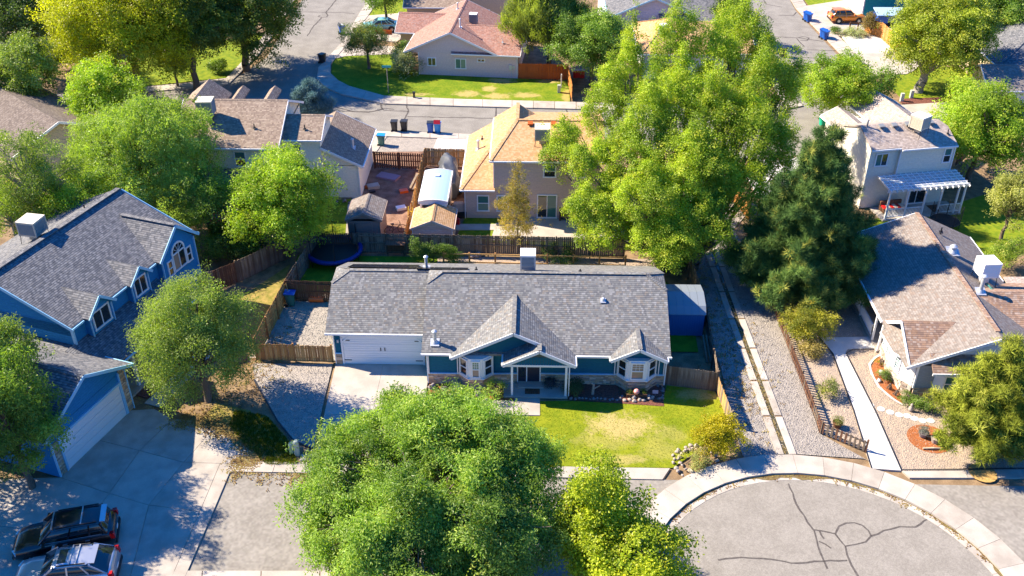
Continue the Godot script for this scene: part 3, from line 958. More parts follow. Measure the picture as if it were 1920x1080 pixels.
	# the street behind the lots and the two streets that leave it
	var street := area("street", [Vector2(-56.28, -87), Vector2(-41.35, -93.76), Vector2(-32.29, -96.07), Vector2(-30.01, -104.26), Vector2(-30.88, -136.29), Vector2(-21.18, -136.52), Vector2(-22.44, -109.12), Vector2(-23.62, -101.03), Vector2(-23, -97.22), Vector2(-19.73, -93.4), Vector2(-15.01, -90.96), Vector2(-8.02, -90.57), Vector2(4.19, -90.05), Vector2(15.7, -89.52), Vector2(25.26, -92.76), Vector2(26.91, -122.94), Vector2(28.43, -137.71), Vector2(34.03, -137.84), Vector2(33.14, -123.09), Vector2(34.26, -105.8), Vector2(34.43, -95.87), Vector2(30.12, -86.87), Vector2(24.04, -80.17), Vector2(19.04, -78.94), Vector2(3.96, -82.93), Vector2(-7.02, -83.87), Vector2(-15.12, -84.29), Vector2(-22.36, -84.98), Vector2(-35.36, -84.05), Vector2(-52.44, -79.47)], -0.01, M.asphalt)
	cracks(street, [[Vector2(-19.73, -89.3), Vector2(-18.65, -89.19), Vector2(-16.32, -88.93), Vector2(-14.94, -89.73)], [Vector2(-15.45, -91.55), Vector2(-15.21, -90.4), Vector2(-14.82, -89.5), Vector2(-12.32, -89.29)], [Vector2(-12.95, -91.38), Vector2(-12.39, -89.56), Vector2(-12.53, -87.35)], [Vector2(-12.35, -88), Vector2(-8.34, -87.88), Vector2(-3.83, -87.77)], [Vector2(-3.74, -90.91), Vector2(-3.69, -87.64)], [Vector2(3.14, -90.39), Vector2(3.61, -88.17)]], 0.16, -0.005)
	cracks(street, [[Vector2(26.25, -114.51), Vector2(28.05, -112.92), Vector2(31.1, -112.54), Vector2(33.73, -111.33)], [Vector2(30.85, -112.34), Vector2(31.12, -109.41)], [Vector2(31.1, -112.54), Vector2(31.85, -113.07), Vector2(32.36, -112.57), Vector2(31.92, -111.54), Vector2(31.11, -111.65)], [Vector2(28.43, -105.89), Vector2(30.96, -105.66), Vector2(32.8, -105.13)], [Vector2(28.55, -101.95), Vector2(30.79, -101.68)], [Vector2(29.21, -120.94), Vector2(29.53, -119.23)], [Vector2(30.59, -121.19), Vector2(32.33, -121.01), Vector2(33.1, -122.49)], [Vector2(29.95, -127.61), Vector2(29.93, -125.74), Vector2(31.74, -124.56)], [Vector2(31.17, -108.32), Vector2(34.36, -108.15)]], 0.16, -0.005)
	cracks(street, [[Vector2(-26.1, -126.85), Vector2(-26.29, -123.19), Vector2(-26.46, -121.02)], [Vector2(-29.5, -121.08), Vector2(-26.46, -121.02), Vector2(-24.49, -120.94), Vector2(-22.76, -120.58)], [Vector2(-26.44, -120.89), Vector2(-25.98, -119.71), Vector2(-26.02, -119.06), Vector2(-26.55, -118.92), Vector2(-27.11, -119.3), Vector2(-26.95, -119.74)], [Vector2(-26.61, -118.79), Vector2(-26.94, -115.38), Vector2(-26.96, -111.78)], [Vector2(-19.79, -90.27), Vector2(-17.94, -89.17), Vector2(-16.02, -89.12), Vector2(-15, -89.99), Vector2(-13.82, -89.76)]], 0.16, -0.005)
	strip_slabs("pavement", [Vector2(-21.78, -142.1), Vector2(-21.91, -126.37), Vector2(-22.44, -109.12), Vector2(-23.56, -101.03), Vector2(-23.06, -97.53), Vector2(-21.59, -95.12), Vector2(-19.73, -93.4), Vector2(-15.01, -90.96), Vector2(-8.02, -90.57), Vector2(-2.16, -90.3), Vector2(4.19, -90.05), Vector2(15.69, -89.38)], [Vector2(-20.01, -142.15), Vector2(-20.37, -126.41), Vector2(-21.45, -111.03), Vector2(-22.4, -102.06), Vector2(-21.9, -99.29), Vector2(-20.74, -97.27), Vector2(-19.28, -95.63), Vector2(-15.3, -93.07), Vector2(-8.16, -92.39), Vector2(-2.2, -92.11), Vector2(4.25, -91.84), Vector2(15.92, -91.15)], 0.12, M.concrete, 2.4)
	strip_slabs("pavement", [Vector2(-33.12, -136.24), Vector2(-32.12, -113.11), Vector2(-32.15, -105.61), Vector2(-32.76, -97.61), Vector2(-37.05, -95.96), Vector2(-41.83, -94.64), Vector2(-48.94, -90.71)], [Vector2(-31.78, -136.27), Vector2(-31.07, -112.74), Vector2(-31.14, -104.93), Vector2(-32.01, -96.08), Vector2(-36.58, -94.47), Vector2(-41.15, -93.18), Vector2(-48.23, -89.07)], 0.1, M.concrete, 2.4)
	strip_slabs("pavement", [Vector2(34.83, -149.45), Vector2(33.67, -132.6), Vector2(33.34, -123.99), Vector2(34.02, -114.69), Vector2(34.65, -106.15), Vector2(35.29, -98.92)], [Vector2(36.83, -149.5), Vector2(35.26, -132.64), Vector2(34.92, -124.94), Vector2(35.61, -115.73), Vector2(36.44, -107.25), Vector2(37.08, -100.22)], 0.12, M.concrete, 2.4)
	strip_slabs("pavement", [Vector2(27.17, -132.45), Vector2(26.46, -118.6), Vector2(26.46, -107.01), Vector2(26.59, -96.42), Vector2(26.83, -91.41)], [Vector2(25.37, -132.41), Vector2(24.8, -117.72), Vector2(24.94, -106.27), Vector2(24.99, -95.35), Vector2(25.22, -90.55)], 0.12, M.concrete, 2.4)
	strip_slabs("pavement", [Vector2(-22.36, -84.98), Vector2(-15.12, -84.29), Vector2(-7.02, -83.87), Vector2(-3.5, -83.59)], [Vector2(-22.1, -83.75), Vector2(-14.96, -83.19), Vector2(-6.93, -82.67), Vector2(-3.45, -82.27)], 0.1, M.concrete, 2.4)
	area("lawn", [Vector2(-22.79, -105.84), Vector2(-21.64, -108.03), Vector2(-16.14, -105.99), Vector2(-12.13, -99.36), Vector2(-1.78, -98.35), Vector2(3.65, -97.85), Vector2(3.66, -91.96), Vector2(-8.17, -92.53), Vector2(-15.32, -93.22), Vector2(-19.3, -95.78), Vector2(-20.77, -97.43), Vector2(-21.87, -99.45)], 0.05, lawn_tex(Vector2(-24, -110), Vector2(5, -90), [[Vector2(-3.47, -97.68), 1.5, 0.8, 0.8], [Vector2(-4.61, -95.38), 0.8, 0.8, 0.8], [Vector2(-6.9, -93.85), 1.3, 0.9, 0.8], [Vector2(-3.87, -93.35), 1.4, 0.8, 0.8], [Vector2(-0.88, -93.71), 1.5, 0.8, 0.7], [Vector2(1.61, -97.65), 1.6, 0.6, 0.7], [Vector2(-12.08, -93.58), 1.6, 0.5, 0.6], [Vector2(3.32, -93.66), 0.5, 2.0, 0.6]], Color(0.10, 0.17, 0.01), Color(0.18, 0.225, 0.015), Color(0.45, 0.33, 0.13), 72))
	area("lawn", [Vector2(-20.37, -126.41), Vector2(-20.01, -142.15), Vector2(-8.04, -142.43), Vector2(-9.7, -122.06), Vector2(-15.7, -121.03), Vector2(-20.9, -119.6)], 0.05, M.lawn)
	plate("driveway", [Vector2(-20.9, -119.6), Vector2(-15.7, -121.03), Vector2(-14.86, -113.52), Vector2(-16.17, -109.64), Vector2(-21.32, -111.8)], 0.07, M.concrete)
	plate("driveway", [Vector2(-22.35, -108.56), Vector2(-16.11, -108.16), Vector2(-15.49, -105.66), Vector2(-21.1, -104.82), Vector2(-22.59, -103.75)], 0.075, M.concrete)
	area("gravel", [Vector2(-14.47, -79.81), Vector2(-14.33, -82.97), Vector2(-8.88, -83.34), Vector2(-9.1, -80.28), Vector2(-9.9, -80.04)], 0.01, M.pale_gravel)
	plate("driveway", [Vector2(-9.1, -80.28), Vector2(-8.88, -83.34), Vector2(-3.48, -83.23), Vector2(-2.92, -81.23), Vector2(-5.79, -80.13)], 0.07, M.pale_concrete)
	plate("driveway", [Vector2(-15.18, -81.29), Vector2(-14.96, -83.19), Vector2(-13.67, -83.22), Vector2(-14.18, -79.82), Vector2(-14.96, -79.8)], 0.06, M.concrete)
	plate("driveway", [Vector2(35.61, -115.73), Vector2(34.92, -124.94), Vector2(41.02, -127.88), Vector2(47.97, -125.71), Vector2(44.07, -113.37), Vector2(38.79, -112.47)], 0.1, M.concrete)
	plate("driveway", [Vector2(36.44, -107.25), Vector2(36.27, -113.57), Vector2(43.93, -114.93), Vector2(42.81, -105.65), Vector2(40.97, -103.57), Vector2(37.08, -100.22)], 0.09, M.pale_concrete)
	plate("driveway", [Vector2(37.08, -100.22), Vector2(36.4, -106.9), Vector2(44.83, -108.17), Vector2(41.71, -102.27), Vector2(40.03, -100.61)], 0.095, M.concrete)
	area("lawn", [Vector2(35.26, -132.64), Vector2(44.48, -138.09), Vector2(41.21, -126.01), Vector2(35.25, -124.04)], 0.05, M.lawn)
	area("lawn", [Vector2(36.93, -99.74), Vector2(40.97, -103.57), Vector2(48.22, -102.75), Vector2(47.13, -96.92), Vector2(43.03, -93.19), Vector2(37.29, -93.62)], 0.04, M.lawn)
	area("mulch", [Vector2(37.02, -93.61), Vector2(41.5, -94.14), Vector2(41.17, -92.44), Vector2(36.89, -92.34)], 0.05, M.dark_mulch)
	plate("driveway", [Vector2(36.23, -91.91), Vector2(41.86, -92.88), Vector2(42.14, -86.53), Vector2(36.55, -86.39)], 0.06, M.concrete)
	area("gravel", [Vector2(35.64, -113.55), Vector2(44.57, -114.95), Vector2(44.07, -113.37), Vector2(36.07, -112.79)], 0.11, M.tan_gravel)
	area("lawn", [Vector2(-47.62, -96.94), Vector2(-42.43, -105.37), Vector2(-32.12, -113.11), Vector2(-31.55, -105.63), Vector2(-32.85, -97.92), Vector2(-41.77, -94.94)], 0.02, M.lawn)
	plate("driveway", [Vector2(-48.94, -90.71), Vector2(-49.24, -92.7), Vector2(-41.72, -94.79), Vector2(-41.15, -93.18), Vector2(-45.78, -88.31)], 0.03, M.concrete)
	plate("driveway", [Vector2(18.46, -75.74), Vector2(19.99, -78.96), Vector2(22.84, -79.03), Vector2(27.5, -82.54), Vector2(32.13, -85.05), Vector2(25.83, -75.92), Vector2(18.64, -71.79)], 0.04, M.pale_concrete)


# ---------------------------------------------------------------- house parts

func place(o: Node3D, root: Node3D, at: Vector3, yaw := 0.0) -> Node3D:
	o.position = at + shifted.get(root, Vector3.ZERO)
	o.rotation_degrees.y = yaw
	return o


# a framed window on a wall; at is the middle of it on the wall's face
func win(root: Node3D, at: Vector3, yaw: float, w: float, h: float, kind := "hung", frame: Material = null, glass: Material = null, glass2: Material = null, grid := 0) -> Node3D:
	var f := frame if frame else M.white as Material
	var g := glass if glass else M.glass as Material
	var st := S()
	var t := 0.09
	bx(st, Vector3(0, h / 2 - t / 2, 0.03), Vector3(w, t, 0.08))
	bx(st, Vector3(0, -h / 2 + t / 2, 0.04), Vector3(w + 0.06, t, 0.1))
	for s in [-1, 1]:
		bx(st, Vector3(s * (w / 2 - t / 2), 0, 0.03), Vector3(t, h - 2 * t, 0.08))
	var cuts := []
	if kind == "hung":
		bx(st, Vector3(0, 0, 0.028), Vector3(w - 2 * t, 0.06, 0.06))
		cuts = [[Vector3(0, h / 4 - 0.02, 0), Vector2(w - 2 * t, h / 2 - t - 0.01)], [Vector3(0, -h / 4 + 0.02, 0), Vector2(w - 2 * t, h / 2 - t - 0.01)]]
	elif kind == "slide":
		bx(st, Vector3(0, 0, 0.028), Vector3(0.06, h - 2 * t, 0.06))
		cuts = [[Vector3(-w / 4 + 0.02, 0, 0), Vector2(w / 2 - t - 0.01, h - 2 * t)], [Vector3(w / 4 - 0.02, 0, 0), Vector2(w / 2 - t - 0.01, h - 2 * t)]]
	else:
		cuts = [[Vector3.ZERO, Vector2(w - 2 * t, h - 2 * t)]]
	var o := put("window", st, f, root)
	place(o, root, at, yaw)
	for i in cuts.size():
		var p := S()
		bx(p, cuts[i][0] + Vector3(0, 0, 0.012), Vector3(cuts[i][1].x, cuts[i][1].y, 0.012))
		put("pane", p, glass2 if glass2 and i == 1 else g, o)
		if grid > 0 and i < grid:
			var q := S()
			for k in [-1, 1]:
				bx(q, cuts[i][0] + Vector3(cuts[i][1].x * k / 6.0, 0, 0.024), Vector3(0.02, cuts[i][1].y, 0.014))
				bx(q, cuts[i][0] + Vector3(0, cuts[i][1].y * k / 6.0, 0.026), Vector3(cuts[i][1].x, 0.02, 0.014))
			put("muntin", q, f, o)
	return o


# an evaporative cooler on legs, its louvred sides parts of its own
func cooler(root: Node3D, at: Vector3, yaw: float, size: Vector3, m: Material, lift := 0.35, louvre: Material = null, top: Material = null) -> Node3D:
	var st := S()
	var w := size.x
	var d := size.z
	bx(st, Vector3(0, lift + size.y / 2, 0), Vector3(w, size.y, d) - Vector3(0.06, 0, 0.06))
	for sx in [-1, 1]:
		for sz in [-1, 1]:
			bx(st, Vector3(sx * (w / 2 - 0.04), lift + size.y / 2, sz * (d / 2 - 0.04)), Vector3(0.08, size.y - 0.01, 0.08))
	bx(st, Vector3(0, 0.05 + lift / 2, 0), Vector3(w * 0.4, lift + 0.1, d * 0.4))
	var o := put("evaporative_cooler", st, m, root)
	place(o, root, at, yaw)
	var tp := S()
	slab(tp, [Vector3(-w / 2, lift + size.y + 0.05, -d / 2), Vector3(w / 2, lift + size.y + 0.05, -d / 2), Vector3(w / 2, lift + size.y + 0.05, d / 2), Vector3(-w / 2, lift + size.y + 0.05, d / 2)], Vector3(0, -0.06, 0))
	put("lid", tp, top if top else m, o)
	for side in 4:
		var b := Basis(Vector3.UP, side * PI / 2)
		var fw := w if side % 2 == 0 else d
		var off := d / 2 if side % 2 == 0 else w / 2
		var lv := S()
		for k in 9:
			bx(lv, b * Vector3(0, lift + 0.1 + (size.y - 0.2) * (k + 0.5) / 9.0, off - 0.02), Vector3(fw - 0.2, 0.045, 0.03), b * Basis(Vector3.RIGHT, 0.5))
		put("louvre", lv, louvre if louvre else m, o)
	for sx in [-1, 1]:
		for sz in [-1, 1]:
			var lg := S()
			beam(lg, Vector3(sx * (w / 2 - 0.06), lift, sz * (d / 2 - 0.06)), Vector3(sx * (w / 2), -0.15 if sz < 0 else -0.35, sz * (d / 2)), 0.035, 0.035)
			put("leg", lg, M.iron, o)
	return o


func vent(root: Node3D, at: Vector3, h: float, r: float, m: Material, cap := true, n := "vent_pipe") -> void:
	var st := S()
	bx(st, at + Vector3(0, 0.02, 0.03), Vector3(r * 5, 0.03, r * 5), Basis(Vector3.RIGHT, 0.4))
	cyl(st, at + Vector3(0, -0.25, 0), at + Vector3(0, h, 0), r, r, 10)
	if cap:
		cyl(st, at + Vector3(0, h, 0), at + Vector3(0, h + r * 0.5, 0), r * 1.6, r * 1.5, 10)
		cyl(st, at + Vector3(0, h + r * 0.5, 0), at + Vector3(0, h + r * 1.2, 0), r * 1.5, r * 0.6, 10)
		cyl(st, at + Vector3(0, -0.05, 0), at + Vector3(0, 0.16, 0), r * 2.0, r * 1.1, 10)
	put(n, st, m, root)


func roof_vent(root: Node3D, at: Vector3, yaw := 0.0, m: Material = null) -> void:
	var st := S()
	var b := Basis(Vector3.UP, deg_to_rad(yaw))
	bx(st, at + Vector3(0, 0.1, 0), Vector3(0.42, 0.12, 0.42), b * Basis(Vector3.RIGHT, 0.25))
	bx(st, at + Vector3(0, 0.02, 0), Vector3(0.3, 0.14, 0.3), b)
	put("roof_vent", st, m if m else M.grey_metal, root)


func wallbox(root: Node3D, m: Material, a: Vector3, b: Vector3) -> void:
	var st := S()
	box2(st, a, b)
	put("wall", st, m, root)


func gable_wall(root: Node3D, m: Material, pts: Array, by: Vector3) -> void:
	var st := S()
	slab(st, pts, by)
	put("wall", st, m, root)


func trims(root: Node3D, n: String, m: Material, lines: Array, w: float, t: float) -> void:
	for l in lines:
		var st := S()
		beam(st, l[0], l[1], w, t)
		put(n, st, m, root)


# a gabled roof; x0..x1 and z0..z1 are its eaves, h their height
func gable(root: Node3D, mr: Material, mw: Material, along_x: bool, x0: float, x1: float, z0: float, z1: float, h: float, slope: float, inset := 0.35, fm: Material = null, e0 := true, e1 := true) -> float:
	var f := fm if fm else M.white as Material
	var a0 := x0 if along_x else z0
	var a1 := x1 if along_x else z1
	var b0 := z0 if along_x else x0
	var b1 := z1 if along_x else x1
	var bc := (b0 + b1) / 2
	var rh := h + slope * (b1 - bc)
	var V := func(a: float, y: float, b: float) -> Vector3: return Vector3(a, y, b) if along_x else Vector3(b, y, a)
	var st := S()
	slab(st, [V.call(a0, h, b1), V.call(a1, h, b1), V.call(a1, rh, bc), V.call(a0, rh, bc)], Vector3(0, -0.13, 0))
	slab(st, [V.call(a0, h, b0), V.call(a1, h, b0), V.call(a1, rh, bc), V.call(a0, rh, bc)], Vector3(0, -0.13, 0))
	var roof := put("roof", st, mr, root)
	var cap := S()
	for s in [-1.0, 1.0]:
		slab(cap, [V.call(a0, rh + 0.035, bc), V.call(a1, rh + 0.035, bc), V.call(a1, rh + 0.03 - slope * 0.15, bc + s * 0.15), V.call(a0, rh + 0.03 - slope * 0.15, bc + s * 0.15)], Vector3(0, -0.03, 0))
	var co := put("ridge_cap", cap, mr, roof)
	co.position = Vector3.ZERO
	var lines := []
	for e in [[a0, -0.02, e0], [a1, 0.02, e1]]:
		if e[2]:
			lines.append([V.call(e[0] + e[1], h - 0.09, b0), V.call(e[0] + e[1], rh - 0.09, bc)])
			lines.append([V.call(e[0] + e[1], h - 0.09, b1), V.call(e[0] + e[1], rh - 0.09, bc)])
	trims(root, "bargeboard", f, lines, 0.045, 0.19)
	trims(root, "gutter", f, [[V.call(a0, h - 0.09, b0 - 0.04), V.call(a1, h - 0.09, b0 - 0.04)], [V.call(a0, h - 0.09, b1 + 0.04), V.call(a1, h - 0.09, b1 + 0.04)]], 0.1, 0.12)
	if mw:
		for e in [[a0 + inset, 1.0, e0], [a1 - inset, -1.0, e1]]:
			if e[2]:
				gable_wall(root, mw, [V.call(e[0], h - 0.16, b0 + 0.1), V.call(e[0], h - 0.16, b1 - 0.1), V.call(e[0], rh - 0.16, bc)], V.call(0.12 * e[1], 0, 0))
	return rh


func stone_band(root: Node3D, a: Vector2, b: Vector2, y0: float, y1: float, out: Vector2) -> void:
	var cols := [Color(0.40, 0.27, 0.16), Color(0.31, 0.215, 0.14), Color(0.47, 0.36, 0.25), Color(0.27, 0.21, 0.165), Color(0.36, 0.29, 0.22), Color(0.44, 0.3, 0.17), Color(0.22, 0.165, 0.125)]
	var st := S()
	st.set_color(Color(0.1, 0.085, 0.07))
	var len := a.distance_to(b)
	var d := (b - a) / len
	var bs := Basis(v3(d, 0), Vector3.UP, v3(out, 0))
	var y := y0
	while y < y1 - 0.03:
		var h := minf(rng.randf_range(0.075, 0.13), y1 - y)
		var x := 0.0
		while x < len - 0.02:
			var w := minf(rng.randf_range(0.16, 0.5), len - x)
			if len - x - w < 0.1:
				w = len - x
			st.set_color(cols[rng.randi() % cols.size()] * rng.randf_range(1.15, 1.6))
			var pr := rng.randf_range(0.045, 0.09)
			var p := a + d * (x + w / 2) + out * pr / 2
			bx(st, Vector3(p.x, y + h / 2, p.y), Vector3(w - 0.014, h - 0.012, pr), bs * Basis(Vector3.UP, rng.randf_range(-0.03, 0.03)))
			x += w
		y += h
	put("stone_veneer", st, M.stone, root, "stuff")


# ---------------------------------------------------------------- the main house

func main_house() -> void:
	var r := wthing("house", "single-storey dark blue house with grey shingle roof, white garage door and stone base", "house", Vector3(-2.2, 0, -51.6))
	var ef := func(x: float, h: float) -> Vector3: return Vector3(x, h, -46.47 - 2.0 * (h - 2.42))
	var eb := func(x: float, h: float) -> Vector3: return Vector3(x, h, -56.79 + 2.0 * (h - 2.42))
	var eg := func(x: float, h: float) -> Vector3: return Vector3(x, h, -48.3 - 2.0 * (h - 2.5))
	var gh := 4.53
	var gz := -52.36
	wallbox(r, M.wall_teal, Vector3(-6.35, 0, -56.4), Vector3(8.15, 2.4, -46.75))
	wallbox(r, M.wall_teal, Vector3(-12.3, 0, -56.4), Vector3(-6.35, 2.46, -48.42))
	wallbox(r, M.wall_teal, Vector3(-6.2, 0, -46.76), Vector3(-2.2, 2.4, -46.63))
	# roof planes
	var st := S()
	var dn := Vector3(0, -0.14, 0)
	slab(st, [ef.call(-6.57, 2.42), ef.call(8.41, 2.42), ef.call(8.43, 4.45), ef.call(7.2, 5.0), ef.call(-5.65, 5.0), ef.call(-6.56, 4.6)], dn)
	slab(st, [eg.call(-12.72, 2.5), eg.call(-6.4, 2.5), eg.call(-6.4, 4.53), eg.call(-11.7, 4.53), eg.call(-12.74, 4.1)], dn)
	slab(st, [eb.call(-12.72, 2.42), eb.call(-12.74, 4.1), eb.call(-11.7, 4.53), eb.call(-6.56, 4.53), eb.call(-6.56, 4.6), eb.call(-5.65, 5.0), eb.call(7.2, 5.0), eb.call(8.43, 4.45), eb.call(8.41, 2.42)], dn)
	slab(st, [ef.call(8.43, 4.45), eb.call(8.43, 4.45), Vector3(7.2, 5.0, -51.63)], dn)
	slab(st, [ef.call(-6.56, 4.6), eb.call(-6.56, 4.6), Vector3(-5.65, 5.0, -51.63)], dn)
	slab(st, [eg.call(-12.74, 4.1), eb.call(-12.74, 4.1), Vector3(-11.7, 4.53, -52.45)], dn)
	# front gable, porch gable and the small gable
	slab(st, [Vector3(-1.02, 4.28, -46.08), Vector3(-1.02, 4.28, -50.2), Vector3(-4.76, 2.41, -46.45), Vector3(-4.76, 2.41, -46.08)], dn)
	slab(st, [Vector3(-1.02, 4.28, -46.08), Vector3(-1.02, 4.28, -50.2), Vector3(2.66, 2.44, -46.5), Vector3(2.66, 2.44, -45.42), Vector3(0.52, 3.51, -45.42), Vector3(0.52, 3.51, -46.08)], dn)
	slab(st, [Vector3(0.52, 3.51, -45.42), Vector3(0.52, 3.51, -46.7), Vector3(-1.63, 2.44, -46.7), Vector3(-1.63, 2.44, -45.42)], dn)
	slab(st, [Vector3(6.48, 3.26, -46.02), Vector3(6.48, 3.26, -48.16), Vector3(4.8, 2.42, -46.48), Vector3(4.8, 2.42, -46.02)], dn)
	slab(st, [Vector3(6.48, 3.26, -46.02), Vector3(6.48, 3.26, -48.16), Vector3(8.16, 2.42, -46.48), Vector3(8.16, 2.42, -46.02)], dn)
	var roof := put("roof", st, M.roof_grey, r)
	for c in [[Vector3(-5.65, 5.04, -51.63), Vector3(7.2, 5.04, -51.63)], [Vector3(-11.7, 4.57, -52.42), Vector3(-6.3, 4.57, -52.42)], [Vector3(-1.02, 4.31, -46.08), Vector3(-1.02, 4.31, -50.2)], [Vector3(0.52, 3.54, -45.42), Vector3(0.52, 3.54, -46.1)], [Vector3(6.48, 3.29, -46.02), Vector3(6.48, 3.29, -48.16)], [eg.call(-12.74, 4.12), Vector3(-11.7, 4.56, -52.42)], [ef.call(-6.56, 4.63), Vector3(-5.65, 5.03, -51.63)], [ef.call(8.43, 4.48), Vector3(7.2, 5.03, -51.63)], [eb.call(8.43, 4.48), Vector3(7.2, 5.03, -51.63)]]:
		var cp := S()
		beam(cp, c[0] + Vector3(0, -0.018, 0), c[1] + Vector3(0, -0.018, 0), 0.26, 0.016)
		put("ridge_cap", cp, M.roof_grey, roof).position = Vector3.ZERO
	# gable walls
	gable_wall(r, M.wall_teal, [Vector3(-4.5, 2.38, -46.6), Vector3(2.4, 2.38, -46.6), Vector3(-1.02, 4.12, -46.6)], Vector3(0, 0, -0.12))
	gable_wall(r, M.wall_teal, [Vector3(5.0, 2.3, -46.44), Vector3(7.95, 2.3, -46.44), Vector3(6.48, 3.1, -46.44)], Vector3(0, 0, -0.12))
	gable_wall(r, M.wall_teal, [Vector3(8.15, 2.3, -46.8), Vector3(8.15, 2.3, -56.3), Vector3(8.15, 4.3, -52.5), Vector3(8.15, 4.3, -50.6)], Vector3(-0.12, 0, 0))
	gable_wall(r, M.wall_teal, [Vector3(-12.3, 2.3, -48.5), Vector3(-12.3, 2.3, -56.3), Vector3(-12.3, 4.0, -53.4), Vector3(-12.3, 4.0, -51.4)], Vector3(0.12, 0, 0))
	trims(r, "bargeboard", M.white, [
		[Vector3(-4.78, 2.31, -46.05), Vector3(-1.02, 4.18, -46.05)], [Vector3(0.55, 3.42, -46.05), Vector3(-1.02, 4.18, -46.05)],
		[Vector3(-1.66, 2.33, -45.39), Vector3(0.52, 3.4, -45.39)], [Vector3(2.7, 2.33, -45.39), Vector3(0.52, 3.4, -45.39)],
		[Vector3(4.78, 2.31, -45.99), Vector3(6.48, 3.16, -45.99)], [Vector3(8.18, 2.31, -45.99), Vector3(6.48, 3.16, -45.99)]
		], 0.05, 0.2)
	trims(r, "gutter", M.white, [
		[Vector3(-12.74, 2.42, -48.25), Vector3(-6.4, 2.42, -48.25)], [Vector3(-6.6, 2.34, -46.42), Vector3(-4.8, 2.34, -46.42)],
		[Vector3(2.7, 2.34, -46.42), Vector3(4.78, 2.34, -46.42)], [Vector3(8.2, 2.34, -46.42), Vector3(8.46, 2.34, -46.42)],
		[Vector3(2.71, 2.35, -45.42), Vector3(2.71, 2.35, -46.4)], [Vector3(-4.8, 2.33, -46.08), Vector3(-4.8, 2.33, -46.4)],
		[Vector3(4.76, 2.33, -46.02), Vector3(4.76, 2.33, -46.4)], [Vector3(8.2, 2.33, -46.02), Vector3(8.2, 2.33, -46.4)],
		[Vector3(-1.68, 2.35, -45.42), Vector3(-1.68, 2.35, -46.6)]], 0.1, 0.12)
	trims(r, "downpipe", M.white, [[Vector3(8.2, 2.3, -46.6), Vector3(8.2, 0.1, -46.66)], [Vector3(2.32, 2.3, -45.42), Vector3(2.32, 0.15, -45.42)], [Vector3(-6.26, 2.3, -46.54), Vector3(-6.26, 0.1, -46.54)]], 0.08, 0.06)
	trims(r, "corner_board", M.white, [[Vector3(-6.18, 0.82, -46.57), Vector3(-6.18, 2.3, -46.57)], [Vector3(8.1, 0.82, -46.7), Vector3(8.1, 2.3, -46.7)], [Vector3(-12.25, 0.1, -48.38), Vector3(-12.25, 2.36, -48.38)], [Vector3(-4.42, 0.85, -46.57), Vector3(-4.42, 2.3, -46.57)], [Vector3(5.12, 0.85, -46.7), Vector3(5.12, 2.3, -46.7)], [Vector3(7.78, 0.85, -46.7), Vector3(7.78, 2.3, -46.7)]], 0.16, 0.05)
	# the garage door in four sections, with strap hinges and handles
	var gd := S()
	bx(gd, Vector3(-9.23, 2.2, -48.38), Vector3(5.2, 0.12, 0.1))
	for s in [-1, 1]:
		bx(gd, Vector3(-9.23 + s * 2.54, 1.05, -48.38), Vector3(0.12, 2.1, 0.1))
		beam(gd, Vector3(-9.23 + s * 2.46, 1.82, -48.35), Vector3(-9.23 + s * 2.1, 2.14, -48.35), 0.1, 0.05, Vector3.FORWARD)
	var door := put("garage_door", gd, M.white, r)
	for k in 4:
		var s := S()
		bx(s, Vector3(-9.23, 0.335 + k * 0.53, -48.4), Vector3(4.94, 0.505, 0.05))
		for q in 12:
			bx(s, Vector3(-9.23, 0.10 + k * 0.53 + 0.04 + (q % 3) * 0.165, -48.37), Vector3(4.9, 0.125, 0.012))
			if q == 2:
				break
		put("panel", s, M.white, door).position = Vector3.ZERO
	for q in [[-11.5, 0.38, 0.5], [-6.96, 0.38, 0.5], [-11.5, 1.9, 0.5], [-6.96, 1.9, 0.5]]:
		var s := S()
		bx(s, Vector3(q[0], q[1], -48.345), Vector3(q[2], 0.05, 0.02))
		put("hinge", s, M.black, door).position = Vector3.ZERO
	for x in [-9.36, -9.1]:
		var s := S()
		bx(s, Vector3(x, 1.25, -48.33), Vector3(0.05, 0.24, 0.03))
		put("handle", s, M.black, door).position = Vector3.ZERO
	var lampst := S()
	bx(lampst, Vector3(-12.0, 1.85, -48.33), Vector3(0.12, 0.2, 0.1))
	put("wall_lamp", lampst, M.zinc, r)
	# stone base with its cap
	stone_band(r, Vector2(-12.28, -48.4), Vector2(-11.85, -48.4), 0.05, 0.85, Vector2(0, 1))
	stone_band(r, Vector2(-6.62, -48.4), Vector2(-6.36, -48.4), 0.05, 0.85, Vector2(0, 1))
	stone_band(r, Vector2(-6.25, -46.62), Vector2(-4.34, -46.62), 0.02, 0.8, Vector2(0, 1))
	stone_band(r, Vector2(-2.2, -46.62), Vector2(-0.8, -46.72), 0.02, 0.8, Vector2(0, 1))
	stone_band(r, Vector2(0.64, -46.74), Vector2(5.25, -46.74), 0.02, 0.8, Vector2(0, 1))
	stone_band(r, Vector2(7.66, -46.74), Vector2(8.16, -46.74), 0.02, 0.8, Vector2(0, 1))
	stone_band(r, Vector2(8.15, -46.75), Vector2(8.15, -48.6), 0.02, 0.8, Vector2(1, 0))
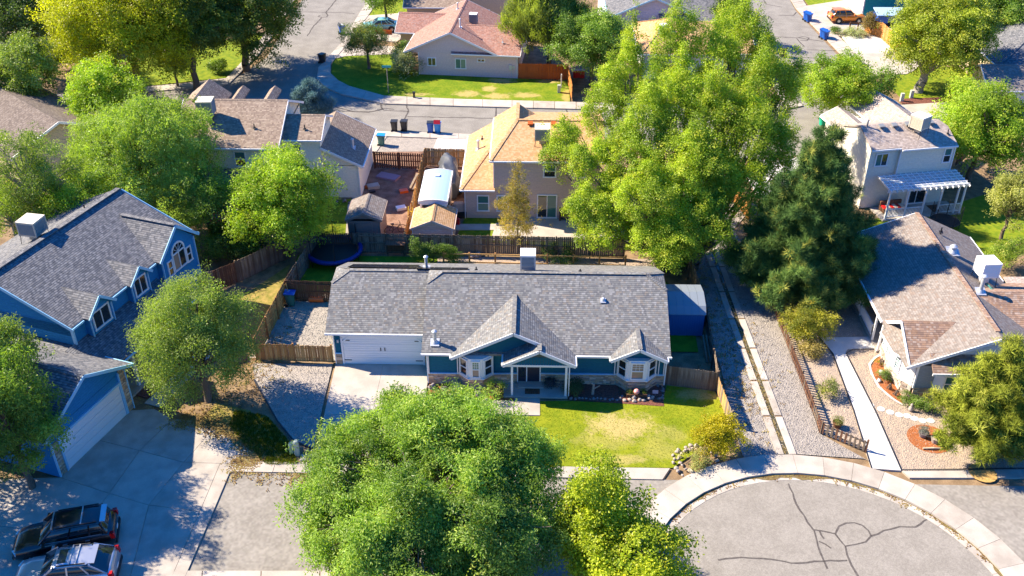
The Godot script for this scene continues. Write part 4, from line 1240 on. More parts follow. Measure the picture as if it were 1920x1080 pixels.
	for bay in [[Vector2(-4.34, -46.63), Vector2(-3.68, -46.07), Vector2(-2.9, -46.07), Vector2(-2.24, -46.62)], [Vector2(5.25, -46.75), Vector2(5.9, -46.13), Vector2(6.98, -46.13), Vector2(7.66, -46.75)]]:
		var core := S()
		var foot := []
		for p: Vector2 in bay:
			foot.append(v3(p, 2.3))
		slab(core, foot, Vector3(0, -2.28, 0))
		put("bay", core, M.white, r)
		var cp := []
		var cp2 := []
		var mid := (bay[1] + bay[2]) * 0.5 as Vector2
		for p: Vector2 in bay:
			var q := mid + (p - mid) * 1.0 + Vector2(signf(p.x - mid.x) * 0.09, 0.1 if p.y > -46.5 else 0.02)
			cp.append(v3(q, 0.87))
		var sill := S()
		slab(sill, cp, Vector3(0, -0.06, 0))
		put("sill", sill, M.white, r)
		for i in 3:
			var a: Vector2 = bay[i]
			var b: Vector2 = bay[i + 1]
			var out := (b - a).orthogonal().normalized()
			if out.y < 0:
				out = -out
			stone_band(r, a, b, 0.02, 0.8, out)
			var c := (a + b) * 0.5
			win(r, Vector3(c.x, 1.55, c.y) + v3(out, 0) * 0.01, rad_to_deg(atan2(out.x, out.y)), a.distance_to(b) - (0.24 if i == 1 else 0.2), 1.28, "hung", M.white, (M.curtain if bay[0].x < 0 else M.blind) if i == 1 else M.glass, M.blind if i == 1 else M.glass, 1 if i == 1 else 0)
	trims(r, "sill", M.blue_trim, [[Vector3(-6.25, 0.83, -46.58), Vector3(-4.36, 0.83, -46.58)], [Vector3(-2.2, 0.83, -46.6), Vector3(-0.8, 0.83, -46.68)], [Vector3(0.64, 0.83, -46.7), Vector3(5.2, 0.83, -46.7)], [Vector3(7.7, 0.83, -46.7), Vector3(8.16, 0.83, -46.7)], [Vector3(-12.28, 0.88, -48.37), Vector3(-11.86, 0.88, -48.37)]], 0.1, 0.06)
	var vs := S()
	bx(vs, Vector3(3.55, 2.12, -46.72), Vector3(1.3, 0.14, 0.05))
	put("vent_strip", vs, M.cream, r)
	# the porch
	var pf := S()
	box2(pf, Vector3(-1.6, 0, -46.75), Vector3(2.26, 0.12, -45.3))
	put("porch_floor", pf, M.concrete, r)
	var stp := S()
	box2(stp, Vector3(-0.75, 0.12, -46.76), Vector3(0.85, 0.2, -46.1))
	put("step", stp, M.concrete, r)
	for x in [-1.09, 2.14]:
		var ps := S()
		box2(ps, Vector3(x - 0.065, 0.12, -45.55), Vector3(x + 0.065, 2.3, -45.42))
		put("post", ps, M.white, r)
	var gt := S()
	slab(gt, [Vector3(-1.25, 2.42, -45.5), Vector3(2.3, 2.42, -45.5), Vector3(0.52, 3.32, -45.5)], Vector3(0, 0, -0.05))
	put("porch_gable", gt, M.dark_teal, r)
	for row in 3:
		for k in 22:
			var x := -1.16 + k * 0.16
			var y := 2.42 + row * 0.2
			if absf(x + 0.08 - 0.52) < 1.75 - row * 0.4:
				var sc := S()
				bx(sc, Vector3(x + 0.08, y + 0.02 + (0.02 if (k + row) % 2 else 0.0), -45.485), Vector3(0.14, 0.2, 0.02), Basis(Vector3.RIGHT, -0.08))
				put("shingle", sc, M.wall_teal, r)
	var pb := S()
	beam(pb, Vector3(-1.5, 2.33, -45.5), Vector3(2.55, 2.33, -45.5), 0.12, 0.14)
	put("porch_beam", pb, M.white, r)
	var df := S()
	for x in [-0.78, -0.22, 0.6]:
		bx(df, Vector3(x, 1.15, -46.72), Vector3(0.07, 2.1, 0.1))
	bx(df, Vector3(-0.09, 2.2, -46.72), Vector3(1.45, 0.08, 0.1))
	put("door_frame", df, M.white, r)
	var dr := S()
	bx(dr, Vector3(0.19, 1.15, -46.73), Vector3(0.76, 2.04, 0.06))
	var front := put("front_door", dr, M.door_navy, r)
	var fl := S()
	bx(fl, Vector3(0.19, 1.98, -46.69), Vector3(0.5, 0.1, 0.02))
	put("fanlight", fl, M.cream, front).position = Vector3.ZERO
	var sl := S()
	bx(sl, Vector3(-0.5, 1.15, -46.73), Vector3(0.5, 2.04, 0.06))
	var side := put("sidelight", sl, M.door_navy, r)
	var sg := S()
	bx(sg, Vector3(-0.5, 1.3, -46.69), Vector3(0.3, 1.5, 0.03))
	put("pane", sg, M.glass, side).position = Vector3.ZERO
	# roof fittings
	var rp := func(x: float, h: float) -> Vector3: return ef.call(x, h)
	var fl2 := S()
	var fp: Vector3 = Vector3(-5.79, 2.8, -47.26)
	fp = ef.call(fp.x, 2.75)
	vent(r, fp, 0.78, 0.11, M.zinc)
	vent(r, ef.call(4.45, 4.12) as Vector3, 0.14, 0.07, M.zinc)
	vent(r, eb.call(-6.85, 4.15) as Vector3, 0.85, 0.1, M.zinc)
	vent(r, eb.call(3.1, 4.6) as Vector3, 0.2, 0.04, M.black, false)
	vent(r, eb.call(-3.55, 4.55) as Vector3, 0.25, 0.04, M.black, false)
	cooler(r, Vector3(-0.24, 4.55, -52.85), 0, Vector3(0.98, 1.05, 0.98), M.zinc, 0.12, M.grey_metal, M.white)
	# two rows of solar panels on the back slope
	for k in 7:
		for row in 2:
			if (row == 0 and k >= 4) or (row == 1 and k > 6):
				continue
			var x := -11.9 + k * 1.12 + (0.0 if row == 0 else 0.0)
			var h0 := 4.42 - row * 0.5
			if k >= 4:
				h0 = 4.62
			var a: Vector3 = eb.call(x, h0) + Vector3(0, 0.1, 0)
			var b: Vector3 = eb.call(x + 1.08, h0) + Vector3(0, 0.1, 0)
			var dv := Vector3(0, -0.47, -0.94)
			var sp := S()
			slab(sp, [a, b, b + dv, a + dv], Vector3(0, -0.04, 0))
			put("solar_panel", sp, M.solar, r)


# ---------------------------------------------------------------- the blue house on the left

func blue_house() -> void:
	var r := thing("house", "bright blue house with three dormers, an arched window and a white double garage door", "house", Vector3(-25.54, 0, -37.96), 72.0)
	wallbox(r, M.wall_blue, Vector3(0, 0, -12.5), Vector3(6.24, 2.9, 0))
	wallbox(r, M.wall_blue, Vector3(6.7, 0, -13.5), Vector3(18.1, 4.75, -3.6))
	# garage gable
	gable(r, M.roof_slate, null, false, -0.5, 6.72, -13.0, 0.35, 3.02, 0.5, 0.3, M.blue_trim, false, true)
	gable_wall(r, M.wall_blue, [Vector3(0, 2.85, 0.0), Vector3(6.24, 2.85, 0.0), Vector3(3.11, 4.55, 0.0)], Vector3(0, 0, -0.12))
	stone_band(r, Vector2(0.02, 0.0), Vector2(0.5, 0.0), 0.05, 2.3, Vector2(0, 1))
	stone_band(r, Vector2(5.74, 0.0), Vector2(6.22, 0.0), 0.05, 3.2, Vector2(0, 1))
	stone_band(r, Vector2(6.24, 0.0), Vector2(6.24, -3.4), 0.05, 2.8, Vector2(1, 0))
	trims(r, "corner_board", M.blue_trim, [[Vector3(0.03, 0, 0.05), Vector3(0.03, 2.9, 0.05)], [Vector3(6.22, 0, 0.05), Vector3(6.22, 2.9, 0.05)], [Vector3(5.68, 0, 0.06), Vector3(5.68, 3.0, 0.06)], [Vector3(0.55, 0, 0.06), Vector3(0.55, 2.3, 0.06)]], 0.11, 0.07)
	var gd := S()
	bx(gd, Vector3(3.1, 2.3, 0.05), Vector3(5.1, 0.14, 0.1))
	for s in [-1, 1]:
		bx(gd, Vector3(3.1 + s * 2.5, 1.12, 0.05), Vector3(0.12, 2.24, 0.1))
	var door := put("garage_door", gd, M.blue_trim, r)
	for k in 4:
		var s := S()
		bx(s, Vector3(3.1, 0.29 + k * 0.56, 0.03), Vector3(4.86, 0.54, 0.05))
		for q in 3:
			bx(s, Vector3(3.1, 0.1 + k * 0.56 + q * 0.18, 0.058), Vector3(4.84, 0.14, 0.014))
		put("panel", s, M.white, door)
	# skirt roof over the ground floor
	var st := S()
	slab(st, [Vector3(6.0, 2.75, -0.75), Vector3(14.4, 2.62, -0.75), Vector3(14.4, 3.5, -3.65), Vector3(5.9, 3.5, -3.65)], Vector3(0, -0.13, 0))
	slab(st, [Vector3(3.4, 3.6, -13.2), Vector3(3.4, 3.6, -3.6), Vector3(6.75, 3.35, -3.6), Vector3(6.75, 3.35, -13.2)], Vector3(0, -0.1, 0))
	put("skirt_roof", st, M.roof_slate, r)
	trims(r, "gutter", M.blue_trim, [[Vector3(7.2, 2.58, -0.7), Vector3(14.4, 2.52, -0.7)]], 0.1, 0.12)
	for u in [8.0, 10.4, 13.2]:
		var ps := S()
		box2(ps, Vector3(u - 0.08, 0, -1.0), Vector3(u + 0.08, 2.5, -0.84))
		put("post", ps, M.white, r)
	var pf := S()
	box2(pf, Vector3(6.4, 0, -3.6), Vector3(13.6, 0.14, -0.6))
	put("porch_floor", pf, M.concrete, r)
	# upper roof
	var ef := func(u: float, h: float) -> Vector3: return Vector3(u, h, -3.35 - (h - 4.78) / 0.43)
	var ms := S()
	slab(ms, [ef.call(6.45, 4.78), ef.call(18.5, 4.78), ef.call(18.5, 7.15), ef.call(6.45, 7.15)], Vector3(0, -0.14, 0))
	var w7: float = ef.call(0, 7.15).z
	slab(ms, [Vector3(6.45, 7.15, w7), Vector3(18.5, 7.15, w7), Vector3(18.5, 4.78, 2 * w7 + 3.35), Vector3(6.45, 4.78, 2 * w7 + 3.35)], Vector3(0, -0.14, 0))
	var roof := put("roof", ms, M.roof_slate, r)
	var cap := S()
	beam(cap, Vector3(6.45, 7.18, w7), Vector3(18.5, 7.18, w7), 0.36, 0.05)
	put("ridge_cap", cap, M.roof_slate, roof)
	wallbox(r, M.wall_blue, Vector3(6.7, 4.0, 2 * w7 + 3.8), Vector3(18.1, 4.7, -3.7))
	gable_wall(r, M.wall_blue, [Vector3(6.72, 4.6, -3.6), Vector3(6.72, 4.6, 2 * w7 + 3.8), Vector3(6.72, 6.95, w7)], Vector3(0.12, 0, 0))
	gable_wall(r, M.wall_blue, [Vector3(18.1, 4.6, -3.6), Vector3(18.1, 4.6, 2 * w7 + 3.8), Vector3(18.1, 6.95, w7)], Vector3(-0.12, 0, 0))
	trims(r, "bargeboard", M.blue_trim, [[ef.call(6.42, 4.69), ef.call(6.42, 7.06)], [ef.call(18.53, 4.69), ef.call(18.53, 7.06)]], 0.05, 0.2)
	trims(r, "gutter", M.blue_trim, [[Vector3(6.42, 4.68, -3.3), Vector3(7.5, 4.68, -3.3)], [Vector3(10.0, 4.68, -3.3), Vector3(11.4, 4.68, -3.3)], [Vector3(13.5, 4.68, -3.3), Vector3(14.3, 4.68, -3.3)]], 0.1, 0.12)
	trims(r, "corner_board", M.blue_trim, [[Vector3(6.72, 3.4, -3.56), Vector3(6.72, 4.7, -3.56)]], 0.2, 0.1)
	# two small dormers and the big gabled bay with the arched window
	for d in [[8.78, 1.2, 5.8], [12.44, 1.05, 5.68]]:
		var c: float = d[0]
		var hw: float = d[1]
		var ah: float = d[2]
		var sl := (ah - 4.8) / hw
		var back: float = -3.35 - (ah - 4.78) / 0.43
		var ds := S()
		for s in [-1.0, 1.0]:
			slab(ds, [Vector3(c, ah, -2.95), Vector3(c, ah, back), Vector3(c + s * hw, 4.8, -3.38), Vector3(c + s * hw, 4.8, -2.95)], Vector3(0, -0.1, 0))
		put("dormer_roof", ds, M.roof_slate, r)
		box2w(r, M.wall_blue, Vector3(c - hw + 0.22, 3.0, -3.9), Vector3(c + hw - 0.22, 4.72, -3.2))
		gable_wall(r, M.wall_blue, [Vector3(c - hw + 0.12, 4.7, -3.2), Vector3(c + hw - 0.12, 4.7, -3.2), Vector3(c, ah - 0.12, -3.2)], Vector3(0, 0, -0.12))
		trims(r, "bargeboard", M.blue_trim, [[Vector3(c - hw, 4.72, -2.92), Vector3(c, ah - 0.08, -2.92)], [Vector3(c + hw, 4.72, -2.92), Vector3(c, ah - 0.08, -2.92)]], 0.05, 0.17)
		trims(r, "corner_board", M.blue_trim, [[Vector3(c - hw + 0.25, 3.3, -3.17), Vector3(c - hw + 0.25, 4.7, -3.17)], [Vector3(c + hw - 0.25, 3.3, -3.17), Vector3(c + hw - 0.25, 4.7, -3.17)]], 0.1, 0.06)
		win(r, Vector3(c, 4.22, -3.2), 0, hw * 2 - 0.9, 1.25, "slide", M.white, M.glass, M.glass, 0)
	var bc := 16.43
	var bs := S()
	for s in [-1.0, 1.0]:
		slab(bs, [Vector3(bc, 6.5, -2.95), Vector3(bc, 6.5, -7.35), Vector3(bc + s * 2.1, 4.8, -3.4), Vector3(bc + s * 2.1, 4.8, -2.95)], Vector3(0, -0.12, 0))
	put("dormer_roof", bs, M.roof_slate, r)
	var bcap := S()
	beam(bcap, Vector3(bc, 6.53, -2.95), Vector3(bc, 6.53, -7.2), 0.3, 0.04)
	put("ridge_cap", bcap, M.roof_slate, r)
	box2w(r, M.wall_blue, Vector3(14.65, 0, -3.9), Vector3(18.2, 4.75, -3.2))
	gable_wall(r, M.wall_blue, [Vector3(14.6, 4.7, -3.2), Vector3(18.26, 4.7, -3.2), Vector3(bc, 6.36, -3.2)], Vector3(0, 0, -0.12))
	trims(r, "bargeboard", M.blue_trim, [[Vector3(bc - 2.1, 4.72, -2.92), Vector3(bc, 6.42, -2.92)], [Vector3(bc + 2.1, 4.72, -2.92), Vector3(bc, 6.42, -2.92)], [Vector3(bc + 2.12, 4.74, -2.95), Vector3(bc + 2.12, 4.74, -3.6)]], 0.05, 0.2)
	trims(r, "corner_board", M.blue_trim, [[Vector3(14.7, 0, -3.16), Vector3(14.7, 4.72, -3.16)], [Vector3(18.15, 0, -3.16), Vector3(18.15, 4.72, -3.16)]], 0.12, 0.06)
	# the arched window: a fan of panes over a slider, a narrow sash on either side
	win(r, Vector3(bc, 3.85, -3.2), 0, 1.35, 1.3, "slide", M.white, M.blind, M.glass, 0)
	for s in [-1, 1]:
		win(r, Vector3(bc + s * 1.0, 3.72, -3.2), 0, 0.55, 1.15, "hung", M.white, M.glass)
	var fr := S()
	var seg := 10
	for k in seg:
		var a0 := PI * k / seg
		var a1 := PI * (k + 1) / seg
		slab(fr, [Vector3(bc + cos(a0) * 0.7, 4.5 + sin(a0) * 0.7, -3.13), Vector3(bc + cos(a1) * 0.7, 4.5 + sin(a1) * 0.7, -3.13), Vector3(bc + cos(a1) * 0.58, 4.5 + sin(a1) * 0.58, -3.13), Vector3(bc + cos(a0) * 0.58, 4.5 + sin(a0) * 0.58, -3.13)], Vector3(0, 0, -0.08))
	for k in [1, 2, 3, 4]:
		var a: float = PI * k / 5.0
		beam(fr, Vector3(bc, 4.5, -3.16), Vector3(bc + cos(a) * 0.6, 4.5 + sin(a) * 0.6, -3.16), 0.025, 0.03, Vector3(0, 0, 1))
	var arch := put("window", fr, M.white, r)
	for k in 5:
		var a0 := PI * k / 5.0
		var a1 := PI * (k + 1) / 5.0
		var pp := S()
		var am := (a0 + a1) / 2
		slab(pp, [Vector3(bc, 4.5, -3.185), Vector3(bc + cos(a0) * 0.6, 4.5 + sin(a0) * 0.6, -3.185), Vector3(bc + cos(am) * 0.62, 4.5 + sin(am) * 0.62, -3.185), Vector3(bc + cos(a1) * 0.6, 4.5 + sin(a1) * 0.6, -3.185)], Vector3(0, 0, -0.01))
		put("pane", pp, M.glass, arch)
	cooler(r, Vector3(11.9, 6.62, -10.1), 8, Vector3(1.25, 0.95, 1.25), M.beige_metal, 0.42, M.grey_metal, M.cream)
	vent(r, Vector3(15.9, 6.7, -9.6), 0.4, 0.05, M.black, false)
	var bed := S()
	box2(bed, Vector3(7.2, 0.0, -0.55), Vector3(13.2, 0.06, 0.25))
	put("flower_bed", bed, M.dark_mulch, r)
	# entrance step path beside the garage
	for k in 5:
		var q := S()
		box2(q, Vector3(6.75 + k * 1.35, 0.0, 0.4), Vector3(6.75 + k * 1.35 + 1.32, 0.055, 1.5))
		put("path_slab", q, M.concrete, r)


func box2w(root: Node3D, m: Material, a: Vector3, b: Vector3) -> void:
	wallbox(root, m, a, b)


# ---------------------------------------------------------------- the white house on the right

func brown_roof_house() -> void:
	var r := wthing("house", "white house with a brown shingle roof and railed veranda facing the pine tree", "house", Vector3(27, 0, -52.5))
	var x0 := 22.15
	var xr := 27.15
	var h0 := 2.45
	var hr := 4.62
	var zn := -45.7
	var zf := -60.8
	wallbox(r, M.wall_white, Vector3(24.0, 0, -60.4), Vector3(31.0, 2.6, -46.1))
	wallbox(r, M.wall_white, Vector3(22.9, 0, -50.4), Vector3(24.2, 2.5, -46.1))
	var st := S()
	var dn := Vector3(0, -0.14, 0)
	slab(st, [Vector3(x0, h0, zn), Vector3(x0, h0, zf), Vector3(xr, hr, zf), Vector3(xr, hr, zn)], dn)
	slab(st, [Vector3(xr, hr, zn), Vector3(xr, hr, zf), Vector3(31.3, 2.75, zf), Vector3(31.3, 2.75, zn)], dn)
	var roof := put("roof", st, M.roof_brown, r)
	for k in 48:
		var cap := S()
		var z := zf + 0.3 * k
		bx(cap, Vector3(xr, hr + 0.03, z + 0.15), Vector3(0.3, 0.035, 0.31), Basis(Vector3.RIGHT, 0.05))
		put("ridge_cap", cap, M.roof_rust, roof).position = Vector3.ZERO
	# cross gable facing left, and the wing to the right
	var gx := 22.35
	var gz := -48.3
	var gh := 3.96
	var cs := S()
	slab(cs, [Vector3(gx, gh, gz), Vector3(25.6, gh, gz), Vector3(x0 + 0.25, h0 + 0.03, -45.68), Vector3(gx, h0 + 0.03, -45.68)], dn)
	slab(cs, [Vector3(gx, gh, gz), Vector3(25.6, gh, gz), Vector3(x0 + 0.25, h0 + 0.03, -50.6), Vector3(gx, h0 + 0.03, -50.6)], dn)
	put("cross_gable", cs, M.roof_rust, r)
	gable_wall(r, M.wall_grey, [Vector3(22.75, 2.4, -45.95), Vector3(22.75, 2.4, -50.2), Vector3(22.75, 3.78, gz)], Vector3(0.12, 0, 0))
	trims(r, "bargeboard", M.white, [[Vector3(gx - 0.02, 2.4, -45.66), Vector3(gx - 0.02, gh - 0.07, gz)], [Vector3(gx - 0.02, 2.4, -50.44), Vector3(gx - 0.02, gh - 0.07, gz)], [Vector3(x0, h0 - 0.08, zn + 0.03), Vector3(xr, hr - 0.08, zn + 0.03)], [Vector3(31.3, 2.67, zn + 0.03), Vector3(xr, hr - 0.08, zn + 0.03)], [Vector3(x0, h0 - 0.08, zf - 0.03), Vector3(xr, hr - 0.08, zf - 0.03)]], 0.05, 0.2)
	trims(r, "gutter", M.white, [[Vector3(x0 - 0.05, h0 - 0.08, -50.45), Vector3(x0 - 0.05, h0 - 0.08, zf)], [Vector3(31.35, 2.67, -54.9), Vector3(31.35, 2.67, zf)]], 0.1, 0.12)
	gable_wall(r, M.wall_white, [Vector3(22.9, 2.4, -46.1), Vector3(31.0, 2.6, -46.1), Vector3(xr, hr - 0.2, -46.1)], Vector3(0, 0, -0.12))
	gable_wall(r, M.wall_white, [Vector3(22.9, 2.4, -60.4), Vector3(31.0, 2.6, -60.4), Vector3(xr, hr - 0.2, -60.4)], Vector3(0, 0, 0.12))
	var ws := S()
	slab(ws, [Vector3(27.4, 4.5, -50.9), Vector3(40, 4.5, -50.9), Vector3(40, 2.6, -46.9), Vector3(31.6, 2.6, -46.9)], dn)
	slab(ws, [Vector3(27.4, 4.5, -50.9), Vector3(40, 4.5, -50.9), Vector3(40, 2.6, -54.9), Vector3(31.6, 2.6, -54.9)], dn)
	put("wing_roof", ws, M.roof_rust, r)
	wallbox(r, M.wall_white, Vector3(30.8, 0, -54.5), Vector3(39.8, 2.6, -47.3))
	var pc := S()
	slab(pc, [Vector3(31.73, 2.6, -55.67), Vector3(33.63, 2.6, -55.71), Vector3(32.45, 2.6, -52.9), Vector3(31.41, 2.6, -52.88)], Vector3(0, -0.1, 0))
	put("patio_cover", pc, M.roof_pale, r)
	# the low bay roof under the cross gable
	var bay := [Vector2(22.42, -50.27), Vector2(22.27, -48.3), Vector2(22.55, -46.6), Vector2(22.95, -46.1)]
	var low := S()
	var eave := [Vector3(21.83, 2.25, -49.58), Vector3(21.96, 2.25, -47.48), Vector3(22.44, 2.25, -46.9), Vector3(22.54, 2.25, -46.02)]
	slab(low, [eave[0], eave[1], Vector3(22.8, 2.95, -47.4), Vector3(22.8, 2.95, -49.9)], Vector3(0, -0.1, 0))
	slab(low, [eave[1], eave[2], Vector3(22.8, 2.95, -47.4)], Vector3(0, -0.1, 0))
	slab(low, [eave[2], eave[3], Vector3(22.8, 2.6, -45.9), Vector3(22.8, 2.95, -47.4)], Vector3(0, -0.1, 0))
	put("bay_roof", low, M.roof_brown, r)
	trims(r, "gutter", M.white, [[eave[0] + Vector3(-0.03, -0.06, 0), eave[1] + Vector3(-0.03, -0.06, 0)], [eave[1] + Vector3(-0.03, -0.06, 0), eave[2] + Vector3(-0.03, -0.06, 0)], [eave[2] + Vector3(-0.03, -0.06, 0), eave[3] + Vector3(-0.03, -0.06, 0)]], 0.07, 0.1)
	var core := S()
	var foot := [Vector3(24.1, 2.3, -50.3), Vector3(24.1, 2.3, -46.1)]
	for i in [3, 2, 1, 0]:
		foot.append(v3(bay[i], 2.3))
	slab(core, foot, Vector3(0, -2.3, 0))
	put("bay", core, M.wall_white, r)
	for i in 3:
		var a: Vector2 = bay[i]
		var b: Vector2 = bay[i + 1]
		var out := (b - a).orthogonal().normalized()
		if out.x > 0:
			out = -out
		pale_stone(r, a, b, 0.02, 0.75, out)
		var c := (a + b) * 0.5
		if i < 2:
			for k in ([-0.5, 0.35] if i == 0 else [0.0]):
				var d: Vector2 = (b - a).normalized() * k
				win(r, Vector3(c.x + d.x, 1.5, c.y + d.y) + v3(out, 0) * 0.01, rad_to_deg(atan2(out.x, out.y)), 0.62, 1.2, "hung", M.white, M.glass_teal, M.glass_teal, 2)
	# the near gable end: grey siding, a small bay and a low porch roof, half behind the pine
	wallbox(r, M.wall_grey, Vector3(22.98, 0.75, -46.12), Vector3(24.05, 2.4, -45.95))
	stone_band(r, Vector2(22.98, -45.95), Vector2(24.05, -45.95), 0.02, 0.75, Vector2(0, 1))
	trims(r, "corner_board", M.white, [[Vector3(22.96, 0.75, -45.93), Vector3(22.96, 2.4, -45.93)]], 0.1, 0.1)
	var nb := S()
	slab(nb, [Vector3(24.05, 2.35, -46.0), Vector3(24.35, 2.35, -45.4), Vector3(25.6, 2.35, -45.4), Vector3(25.9, 2.35, -46.0)], Vector3(0, -2.33, 0))
	put("bay", nb, M.white, r)
	pale_stone(r, Vector2(24.05, -46.0), Vector2(24.35, -45.4), 0.02, 0.75, Vector2(-0.89, 0.45))
	stone_band(r, Vector2(24.35, -45.4), Vector2(25.6, -45.4), 0.02, 0.75, Vector2(0, 1))
	win(r, Vector3(24.75, 1.5, -45.39), 0, 0.75, 1.25, "hung", M.white, M.glass_teal, M.glass_teal)
	var nr := S()
	slab(nr, [Vector3(23.5, 2.5, -45.1), Vector3(29.5, 2.5, -45.1), Vector3(29.5, 3.2, -46.15), Vector3(23.5, 3.2, -46.15)], Vector3(0, -0.1, 0))
	put("porch_roof", nr, M.roof_rust, r)
	trims(r, "gutter", M.white, [[Vector3(23.45, 2.42, -45.06), Vector3(29.5, 2.42, -45.06)]], 0.06, 0.14)
	# the veranda
	var vf := S()
	box2(vf, Vector3(22.2, 0, -59.8), Vector3(24.05, 0.2, -50.4))
	put("veranda_floor", vf, M.concrete, r)
	for z in [-59.6, -57.1, -54.4, -51.6, -50.4]:
		var ps := S()
		box2(ps, Vector3(22.2, 0.2, z - 0.06), Vector3(22.32, 2.36, z + 0.06))
		put("post", ps, M.white, r)
	for seg in [[-59.6, -57.1], [-57.1, -54.4], [-54.4, -52.0]]:
		var rl := S()
		for y in [0.35, 1.08]:
			beam(rl, Vector3(22.26, y, seg[0]), Vector3(22.26, y, seg[1]), 0.07, 0.07)
		var rail := put("railing", rl, M.white, r)
		var n := int((seg[1] - seg[0]) / 0.13)
		for k in n:
			var bl := S()
			var z: float = seg[0] + 0.1 + 0.13 * k
			box2(bl, Vector3(22.24, 0.38, z - 0.018), Vector3(22.28, 1.05, z + 0.018))
			put("baluster", bl, M.white, rail).position = Vector3.ZERO
	win(r, Vector3(23.98, 1.4, -57.8), -90, 1.5, 1.2, "slide")
	win(r, Vector3(23.98, 1.4, -55.2), -90, 1.5, 1.2, "slide")
	var dr := S()
	bx(dr, Vector3(23.97, 1.2, -52.6), Vector3(0.06, 2.0, 0.9))
	put("front_door", dr, M.white, r)
	cooler(r, Vector3(29.05, 3.85, -53.11), 6, Vector3(1.15, 1.0, 1.15), M.white, 0.55, M.white, M.white)
	vent(r, Vector3(27.87, 4.5, -50.9), 1.05, 0.12, M.zinc)
	vent(r, Vector3(27.97, 4.4, -55.92), 0.3, 0.16, M.zinc)
	vent(r, Vector3(28.13, 4.35, -58.58), 0.35, 0.05, M.black, false)
	var sk := S()
	bx(sk, Vector3(29.23, 3.95, -52.08), Vector3(0.5, 0.1, 1.0), Basis(Vector3(0, 0, 1), -0.52))
	put("skylight", sk, M.glass_teal, r)


func pale_stone(root: Node3D, a: Vector2, b: Vector2, y0: float, y1: float, out: Vector2) -> void:
	var st := S()
	var len := a.distance_to(b)
	var d := (b - a) / len
	var bs := Basis(v3(d, 0), Vector3.UP, v3(out, 0))
	var y := y0
	while y < y1 - 0.03:
		var h := minf(rng.randf_range(0.1, 0.17), y1 - y)
		var x := 0.0
		while x < len - 0.02:
			var w := minf(rng.randf_range(0.14, 0.4), len - x)
			st.set_color([Color(0.5, 0.42, 0.33), Color(0.42, 0.34, 0.26), Color(0.58, 0.5, 0.42), Color(0.35, 0.28, 0.22)][rng.randi() % 4])
			var pr := rng.randf_range(0.04, 0.1)
			var p := a + d * (x + w / 2) + out * pr / 2
			bx(st, Vector3(p.x, y + h / 2, p.y), Vector3(w - 0.02, h - 0.02, pr), bs * Basis(Vector3.UP, rng.randf_range(-0.06, 0.06)))
			x += w
		y += h
	put("stone_veneer", st, M.stone, root, "stuff")


# ---------------------------------------------------------------- the houses behind

func hip(root: Node3D, mr: Material, x0: float, x1: float, z0: float, z1: float, h: float, slope: float) -> void:
	var zc := (z0 + z1) / 2
	var half := (z1 - z0) / 2
	var rh := h + slope * half
	var a := Vector3(x0 + half, rh, zc)
	var b := Vector3(x1 - half, rh, zc)
	if x1 - x0 < 2 * half:
		a.x = (x0 + x1) / 2
		b.x = a.x
	var st := S()
	var dn := Vector3(0, -0.12, 0)
	slab(st, [Vector3(x0, h, z1), Vector3(x1, h, z1), b, a], dn)
	slab(st, [Vector3(x0, h, z0), Vector3(x1, h, z0), b, a], dn)
	slab(st, [Vector3(x0, h, z0), Vector3(x0, h, z1), a], dn)
	slab(st, [Vector3(x1, h, z0), Vector3(x1, h, z1), b], dn)
	var roof := put("roof", st, mr, root)
	for l in [[a, b], [Vector3(x0, h, z1), a], [Vector3(x0, h, z0), a], [Vector3(x1, h, z1), b], [Vector3(x1, h, z0), b]]:
		if l[0].distance_to(l[1]) > 0.2:
			var cp := S()
			beam(cp, l[0] + Vector3(0, 0.02, 0), l[1] + Vector3(0, 0.02, 0), 0.28, 0.03)
			put("ridge_cap", cp, mr, roof).position = Vector3.ZERO
	trims(root, "gutter", M.white, [[Vector3(x0, h - 0.09, z1 + 0.04), Vector3(x1, h - 0.09, z1 + 0.04)], [Vector3(x0, h - 0.09, z0 - 0.04), Vector3(x1, h - 0.09, z0 - 0.04)], [Vector3(x0 - 0.04, h - 0.09, z0), Vector3(x0 - 0.04, h - 0.09, z1)], [Vector3(x1 + 0.04, h - 0.09, z0), Vector3(x1 + 0.04, h - 0.09, z1)]], 0.1, 0.12)


